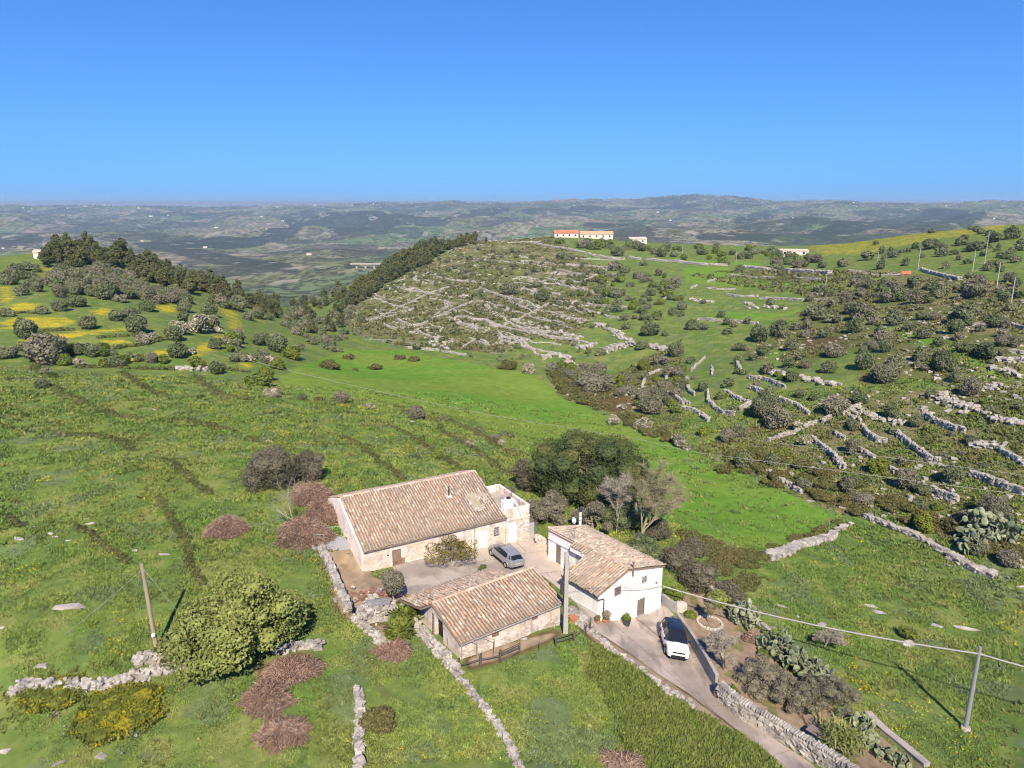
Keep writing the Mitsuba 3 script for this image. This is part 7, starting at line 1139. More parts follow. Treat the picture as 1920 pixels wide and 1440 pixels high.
strip_wall('garden_kerb', NEAR['garden_edge'], .3, .45, 'long low kerb wall at the lower right edge of the garden', 'm_concrete', 'kerb')
strip_wall('garden_kerb', NEAR['garden_edge2'], .25, .3, 'short kerb at the top edge of the garden left of the round cactus', 'm_concrete', 'kerb')
strip_wall('garden_kerb', NEAR['garden_edge3'], .25, .35, 'short kerb at the garden edge between the two cactus clumps', 'm_concrete', 'kerb')
strip_wall('garden_kerb', NEAR['kerb'], .2, .25, 'pale bed edging inside the garden left of the long cactus hedge', 'm_concrete', 'kerb')
# the drop inside the courtyard wall
k = thing('retaining_wall', 'sheer face under the low pale wall at the left side of the courtyard', 'retaining wall')
q, t = along(NEAR['court_left'], .8)
mb = MB()
for i in range(len(q) - 1):
    n0, n1 = np.array([t[i, 1], -t[i, 0]]), np.array([t[i + 1, 1], -t[i + 1, 0]])
    z0, z1 = float(land_surface(*q[i])), float(land_surface(*q[i + 1]))
    m = hull([(*(p + n*s), zz) for p, n, z_ in ((q[i], n0, z0), (q[i + 1], n1, z1)) for s in (.05, .32) for zz in (z_ - 2., z_ + .45)]).to_mesh()
    mb.put(m.vert_properties[:, :3], m.tri_verts)
scene[k] = mikit.ply(mb.out(), 'm_concrete')

# ------------------------------------------------------------------ fence, poles, cables
fe = thing('wooden_fence', 'dark wooden post and rail fence below the outbuilding', 'fence')
fp = [np.array(p) for p in FENCE]
FH_ = [1.15, 1.05, 1.05, .95, .85, 1.0, 1.0, .9, 1.3]
FR_ = [.09, .10, .08, .045, .03, .075, .07, .05, .05]
for p, h, r_ in zip(fp, FH_, FR_):
    z = gz(*p)
    add('post', tube([(p[0], p[1], z - .3), (p[0] + rw.normal(0, .04), p[1], z + h)], [r_, r_*.85], 7), 'm_oldwood', fe)
for i, (za, zb) in ((0, (.62, .60)), (1, (.58, .60)), (2, (.62, .6)), (2, (.2, .25)), (2, (.85, .9)), (5, (.45, .5)), (6, (.5, .5)), (7, (.55, .8)), (5, (.8, .85))):
    a, b = fp[i], fp[i + 1]
    add('rail', tube([(*a, gz(*a) + za), (*((a + b)/2), (gz(*a) + gz(*b) + za + zb)/2 - .03), (*b, gz(*b) + zb)], .038, 6), 'm_oldwood', fe)
add('board', tube([(*(fp[2] + .1), gz(*fp[2]) + .05), (*(fp[3] - .1), gz(*fp[3]) + .3)], .05, 5), 'm_oldwood', fe)
p = thing('utility_pole', 'leaning wooden pole with a guy wire left of the big yellow green tree', 'utility pole')
add('shaft', tube([(-24.3, 44.43, 1.7), (-24.76, 44.73, 8.47)], [.16, .11], 10), 'm_polewood', p, smooth=40)
add('guy_wire', tube([(-24.75, 44.7, 8.3), (-22.6, 44.6, 4.9), (-20.2, 44.3, 2.4)], .011, 5), 'm_rail', p)
add('loose_wire', tube([(-24.8, 44.6, 8.2), (-25.3, 44.5, 6.2), (-25.1, 44.4, 4.6), (-24.5, 44.3, 3.4)], .009, 5), 'm_thincable', p)
add('plate', tube([(-24.36, 44.30, 3.3), (-24.37, 44.30, 3.45)], .14, 8), 'm_whitedoor', p)
p = thing('utility_pole', 'tall pale concrete pole between the outbuilding and the white house', 'utility pole')
a = Frame((4.05, 49.9), 20)
sh = hull([(x, y, -.3) for x in (-.19, .19) for y in (-.15, .15)] + [(x, y, 6.7) for x in (-.13, .13) for y in (-.10, .10)])
sh = sh - hull([(x, y, z) for x in (-.06, .06) for y, z in ((-.3, 0.), (-.115, 0.), (-.3, 6.5), (-.075, 6.5))])
add('shaft', a.m(sh), 'm_poleconc', p)
for z in (5.3, 5.7):
    add('bracket', a.m(tube([(-.25, 0, z), (.3, -.05, z + .02)], .03, 6)), 'm_darkmetal', p)
add('meter_box', a.m(box(-.42, -.16, -.10, .12, 3.3, 4.1)), 'm_darkmetal', p)
add('conduit', a.m(tube([(-.22, -.02, 0), (-.17, -.02, 5.6)], .035, 6)), 'm_dark', p)  # thin near-black strip up the left side of the shaft
p = thing('utility_pole', 'grey steel pole standing in the meadow at the right edge', 'utility pole')
add('shaft', tube([(32.23, 44.76, -4.8), (32.41, 44.96, 2.03)], [.17, .115], 12), 'm_steel', p, smooth=40)
add('footing', tube([(32.23, 44.76, -4.9), (32.23, 44.76, -4.25)], [.42, .30], 9), 'm_concrete', p)
for i, (x, y) in enumerate(FARPOLES):
    r_ = math.hypot(x, y)
    p = thing('utility_pole', 'slim pale pole standing on the hills beyond the valley', 'utility pole', 'poles on the hills')
    h = (9, 8, 9, 8, 13, 9, 7, 8, 8, 7, 8, 8, 5)[i]
    scene[p] = mikit.ply(tube([(x, y, gz(x, y) - .5), (x, y, gz(x, y) + h*.9)], [.14, .10], 6), 'm_poleconc')
def sag(a, b, s, n=14):
    t = np.linspace(0, 1, n)[:, None]
    return np.array(a)*(1 - t) + np.array(b)*t - [0, 0, 1]*(4*s*t*(1 - t))
p = thing('power_cable', 'thick pale twisted cable from the white house to the steel pole', 'cable')
scene[p] = mikit.ply(tube(sag((13.35, 58.6, -1.0), (32.4, 44.86, 1.55), .55), .055, 6), 'm_cable')
p = thing('power_cable', 'thick pale cable leaving the steel pole at the right edge', 'cable')
scene[p] = mikit.ply(tube(sag((32.4, 44.86, 1.55), (44, 35.3, 3.6), .4), .055, 6), 'm_cable')
p = thing('power_cable', 'thin cable from the concrete pole across the white house roof', 'cable')
scene[p] = mikit.ply(tube(sag((4.2, 49.9, 5.6), (13.3, 58.5, -.9), .9), .022, 5), 'm_cable')
p = thing('power_cable', 'thin cable from the leaning wooden pole to the left edge', 'cable')
scene[p] = mikit.ply(tube(sag((-24.7, 44.7, 8.1), (-37, 44.4, -1.0), .5), .014, 5), 'm_thincable')
p = thing('power_cable', 'long thin cable crossing above the green field', 'cable')
scene[p] = mikit.ply(tube([(-64, 160, gz(-64, 160) + .4), (-44.7, 150, -3.0), (-20.3, 135, -4.3), (-3.0, 122, -4.1), (17.76, 100, -1.0), (23.4, 90, .5), (46.3, 62, 6.2), (60, 46, 10)], .026, 5), 'm_cable')
p = thing('power_cable', 'second thin cable crossing above the shrubs of the right slope', 'cable')
scene[p] = mikit.ply(tube([(31.2, 110, -3.45), (44.35, 95, -1.1), (57.8, 78, 1.95), (80, 50, 8)], .026, 5), 'm_cable')

# ------------------------------------------------------------------ plants
def foliage(lobes, n, size, r, quad=True, core=0, flat=.35, solid=.78):
    """leaf-sized faces through the outer part of a clump of lobes"""
    L = np.array(lobes, float)
    wts = (L[:, 3]*L[:, 4] + L[:, 3]*L[:, 5])
    i = r.choice(len(L), int(n*1.7), p=wts/wts.sum())
    d = r.normal(0, 1, (len(i), 3)); d /= np.linalg.norm(d, axis=1, keepdims=True)
    rad = np.clip(1 - np.abs(r.normal(0, .16, len(i))), .45, 1)*r.uniform(.92, 1.10, len(i))
    P = L[i, :3] + d*L[i, 3:]*rad[:, None]
    keep = np.ones(len(P), bool)
    for l in L:
        keep &= ~((((P - l[:3])/l[3:])**2).sum(1) < solid**2)
    keep |= np.random.default_rng(1).uniform(0, 1, len(P)) < .06
    P, d = P[keep][:n], d[keep][:n]
    m = len(P)
    nr = d*flat + r.normal(0, .55, (m, 3)) + [0, 0, .25]
    nr /= np.linalg.norm(nr, axis=1, keepdims=True)
    a = np.cross(nr, r.normal(0, 1, (m, 3))); a /= np.linalg.norm(a, axis=1, keepdims=True)
    b = np.cross(nr, a)
    s = size*r.uniform(.6, 1.4, (m, 1))
    if quad:
        V = np.stack([P - a*s*.5 - b*s*.12, P + b*s*.42, P + a*s*.5 + b*s*.1, P - b*s*.42], 1).reshape(-1, 3)
        F = (np.arange(m)[:, None, None]*4 + np.array([[0, 1, 2], [0, 2, 3]])).reshape(-1, 3)
    else:
        V = np.stack([P - a*s*.5 - b*s*.3, P + a*s*.5 - b*s*.3, P + b*s*.5], 1).reshape(-1, 3)
        F = np.arange(m*3).reshape(-1, 3)
    mb = MB().put(V, F)
    if core:
        for l in L:
            ic = trimesh.creation.icosphere(subdivisions=core - 1)
            v = ic.vertices*(1 + .22*(meshkit.noise(ic.vertices*2.3 + l[:3]*9, 3)[:, None] - .5))
            mb.put(v*l[3:]*.66 + l[:3], ic.faces)
    return mb.out()
def bush_lobes(r, n=8, low=.0):
    L = [(0, 0, .36, .36, .36, .34)]
    for i in range(n):
        a = 2*np.pi*i/n + r.uniform(-.4, .4)
        rr = r.uniform(.16, .30)
        s = r.uniform(.16, .25)
        L.append((rr*math.cos(a), rr*math.sin(a), r.uniform(.22, .55), s, s, s*r.uniform(.8, 1.1)))
    for i in range(max(2, n//3)):
        s = r.uniform(.14, .2)
        L.append((r.uniform(-.15, .15), r.uniform(-.15, .15), r.uniform(.55, .66), s, s, s))
    return L
def pine_lobes(r):
    L = []
    for i in range(13):
        a, h = r.uniform(0, 2*np.pi), r.uniform(.35, 1.35)
        k = (.40 - .22*abs(h - .75))
        s = r.uniform(.15, .25)
        L.append((k*math.cos(a)*r.uniform(.3, 1), k*math.sin(a)*r.uniform(.3, 1), h, s, s, s*.85))
    L.append((0, 0, 1.42, .16, .16, .16)); L.append((0, 0, .8, .3, .3, .5))
    return L
def branches(r, h, spread, levels=3, kids=4, rad=.05, up=.5):
    """a bare branching frame from the origin"""
    mb = MB()
    def grow(p, d, ln, ra, lv):
        n = 4
        pts = [p]
        for k in range(n):
            d = d + r.normal(0, .13, 3); d /= np.linalg.norm(d)
            pts.append(pts[-1] + d*ln/n)
        v, f = tube(pts, np.linspace(ra, ra*.6, n + 1), 5 if lv > 1 else 3, cap=False)
        mb.put(v, f)
        if lv <= 0:
            return
        for k in range(kids + (lv == levels)):
            at = pts[r.integers(2, n + 1)]
            e = d*up + r.normal(0, spread, 3) + [0, 0, .15]
            e /= np.linalg.norm(e)
            grow(at, e, ln*r.uniform(.55, .8), ra*.55, lv - 1)
    grow(np.zeros(3), np.array([0, 0, 1.]), h, rad, levels)
    return mb.out()
SHRUB = dict(e=('evergreen_shrub', 'dark rounded evergreen shrub', 'shrub', 'm_evergreen'), b=('grey_brown_shrub', 'grey brown twiggy rounded shrub', 'shrub', 'm_greybush'),
    g=('bright_green_shrub', 'bright yellow green shrub', 'shrub', 'm_greenbush'), w=('blossoming_shrub', 'shrub covered in whitish blossom', 'shrub', 'm_blossom'),
    br=('bramble_clump', 'low olive brown bramble clump', 'bramble', 'm_bramble'), pi=('pine_tree', 'dark pine tree', 'tree', 'm_pine'), s=('evergreen_shrub', 'dark rounded evergreen shrub', 'shrub', 'm_evergreen'),
    bare=('leafless_shrub', 'big leafless pinkish grey shrub', 'shrub', 'm_greybush'), dk=('evergreen_shrub', 'dark rounded evergreen shrub', 'shrub', 'm_evergreen'))
GROUPS = {}
rv = np.random.default_rng(8)
def plant_group(kind, lod, var):
    key = f'{SHRUB[kind][0]}_{("far", "mid", "near")[lod]}_{var}'.replace('_0', '_a').replace('_1', '_b').replace('_2', '_c')
    if key in GROUPS:
        return key
    r = np.random.default_rng(100 + var*7 + lod*31 + hash_(kind))
    mat = SHRUB[kind][3]
    if kind == 'pi':
        lob = pine_lobes(r)
        m = foliage(lob, (420, 1500, 5000)[lod], (.15, .095, .052)[lod], r, quad=lod > 0, core=1)
        parts = {'crown': mikit.ply(m, mat)}
        if lod:
            parts['trunk'] = mikit.ply(tube([(0, 0, -.2), (0, 0, .5), (.02, 0, 1.)], [.045, .035, .02], 5), 'm_bark')
    else:
        lob = bush_lobes(r, 8 if kind != 'br' else 11)
        if kind == 'br':
            lob = [(x*1.1, y*1.1, z*.55, a, b, c_*.6) for x, y, z, a, b, c_ in lob]
        sparse = kind in ('b', 'bare')
        m = foliage(lob, (420, 2200, 8500)[lod], (.145, .075, .038)[lod]*(.85 if sparse else 1), r, quad=lod > 0, core=1 if not sparse or lod == 0 else 1)
        parts = {'crown': mikit.ply(m, mat)}
        if lod:
            parts['trunk'] = mikit.ply(branches(r, .28, .5, 1, 4, .035), 'm_bark')
    GROUPS[key] = scene[key] = {'type': 'shapegroup', **parts}
    return key
def hash_(s):
    return sum(ord(c_)*(i + 3) for i, c_ in enumerate(s))
def region(x, y):
    a = math.atan2(x, y)
    if a < -.13:
        q = 'under the pines on the upper left hill' if y > 230 else ('among the yellow strips of the left hill' if y > 165 else 'along the foot of the left hill')
        return q, q
    if a < .21 and y > 235:
        return 'on the rocky hill beyond the green field', 'rocky hill'
    if a < .24 and y > 150:
        return 'at the foot of the rocky hill', 'foot of the rocky hill'
    if y > 330:
        return 'near the track on the far right rise', 'far right rise'
    if y < 100 and a > .1:
        return 'on the near slope right of the green field', 'near right slope'
    if a > .15:
        q = ('upper', 'far') if y > 210 else (('middle', 'mid') if y > 145 else ('lower', 'low'))
        s_ = 'right end' if a > .46 else 'left half'
        return f'on the {q[0]} terraces right of the valley, {s_}', f'{q[0]} terraces {s_}'
    return 'at the edge of the green field', 'edge of the green field'
byname = {}
for kind, x, y, w in SHRUBS:
    byname.setdefault(SHRUB[kind][0], []).append((kind, x, y, w))
SPREAD = dict(evergreen_shrub='shrub_cover', pine_tree='far_pine_wood')
for base, items in byname.items():
    items.sort(key=lambda e: -e[3]/e[2])
    for i, (kind, x, y, w) in enumerate(items):
        app = w/y*735
        lod = 2 if app > 42 else (1 if app > 17 else 0)
        w = min(w, 9.)*(.80 if kind == 'pi' else (.82 if x > .15*y else .92))
        g_ = plant_group(kind, lod, int(rv.integers(3)))
        M = T().translate([x, y, gz(x, y) - .05*w]).rotate([0, 0, 1], float(rv.uniform(0, 360))).scale([w*float(rv.uniform(.8, 1.35)), w*float(rv.uniform(.8, 1.1)), w*float(rv.uniform(.72, 1.12))])
        if i < 300:
            where, grp = region(x, y)
            what, cat = SHRUB[kind][1], SHRUB[kind][2]
            if base == 'pine_tree':
                where, grp = (('in the wood on the crest of the left hill', 'left hill pines') if x < -.42*y else ('in the wood running down the right flank of the left hill', 'left hill flank pines')) if x < -.13*y and math.atan2(x, y) < -.24 else ('in the dark wood on the left flank of the rocky hill', 'rocky hill pines')
            k = thing(base, f'{what} {where}', cat, f'{base.replace("_", " ")}s, {grp}')
        else:
            k = f'{SPREAD[base]}__{i - 299:03d}'
        scene[k] = {'type': 'instance', 'shape': {'type': 'ref', 'id': g_}, 'to_world': M}
    if len(items) > 300:
        tag(SPREAD[base], kind='stuff', label={'shrub_cover': 'many small dark shrubs scattered over the far slopes', 'far_pine_wood': 'smaller pines filling the woods on both hills'}[SPREAD[base]], cat='shrubs' if base[0] == 'e' else 'trees')

leaf('m_bank', (.112, .122, .046), (.085, .102, .038))
# overgrown banks between the strips of meadow
BANKS = ['long dark weedy bank below the lone shrub at the far left of the meadow', 'middle piece of the long weedy bank crossing the left meadow', 'right piece of the long weedy bank crossing the left meadow', 'short end of the long weedy bank just left of the round evergreen tree',
         'weedy bank in the middle of the far left meadow', 'thick weedy bank at the right of the far left meadow', 'curved weedy bank at the left edge of the meadow', 'weedy bank up the slope left of the round evergreen tree', 'weedy bank left of the small oval bramble mound', 'weedy bank above the leaning wooden pole', 'short weedy bank at the left edge near the boulders', 'short weedy bank just right of the leaning pole top',
         'first weedy bank behind the farmhouse ridge', 'second weedy bank behind the farmhouse ridge', 'third weedy bank leading to the grey trees behind the annex', 'weedy hedge bank between the left meadow and the green field', 'hedge bank along the foot of the left hill', 'upper weedy bank at the left edge between yellow strips', 'second weedy bank at the left between yellow strips', 'weedy bank by the blossoming shrubs of the left hill', 'weedy bank below the blossoming shrubs of the left hill', 'short bank with shrubs at the top left corner of the meadow']
for i, (pts, w) in enumerate(STRIPS):
    q, t = along(pts, .38*w)
    lob = []
    for p in q:
        z = gz(*p)
        s = w*rv.uniform(.30, .55)
        lob.append((p[0] + rv.normal(0, .15*w), p[1] + rv.normal(0, .15*w), z + s*.2, s*1.15, s*1.15, s*.75))
    k = thing('overgrown_bank', BANKS[i], 'bramble')
    d = math.hypot(*np.mean(pts, 0))
    scene[k] = mikit.ply(foliage(lob, int(len(q)*(32 if d < 110 else 18)), .16 if d < 80 else d/520, rv, core=1), 'm_bank')

# ---- single plants round the farm
def planted(base, label, x, y, w, h, mat, n, leaf_, lobes=None, cat='shrub', trunk=None, trunkmat='m_bark', lift=0., seed=0, core=1, nl=10, solid=.78, zbase=None):
    r = np.random.default_rng(500 + seed)
    k = thing(base, label, cat)
    L = lobes or bush_lobes(r, nl)
    L = [(a*w, b*w, c_*h/.75 + lift, d*w, e*w, f*h/.75) for a, b, c_, d, e, f in L]
    z = gz(x, y) if zbase is None else zbase
    v, f = foliage(L, n, leaf_, r, core=core, solid=solid)
    add('crown' if cat == 'tree' else 'foliage', (v + [x, y, z], f), mat, k)
    if trunk is not None:
        v, f = trunk
        add('trunk', (v + [x, y, z], f), trunkmat, k)
    return k
def clumpy(seed, n, k=.36):
    r = np.random.default_rng(seed)
    L = [(0, 0, .40, .27, .27, .25)]
    for i in range(n):
        a, q = r.uniform(0, 2*np.pi), math.sqrt(r.uniform(.05, 1))
        z = r.uniform(.12, .40 + .34*(1 - q*q))
        s_ = r.uniform(.07, .15)
        L.append((k*q*math.cos(a), k*q*math.sin(a), z, s_, s_, s_*r.uniform(.8, 1.25)))
    return L
rt_ = np.random.default_rng(77)
planted('carob_tree', 'big yellow green rounded tree by the rubble wall at the lower left', -18.7, 44.0, 9.0, 5.4, 'm_yellowgreen', 20000, .17, lobes=clumpy(1, 60, .42), cat='tree', trunk=branches(rt_, 1.5, .5, 2, 4, .22), lift=.2, seed=1)
planted('evergreen_tree', 'dark round evergreen tree standing alone in the left meadow', -24.9, 71.2, 6.3, 4.0, 'm_dusky', 12000, .13, cat='tree', nl=11, seed=2, trunk=branches(rt_, 1., .5, 1, 4, .15))
planted('evergreen_tree', 'smaller dark tree crown touching the round evergreen tree in the left meadow', -21.8, 73.2, 4.4, 3.2, 'm_dusky', 6500, .13, cat='tree', nl=9, seed=3, trunk=branches(rt_, .8, .5, 1, 4, .12))
for i, (x, y, w, h, n, lab) in enumerate([(-25.5, 60.5, 2.7, 1.9, 3200, 'small oval mound of dry pinkish brambles alone in the left meadow'), (-18.6, 61.0, 4.6, 1.8, 5200, 'wide mound of dry pinkish brambles in front of the footbridge'), (-20.0, 68.0, 3.6, 2.5, 4200, 'dry pinkish brambles behind the bare grey tree'), (-17.9, 65.2, 3.2, 1.5, 4200, 'dry pinkish brambles against the gable of the farmhouse'), (-15.4, 39.9, 2.6, 1.0, 2600, 'dry pinkish brambles below the big yellow green tree'), (-13.6, 37.4, 2.3, .8, 2300, 'dry pinkish brambles near the bottom edge left of centre'), (-8.4, 45.9, 2.0, .7, 1800, 'dry brambles below the spiky green plants'), (6.5, 36.8, 2.2, .7, 1800, 'dry reddish brambles at the bottom edge right of the dividing wall'), (-14.6, 42.8, 3.0, .9, 2600, 'dry brambles in the shade right of the big yellow green tree')]):
    r = np.random.default_rng(900 + i)
    m_ = int(n*1.4)
    h *= .78
    a, q = r.uniform(0, 2*np.pi, m_), np.sqrt(r.uniform(0, 1, m_))*(.8 + .4*meshkit.noise(np.c_[np.cos(r.uniform(0, 6.3, m_))*1.5, np.sin(r.uniform(0, 6.3, m_))*1.5, np.full(m_, i)], 5))
    edge = .55 + .85*meshkit.noise(np.c_[np.cos(a)*1.9 + 7*i, np.sin(a)*1.9, 0*a], 3)
    p0 = np.stack([x + w*.5*q*edge*np.cos(a), y + w*.42*q*edge*np.sin(a), 0*a], -1)
    dome = h*np.sqrt(np.clip(1.02 - q**2, .02, 1))*(.7 + .5*meshkit.noise(p0*1.1, 7))
    p0[:, 2] = ground(p0[:, 0], p0[:, 1]) + dome*r.uniform(.45, 1, m_)
    d1 = r.normal(0, 1, (m_, 3))*[1, 1, .45] + np.stack([np.cos(a), np.sin(a), 0*a], -1)*.4
    d1 /= np.linalg.norm(d1, axis=1, keepdims=True)
    ln = r.uniform(.2, .85, (m_, 1))
    p1 = p0 + d1*ln*.5 + [0, 0, .10]; p2 = p0 + d1*ln - [0, 0, .06]
    sd = np.cross(d1, r.normal(0, 1, (m_, 3))); sd /= np.linalg.norm(sd, axis=1, keepdims=True); sd *= .022
    V = np.stack([p0 - sd, p0 + sd, p1 + sd, p1 - sd, p2], 1).reshape(-1, 3)
    F_ = (np.arange(m_)[:, None, None]*5 + np.array([[0, 1, 2], [0, 2, 3], [3, 2, 4]])).reshape(-1, 3)
    k = thing('dry_bramble', lab, 'bramble')
    add('twigs', (V, F_), 'm_dry_bramble', k)
    ic = trimesh.creation.icosphere(subdivisions=3)
    ca = ic.vertices[:, :2]/np.maximum(np.linalg.norm(ic.vertices[:, :2], axis=1, keepdims=True), 1e-6)
    vv = ic.vertices[:, :2]*(.42 + .72*meshkit.noise(np.c_[ca[:, 0]*1.9 + 7*i, ca[:, 1]*1.9, 0*ca[:, 0]], 3)[:, None])
    v = np.c_[x + w*.43*vv[:, 0], y + w*.36*vv[:, 1], ic.vertices[:, 2]*h*.62]
    v[:, 2] += ground(v[:, 0], v[:, 1])
    add('mound', (v, ic.faces), 'm_dry_bramble', k)
k = thing('bare_tree', 'slender bare grey tree left of the farmhouse gable', 'tree')
v, f = branches(np.random.default_rng(4), 2.0, .42, 4, 3, .085, .75)
v = v*[1., 1., 1.15]
add('branches', (v + [-19.9, 61.9, gz(-19.9, 61.9)], f), 'm_greytwig', k)
planted('courtyard_tree', 'olive brown umbrella shaped tree against the farmhouse front', -5.5, 60.7, 5.0, 1.7, 'm_courttree', 4200, .10, lobes=clumpy(31, 30, .46), cat='tree', trunk=branches(rt_, 1.0, .6, 3, 4, .08), lift=.85, seed=31, core=0)
planted('olive_tree', 'small grey green olive tree with short trunk beside the courtyard rubble', -9.4, 53.1, 2.3, 2.0, 'm_olive', 3000, .11, cat='tree', trunk=branches(rt_, .9, .4, 2, 3, .09), lift=.75, nl=8, seed=32)
def spiky(base, label, x, y, n, h, seed, mat='m_yucca', wd=.09):
    r = np.random.default_rng(seed)
    mb = MB()
    for i in range(n):
        o = np.array([r.normal(0, h*.25), r.normal(0, h*.25), r.uniform(0, h*.75)])
        a, e, ln = r.uniform(0, 2*np.pi), r.uniform(.0, 1.2), h*r.uniform(.35, .6)
        d = np.array([math.cos(a)*math.cos(e), math.sin(a)*math.cos(e), math.sin(e)])
        s = np.cross(d, [0, 0, 1.]); s /= np.linalg.norm(s) + 1e-9
        m_ = o + d*ln*.6; tip = o + d*ln - [0, 0, ln*.18]
        mb.put([o - s*wd*.6, o + s*wd*.6, m_ + s*wd, m_ - s*wd, tip], [[0, 1, 2], [0, 2, 3], [3, 2, 4]])
    v, f = mb.out()
    k = thing(base, label, 'plant')
    scene[k] = mikit.ply((v + [x, y, gz(x, y)], f), mat)
spiky('spiky_plant', 'upper clump of bright green sword leaved plants by the stone wall', -8.15, 49.6, 420, 1.5, 51)
spiky('spiky_plant', 'lower clump of bright green sword leaved plants by the stone wall', -8.3, 47.9, 520, 1.4, 52)
# trees behind the houses
def big_tree(base, label, x, y, z0, h, rad, mat, n, leaf_, seed, nl=22, dome=True, core=1):
    r = np.random.default_rng(seed)
    k = thing(base, label, 'tree')
    L = []
    for i in range(nl):
        a, rr, zz = r.uniform(0, 2*np.pi), rad*math.sqrt(r.uniform(.02, 1))*.78, 0
        zz = h*(.30 + .58*r.uniform()*math.sqrt(max(.06, 1 - (rr/rad)**2)))
        s = rad*r.uniform(.17, .30)
        L.append((rr*math.cos(a), rr*math.sin(a), zz, s, s, s*.8))
    v, f = foliage(L, n, leaf_, r, core=core)
    add('crown', (v + [x, y, z0], f), mat, k)
    v, f = branches(r, h*.42, .45, 2, 5, h*.028)
    add('trunk', (v + [x, y, z0], f), 'm_bark', k)
big_tree('stone_pine', 'large dark olive pine with lumpy crown behind the two houses', 9.0, 80.5, -3.2, 9.6, 6.9, 'm_bigpine', 52000, .15, 61, 80)
big_tree('evergreen_tree', 'dusky rounded tree at the left side of the large pine', 2.6, 84.5, -3.3, 6.4, 3.8, 'm_dusky', 9000, .16, 62, 14)
big_tree('evergreen_tree', 'dark tree at the right side of the large pine', 14.6, 79.5, -4.0, 8.2, 3.6, 'm_bigpine', 9000, .17, 66, 14)
big_tree('olive_tree', 'grey olive tree behind the annex and the satellite dish', 4.4, 72.0, -2.2, 4.6, 3.4, 'm_olive', 11000, .12, 63, 16)
big_tree('olive_tree', 'grey olive tree behind the back corner of the white house', 8.6, 71.6, -2.4, 4.0, 2.6, 'm_olive', 8000, .12, 64, 13)
big_tree('olive_tree', 'grey scrubby tree rising behind the annex parapet', -1.2, 75.5, -2.0, 3.2, 2.8, 'm_olive', 6000, .12, 65, 12)
for i, (x, y, w, h, lab) in enumerate([(13.2, 67.5, 4.4, 2.2, 'dark green undergrowth around the foot of the bare trees'), (16.2, 66.0, 4.0, 2.2, 'dusky shrub right of the white house back corner'), (17.6, 62.6, 4.4, 2.4, 'dusky spreading shrub beside the right wall of the white house'), (19.6, 61.0, 3.8, 1.8, 'dusky shrub behind the pale boulder at the garden top'), (11.6, 74.5, 5.0, 3.2, 'dark thicket under the large pine'), (18.6, 70.0, 3.5, 1.5, 'low dusky shrub at the corner of the green field'), (15.5, 72.5, 3.4, 2.0, 'dark shrub behind the bare spreading tree')]):
    planted('undergrowth_shrub', lab, x, y, w, h, 'm_dusky' if i != 0 and i != 4 else 'm_evergreen', 6500, .11, nl=10, seed=70 + i)
def bare_spreading(label, x, y, h, seed, mat, k_=1., tr=.16):
    k = thing('bare_tree', label, 'tree')
    r = np.random.default_rng(seed)
    v, f = branches(r, h*.40, .30, 4, 4, tr*.8, 1.0)
    v = v*[k_, k_, 1]
    add('branches', (v + [x, y, gz(x, y) - .1], f), mat, k)
    tip = v[r.integers(0, len(v), 9000)]
    tip = tip[tip[:, 2] > h*.45]
    v2, f2 = foliage([(0, 0, h*.8, h*.5*k_, h*.5*k_, h*.42)], 10, .1, r)
    mb = MB()
    d = r.normal(0, 1, tip.shape); d[:, 2] = np.abs(d[:, 2]); d /= np.linalg.norm(d, axis=1, keepdims=True)
    ln = h*r.uniform(.05, .13, (len(tip), 1)); s = np.cross(d, r.normal(0, 1, d.shape)); s /= np.linalg.norm(s, axis=1, keepdims=True)
    V = np.stack([tip - s*.016, tip + s*.016, tip + d*ln], 1).reshape(-1, 3)
    add('twigs', (V + [x, y, gz(x, y) - .1], np.arange(len(V)).reshape(-1, 3)), mat, k)
bare_spreading('tall bare spreading tree with pale trunk behind the white house', 13.2, 69.2, 9.0, 81, 'm_tantwig', .95, .22)
bare_spreading('leaning bare tree with pinkish trunk between the white house and the large pine', 11.2, 72.9, 6.4, 82, 'm_greytwig', .75, .14)
bare_spreading('bare fig tree with pale twisted branches in the garden by the concrete wall', 16.6, 50.3, 3.4, 83, 'm_greytwig', 1.5, .14)
bare_spreading('small bare tree inside the white stone ring in the garden', 17.1, 56.9, 2.6, 84, 'm_tantwig', .8, .07)
bare_spreading('thin bare shrub in the meadow behind the long cactus hedge', 26.2, 54.6, 2.0, 85, 'm_greytwig', 1.6, .05)
# garden
def prickly(label, spots, seed, sc, n):
    k0 = thing('prickly_pear', label, 'cactus')
    r = np.random.default_rng(seed)
    ic = trimesh.creation.icosphere(subdivisions=1)
    pad = (ic.vertices*[.5, .10, .68], ic.faces)
    P = mikit.ply(pad, 'm_cactus', smooth=True)
    for i in range(n):
        x, y, h = spots[r.integers(len(spots))]
        a, q = r.uniform(0, 2*np.pi), math.sqrt(r.uniform())
        zz = h*r.uniform(.08, 1)*(1.0 - .55*q*q)
        px, py = x + q*h*.62*math.cos(a), y + q*h*.62*math.sin(a)
        s = sc*r.uniform(.75, 1.25)
        scene[name('pad', k0)] = {**P, 'to_world': T().translate([px, py, gz(px, py) + zz]).rotate([0, 0, 1], float(r.uniform(0, 360))).rotate([1, 0, 0], float(r.normal(0, 32))).rotate([0, 1, 0], float(r.normal(0, 35))).scale(float(s))}
    for x, y, h in spots:
        for j in range(3):
            add('stem', tube([(x, y, gz(x, y) - .1), (x + r.normal(0, h*.2), y + r.normal(0, h*.2), gz(x, y) + h*.7)], [.10, .06], 6), 'm_olive', k0)
prickly('round prickly pear cactus standing alone on the garden soil', [(20.3, 57.4, 2.2)], 91, .44, 150)
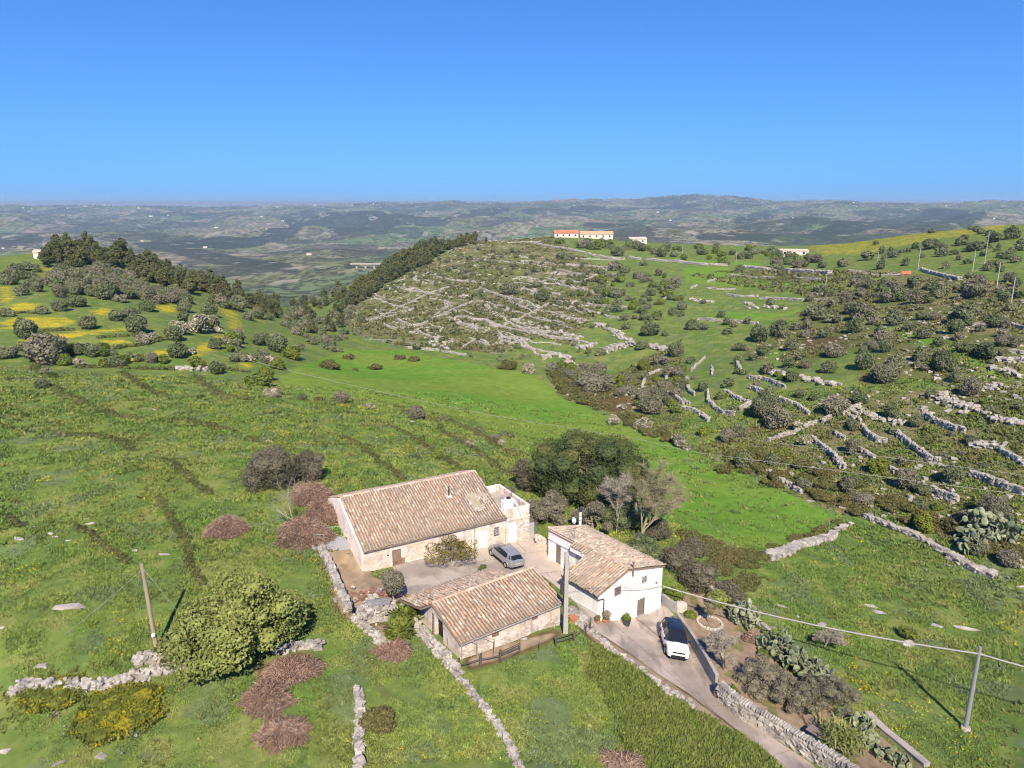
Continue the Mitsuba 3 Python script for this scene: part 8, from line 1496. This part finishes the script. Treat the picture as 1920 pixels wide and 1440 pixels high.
prickly('long hedge of prickly pear cactus along the garden edge', [(21.6, 53.2, 2.3), (22.0, 52.0, 2.0), (22.6, 51.0, 2.0), (23.3, 50.0, 2.0), (24.0, 49.2, 1.7)], 92, .46, 298)
prickly('dark prickly pear cactus at the lower end of the garden', [(24.6, 44.0, 1.6), (24.2, 43.0, 1.2)], 93, .42, 90)
prickly('small prickly pear cactus at the bottom garden corner', [(24.9, 41.3, 1.1), (25.5, 40.6, .9)], 94, .40, 70)
prickly('sprawling pale prickly pear cactus at the right edge below the terraces', [(52.4, 76.6, 3.2), (54.5, 75.0, 3.0), (50.6, 74.4, 2.4)], 95, .62, 200)
planted('olive_bush', 'left one of the dark grey olive bushes in the garden', 19.2, 48.3, 4.2, 2.2, 'm_olive', 11000, .075, lobes=clumpy(101, 34, .44), seed=101)
planted('olive_bush', 'lowest of the dark grey olive bushes in the garden', 20.8, 46.2, 3.5, 1.9, 'm_olive', 9000, .075, lobes=clumpy(102, 30, .44), seed=102)
planted('olive_bush', 'right one of the dark grey olive bushes at the garden edge', 23.5, 46.9, 4.2, 2.3, 'm_olive', 11000, .075, lobes=clumpy(103, 34, .44), seed=103)
planted('garden_shrub', 'lush green shrub at the right corner of the white house', 14.7, 60.0, 2.6, 1.3, 'm_greenbush', 2200, .13, nl=8, seed=104)
planted('garden_shrub', 'yellow green shrub at the top of the garden', 18.6, 59.6, 2.2, 1.7, 'm_yellowgreen', 2000, .12, nl=8, seed=105)
planted('garden_shrub', 'small reddish shrub in the bed by the long cactus hedge', 20.0, 54.5, 1.5, .9, 'm_dry_bramble', 1200, .09, nl=7, seed=106)
planted('garden_shrub', 'small green plant near the end of the concrete wall', 15.6, 57.6, 1.3, .6, 'm_greenbush', 900, .09, nl=7, seed=107)
planted('garden_shrub', 'bright green bush at the edge of the soil below the long cactus hedge', 20.4, 52.3, 1.3, .7, 'm_greenbush', 900, .09, nl=7, seed=108)
planted('meadow_shrub', 'small dark green shrub alone in the right meadow', 35.2, 57.9, 2.0, 1.0, 'm_greenbush', 1400, .12, nl=8, seed=109)
planted('meadow_shrub', 'tiny dark shrub in the meadow behind the farmhouse', -9.5, 89.0, 2.0, 1.1, 'm_greenbush', 1200, .14, nl=8, seed=110)
planted('broom_bush', 'yellow flowering bush patch at the lower left edge', -23.8, 38.0, 6.4, .48, 'm_broom', 5200, .14, nl=14, seed=111)
planted('broom_bush', 'darker yellow green bush patch left of the rubble wall', -28.5, 39.6, 5.0, .42, 'm_broom', 4000, .14, nl=12, seed=112)
planted('weedy_bush', 'olive green weeds at the foot of the wooden pole', -22.6, 44.2, 4.2, .9, 'm_bramble', 3600, .13, nl=12, seed=113)
planted('weedy_bush', 'dark weeds beside the short grey wall at the bottom', -8.2, 38.6, 2.6, .9, 'm_bramble', 2600, .12, nl=9, seed=114)
leaf('m_broom', (.16, .17, .03), (.12, .145, .032), (.30, .27, .025))
spiky('reed_clump', 'tall yellow green reeds near the bottom of the garden', 22.0, 42.0, 520, 2.1, 121, 'm_yellowgreen', .045)
spiky('fan_plant', 'small fan leaved plant by the end of the concrete wall', 16.15, 46.9, 90, .9, 122)
t = thing('planting_ring', 'white stone ring around the small tree in the garden', 'planter')
for i in range(22):
    a = 2*np.pi*i/22
    x, y = 17.15 + 1.05*math.cos(a), 56.8 + 1.05*math.sin(a)
    stone_entry(name('stone', t), int(rw.integers(8)), 'm_whitestone', T().translate([x, y, gz(x, y) + .1]).rotate([0, 0, 1], math.degrees(a)).scale([.20, .30, .20]))
bs('m_whitestone', value=(.52, .48, .43), rough=.9)
bs('m_palerock', limestone)
def pot(label, x, y, r_, mat, plant, seed, h=.45):
    z = gz(x, y) + .05
    k = thing('flower_pot', label, 'plant pot')
    add('pot', tube([(x, y, z), (x, y, z + h*.8), (x, y, z + h)], [r_*.75, r_, r_*1.08], 14), mat, k, smooth=40)
    rr = np.random.default_rng(seed)
    v, f = foliage([(a*r_*2.6, b*r_*2.6, c_*r_*3, d*r_*2.6, e*r_*2.6, g_*r_*2.6) for a, b, c_, d, e, g_ in bush_lobes(rr, 6)], 420, .09, rr, core=1)
    add('plant', (v + [x, y, z + h*.85], f), plant, k)
pot('dark pot with a bright green plant by the white house front', 9.6, 54.9, .34, 'm_darkmetal', 'm_greenbush', 131)
pot('terracotta trough with grey plant at the corner of the white house', 7.75, 54.1, .34, 'm_terracotta', 'm_olive', 132, .35)
pot('small pot with a withered plant under the downpipe of the white house', 7.0, 53.5, .22, 'm_terracotta', 'm_courttree', 133, .3)
pot('pot with yellow leaves at the gate end of the concrete wall', 14.9, 46.45, .2, 'm_terracotta', 'm_courttree', 134, .3)
pot('planter by the parked grey car in the courtyard', -2.6, 58.9, .34, 'm_terracotta', 'm_bramble', 135, .3)
t = thing('orange_bucket', 'orange tub standing at the foot of the concrete pole', 'tub')
add('tub', tube([(4.9, 52.3, gz(4.9, 52.3)), (4.9, 52.3, gz(4.9, 52.3) + .45)], [.26, .36], 14), 'm_orange', t, smooth=40)
t = thing('tarpaulin_sheet', 'flat brown sheet lying over the garden side of the dry stone wall', 'sheet')
zz = gz(20.9, 42.0)
add('sheet', hull([(x, y, z + d) for x, y, z in ((20.0, 42.9, zz + .7), (20.7, 43.5, zz + .62), (22.4, 41.4, zz + .5), (21.9, 40.7, zz + .6)) for d in (0, .05)]), 'm_brownsheet', t)
t = thing('stone_tank', 'pale round stone tank at the top of the garden', 'tank')
add('body', tube([(15.0, 58.8, gz(15, 58.8)), (15.0, 58.8, gz(15, 58.8) + .55), (15.0, 58.8, gz(15, 58.8) + .72)], [.62, .6, .3], 14), 'm_whitestone', t, smooth=40)
t = thing('garden_gate', 'blue grey gate in the gap between annex and white house', 'gate')
add('leaf', FARM.m(box(17.05, 18.0, 1.2, 1.26, -1.2, .75)), 'm_blueconc', t)
add('post', FARM.m(box(16.95, 17.05, 1.15, 1.35, -1.2, .95)), 'm_outwall', t)
t = thing('tile_heap', 'heap of broken red brown roof tiles in the courtyard corner', 'rubble heap')
for j in range(90):
    x, y = -12.0 + rw.normal(0, 1.0), 54.5 + rw.normal(0, .35)
    stone_entry(name('tile', t), int(rw.integers(8)), 'm_rust' if j % 4 else 'm_stone', T().translate([x, y, gz(x, y) + .08 + abs(rw.normal(0, .12))]).rotate([0, 0, 1], float(rw.uniform(0, 360))).rotate([1, 0, 0], float(rw.normal(0, 30))).scale([.42, .30, .12]))
t = thing('stone_heap', 'heap of pale rubble stones by the small olive tree', 'rubble heap')
for j in range(80):
    x, y = -11.2 + rw.normal(0, 1.0), 52.2 + rw.normal(0, .5)
    stone_entry(name('stone', t), int(rw.integers(8)), 'm_palerock', T().translate([x, y, gz(x, y) + .06 + abs(rw.normal(0, .1))]).rotate([0, 0, 1], float(rw.uniform(0, 360))).scale([float(b) for b in rw.uniform(.16, .42, 3)]))
t = thing('weathered_door', 'grey weathered boards lying on the rubble by the olive tree', 'boards')
for j in range(4):
    zz = gz(-10.7, 51.6) + .28
    add('board', hull([(-11.6 + a*2.0 + .02*j, 51.35 + j*.22 + b*.19 + a*.35, zz + c_*.05 + j*.02) for a in (0, 1) for b in (0, 1) for c_ in (0, 1)]), 'm_steel', t)
for j, (x, y, w) in enumerate(ROCKS):
    k = thing('boulder', 'flat pale limestone boulder showing in the grass', 'rock', 'limestone in the meadows')
    v, f = stone_mesh(np.random.default_rng(300 + j), .30, 7)
    v = v*[w, w*rw.uniform(.30, .5), w*.22]
    a = rw.uniform(-.5, .5)
    v = np.c_[v[:, 0]*math.cos(a) - v[:, 1]*math.sin(a), v[:, 0]*math.sin(a) + v[:, 1]*math.cos(a), v[:, 2]]
    scene[k] = mikit.ply((v + [x, y, gz(x, y) + .005*w], f), 'm_palerock')
k = thing('boulder', 'big pale boulder beside the shrubs at the top of the garden', 'rock')
v, f = STONES[1]
scene[k] = mikit.ply((v*[1.7, 1.3, 1.6] + [18.9, 61.3, gz(18.9, 61.3) + .5], f), 'm_palerock')

# loose limestone over the hills, one mass
def scatter_rocks(key, polys, n, lo, hi, bias, label, seed):
    r = np.random.default_rng(seed)
    mb = MB(); c_ = 0
    g = shapely.unary_union(polys)
    x0, y0, x1, y1 = g.bounds
    while c_ < n:
        x, y = r.uniform(x0, x1, 20000), r.uniform(y0, y1, 20000)
        p = r.uniform(0, 1, 20000) < np.clip((y0*1.4/np.maximum(y, 1))**2, 0, 1)
        x, y = x[p], y[p]
        m_ = shapely.contains_xy(g, x, y); x, y = x[m_], y[m_]
        z = ground(x, y)
        q = np.abs(((z/1.7) % 1) - .5) < bias*.5
        q &= meshkit.fbm(np.c_[x/24, y/24, 0*x], 3, 6) > (.42 if bias < 1 else .5)
        for a, b, zz in zip(x[q], y[q], z[q]):
            v, f = STONES[r.integers(8)]
            s = r.uniform(lo, hi)
            t_ = r.uniform(0, 6.3)
            v = v*[s*r.uniform(.8, 1.8), s, s*r.uniform(.4, .8)]
            mb.put(np.c_[v[:, 0]*math.cos(t_) - v[:, 1]*math.sin(t_) + a, v[:, 0]*math.sin(t_) + v[:, 1]*math.cos(t_) + b, v[:, 2] + zz + s*.1], f)
            c_ += 1
            if c_ >= n:
                break
    scene[key] = mikit.ply(mb.out(), 'm_farstone')
    tag(key, label, 'rocks', kind='stuff')
scatter_rocks('limestone_scatter', POLY['rocky'], 2200, .35, 1.2, .30, 'loose limestone strewn over the rocky hill', 1)
scatter_rocks('limestone_rubble', POLY['rough'], 800, .25, .8, 1.2, 'loose limestone strewn over the right slope', 2)

# ------------------------------------------------------------------ meadow grass and flowers
def meadow():
    r = np.random.default_rng(6)
    n = 250000
    a, rr = r.uniform(-.66, .66, n), np.exp(r.uniform(math.log(36), math.log(150), n))
    x, y = rr*np.sin(a), rr*np.cos(a)
    ok = y > 34
    for k in ('yard', 'drive', 'garden', 'dry', 'pit'):
        ok &= ~inside(k, x, y, .3)
    ok &= ~(inside('crop', x, y) & (r.uniform(0, 1, n) < .8)) & ~(inside('rough', x, y) & (r.uniform(0, 1, n) < .4))
    for F, x0, x1, y0, y1 in ((FARM, -.3, 17, .1, 10.6), (HO, -.1, 8.1, -.1, 10.2), (OB, -1, 9.5, .1, 7.4)):
        l, b = (x - F.o[0])*F.e[0] + (y - F.o[1])*F.e[1], (x - F.o[0])*F.n[0] + (y - F.o[1])*F.n[1]
        ok &= ~((l > x0) & (l < x1) & (b > y0) & (b < y1))
    cl = meshkit.fbm(np.c_[x/2.2, y/2.2, 0*x], 3, 12)
    ok &= r.uniform(0, 1, n) < np.clip((cl - .30)*3.6, .10, 1)
    x, y, rr, cl = x[ok], y[ok], rr[ok], cl[ok]
    z = ground(x, y)
    m = len(x)
    blades = 5
    s = (.16 + .22*np.clip(cl - .4, 0, .4))*np.clip(rr/60, .8, 1.8)
    V = np.empty((m, blades, 3, 3))
    for b in range(blades):
        t = r.uniform(0, 2*np.pi, m)
        d = np.stack([np.cos(t), np.sin(t), r.uniform(.5, 1.5, m)], -1); d /= np.linalg.norm(d, axis=1, keepdims=True)
        q = np.stack([-np.sin(t), np.cos(t), 0*t], -1)
        o = np.stack([x + r.normal(0, .14, m), y + r.normal(0, .14, m), z - .02], -1)
        L = (s*r.uniform(.7, 1.4, m))[:, None]
        V[:, b, 0], V[:, b, 1], V[:, b, 2] = o - q*L*.26, o + q*L*.26, o + d*L
    V = V.reshape(-1, 3)
    scene['meadow_grass'] = mikit.ply((V, np.arange(len(V)).reshape(-1, 3)), 'm_grass')
    tag('meadow_grass', 'short spring grass and weeds of the meadows around the farm', 'grass', kind='stuff')
    def tufts(key, label, mat, n, r0, r1, size, blades, want, sd, up=(.4, 1.4)):
        r = np.random.default_rng(sd)
        a, rr = r.uniform(-.68, .68, n), np.exp(r.uniform(math.log(r0), math.log(r1), n))
        x, y = rr*np.sin(a), rr*np.cos(a)
        ok = want(x, y, r)
        for k in ('yard', 'drive', 'garden'):
            ok &= ~inside(k, x, y, .3)
        for F, x0, x1, y0, y1 in ((FARM, -.3, 17, .1, 10.6), (HO, -.1, 8.1, -.1, 10.2), (OB, -1, 9.5, .1, 7.4)):
            l, b = (x - F.o[0])*F.e[0] + (y - F.o[1])*F.e[1], (x - F.o[0])*F.n[0] + (y - F.o[1])*F.n[1]
            ok &= ~((l > x0) & (l < x1) & (b > y0) & (b < y1))
        x, y, rr = x[ok], y[ok], rr[ok]
        z = ground(x, y); m = len(x)
        V = np.empty((m, blades, 3, 3))
        s = size*r.uniform(.6, 1.5, m)*np.clip(rr/r0/2, .7, 2.2)
        for b in range(blades):
            t = r.uniform(0, 2*np.pi, m)
            d = np.stack([np.cos(t), np.sin(t), r.uniform(*up, m)], -1); d /= np.linalg.norm(d, axis=1, keepdims=True)
            q = np.stack([-np.sin(t), np.cos(t), 0*t], -1)
            o = np.stack([x + r.normal(0, .35, m)*s, y + r.normal(0, .35, m)*s, z - .03], -1)
            L = (s*r.uniform(.7, 1.3, m))[:, None]
            V[:, b, 0], V[:, b, 1], V[:, b, 2] = o - q*L*.24, o + q*L*.24, o + d*L
        V = V.reshape(-1, 3)
        scene[key] = mikit.ply((V, np.arange(len(V)).reshape(-1, 3)), mat)
        tag(key, label, 'weeds', kind='stuff')
    def wild(x, y, r):
        c_ = meshkit.fbm(np.c_[x/5, y/5, 0*x], 3, 31)
        return (c_ > .57) & (y > 34) & ~inside('crop', x, y, .5) & ~inside('dry', x, y, .3)
    tufts('tall_weeds', 'taller dark weeds in patches over the meadows', 'm_weed', 30000, 36, 140, .30, 7, wild, 41)
    tufts('tall_grass', 'tall olive grass between the narrow dividing wall and the driveway', 'm_tallgrass', 900000, 36, 60, .40, 4, lambda x, y, r: inside('tall', x + 4.5*(meshkit.fbm(np.c_[x/2.4, y/2.4, 0*x], 3, 5) - .5), y + 3*(meshkit.fbm(np.c_[x/2.4, y/2.4, 0*x], 3, 15) - .5)) & (r.uniform(0, 1, len(x)) < .3), 42, (.9, 2.4))
    def scrub(x, y, r):
        return (inside('rough', x, y) | inside('rocky', x, y) | (inside('brown', x, y))) & (meshkit.fbm(np.c_[x/14, y/14, 0*x], 3, 33) > .40)
    tufts('low_scrub', 'low tufts of scrub and dry grass over the stony slopes', 'm_scrub', 120000, 70, 560, .50, 5, scrub, 43, (.25, 1.0))
    # flowers in drifts
    for key, mat, n, th, sd, lab, sz in (('yellow_wildflowers', 'm_flower', 90000, .70, 3, 'yellow wildflowers in drifts over the meadows', .05), ('pale_wildflowers', 'm_daisy', 50000, .70, 9, 'pale grey thistles and daisies in the meadows', .07)):
        a, rr = r.uniform(-.66, .66, n), np.exp(r.uniform(math.log(36), math.log(170), n))
        x, y = rr*np.sin(a), rr*np.cos(a)
        f = .55*meshkit.fbm(np.c_[x/9, y/9, 0*x], 3, sd) + .45*meshkit.fbm(np.c_[x/1.3, y/1.3, 0*x], 2, sd + 1)
        ok = (f > th - r.uniform(0, .05, n)) & ~((y < 52) & (np.abs(x - 2) < 14) & (r.uniform(0, 1, n) < .85))
        for k in ('yard', 'drive', 'garden', 'dry', 'crop'):
            ok &= ~inside(k, x, y, .5)
        for F, x0, x1, y0, y1 in ((FARM, -.3, 17, .1, 10.6), (HO, -.1, 8.1, -.1, 10.2), (OB, -1, 9.5, .1, 7.4)):
            l, b = (x - F.o[0])*F.e[0] + (y - F.o[1])*F.e[1], (x - F.o[0])*F.n[0] + (y - F.o[1])*F.n[1]
            ok &= ~((l > x0) & (l < x1) & (b > y0) & (b < y1))
        x, y, rr = x[ok], y[ok], rr[ok]
        z = ground(x, y)
        m = len(x)
        s = sz*np.clip(rr/60, .8, 1.9)*r.uniform(.6, 1.4, m)
        t = r.uniform(0, 6.3, m)
        c_ = np.stack([x, y, z + .16 + r.uniform(0, .12, m)], -1)
        u_ = np.stack([np.cos(t), np.sin(t), r.normal(0, .3, m)], -1)*s[:, None]
        w_ = np.stack([-np.sin(t), np.cos(t), r.normal(0, .3, m)], -1)*s[:, None]
        V = np.stack([c_ - u_, c_ - w_, c_ + u_, c_ + w_], 1).reshape(-1, 3)
        scene[key] = mikit.ply((V, (np.arange(m)[:, None, None]*4 + np.array([[0, 1, 2], [0, 2, 3]])).reshape(-1, 3)), mat)
        tag(key, lab, 'flowers', kind='stuff')
meadow()

# ------------------------------------------------------------------ far houses, viaduct
def far_house(key, x, y, deg, L, W, H, roof, wallmat='m_white', rise=1.4, wins=3):
    z = gz(x, y) - .3
    F = Frame((x, y), deg, z)
    add('wall', F.m(hull([(a, b, c_) for a in (-L/2, L/2) for b, c_ in ((-W/2, -2), (-W/2, H), (0, H + rise*.96), (W/2, H), (W/2, -2))])), wallmat, key)
    for s in (-1, 1):
        add('roof', F.m(hull([(a, s*b, c_ + d) for a in (-L/2 - .3, L/2 + .3) for b, c_ in ((W/2 + .4, H - .1), (0, H + rise)) for d in (.02, .2)])), roof, key)
    for i in range(wins):
        xx = -L/2 + L*(i + .5)/wins
        add('window', F.m(box(xx - .55, xx + .55, -W/2 - .04, -W/2 + .1, H*.40, H*.78)), 'm_dark', key)
h = thing('hilltop_house', 'long white hilltop house with red tile roof, leftmost on the rise beyond the rocky hill', 'house')
def at_az(px, d):
    return (px - 960)/1378*d, d
def hill(label, px, d, L, W, H, roof, wall='m_white', deg=0, wins=3, rise=1.4):
    k = thing('hilltop_house', label, 'house') if label else h
    far_house(k, *HOUSES[px], deg, L, W, H, roof, wall, rise, wins)
far_house(h, 40.5, 566, 4, 18, 8, 3.4, 'm_redtile', 'm_gablewall', 2.2, 4)
h = thing('hilltop_house', 'white hilltop house with long tan roof, right of the red roofed one', 'house')
far_house(h, 65, 578, -3, 25, 10, 3.9, 'm_tantile', 'm_gablewall', 2.0, 5)
h = thing('hilltop_house', 'small pinkish hilltop house standing apart on the right of the tan roofed one', 'house')
far_house(h, 92, 552, 12, 13, 8, 3.6, 'm_pinktile', 'm_gablewall', 1.2, 2)
h = thing('roadside_house', 'low house with pinkish flat roof among the trees on the right rise', 'house')
far_house(h, 155, 412, -6, 15, 9, 3.2, 'm_pinktile', 'm_gablewall', .5, 3)
h = thing('roadside_sign', 'red panel standing at the bend of the pale track', 'sign')
zz = gz(143, 268)
add('panel', hull([(x, 268 + d, zz + c_) for x in (141, 144.6) for d in (0, .3) for c_ in (.2, 1.4)]), 'm_orange', h)
for x in (141.2, 144.4):
    add('post', tube([(x, 268.4, zz - .5), (x, 268.4, zz + 1.8)], .08, 6), 'm_poleconc', h)
for i, (x, y, w) in enumerate(FARHOUSES):
    k = thing('far_house', 'tiny pale house far away on the plateau or in the valley', 'house', 'houses on the far plateau')
    w = min(w*.6, 34)
    F = Frame((x, y), float(rw.uniform(-25, 25)), gz(x, y) - 1)
    H_ = w*.16 + 2.5
    add('wall', F.m(hull([(a, b, c_) for a in (-w/2, w/2) for b, c_ in ((-w*.25, -3), (-w*.25, H_), (0, H_*1.3), (w*.25, H_), (w*.25, -3))])), 'm_white' if i % 3 else 'm_gablewall', k)
    add('roof', F.m(hull([(a, b, c_ + d) for a in (-w/2 - .5, w/2 + .5) for b, c_ in ((-w*.27, H_), (0, H_*1.32), (w*.27, H_)) for d in (.1, .6)])), 'm_pinktile', k)
v = thing('viaduct', 'distant concrete road viaduct on slim piers in the valley', 'bridge')
D0 = 1470.
xa, xb, zd = (663 - 960)/1378*D0, (722 - 960)/1378*D0, -91.0
add('deck', hull([(x, D0 + dy, zd + dz) for x in (xa - 4, xb + 60) for dy in (0, 10) for dz in (0, 2.2)]), 'm_concrete', v)
for x in np.linspace(xa + 8, xb + 50, 7):
    add('pier', hull([(x + a, D0 + 3 + b, z) for a in (-1.6, 1.6) for b in (0, 4) for z in (min(gz(x, D0 + 5), zd - 8) - 3, zd - .02)]), 'm_concrete', v)

# ------------------------------------------------------------------ the air
R0 = 13000.
scene['haze'] = {'type': 'cube', 'to_world': T().translate([0, 0, float((LOW - 1.5 + max(HIGH + 12, 36))/2)]).scale([R0, R0, float((max(HIGH + 12, 36) - LOW + 1.5)/2)]), 'bsdf': {'type': 'null'}, 'interior': {'type': 'ref', 'id': 'air'}}
tag('haze', 'thin blue air haze over the valley', 'haze', kind='stuff')
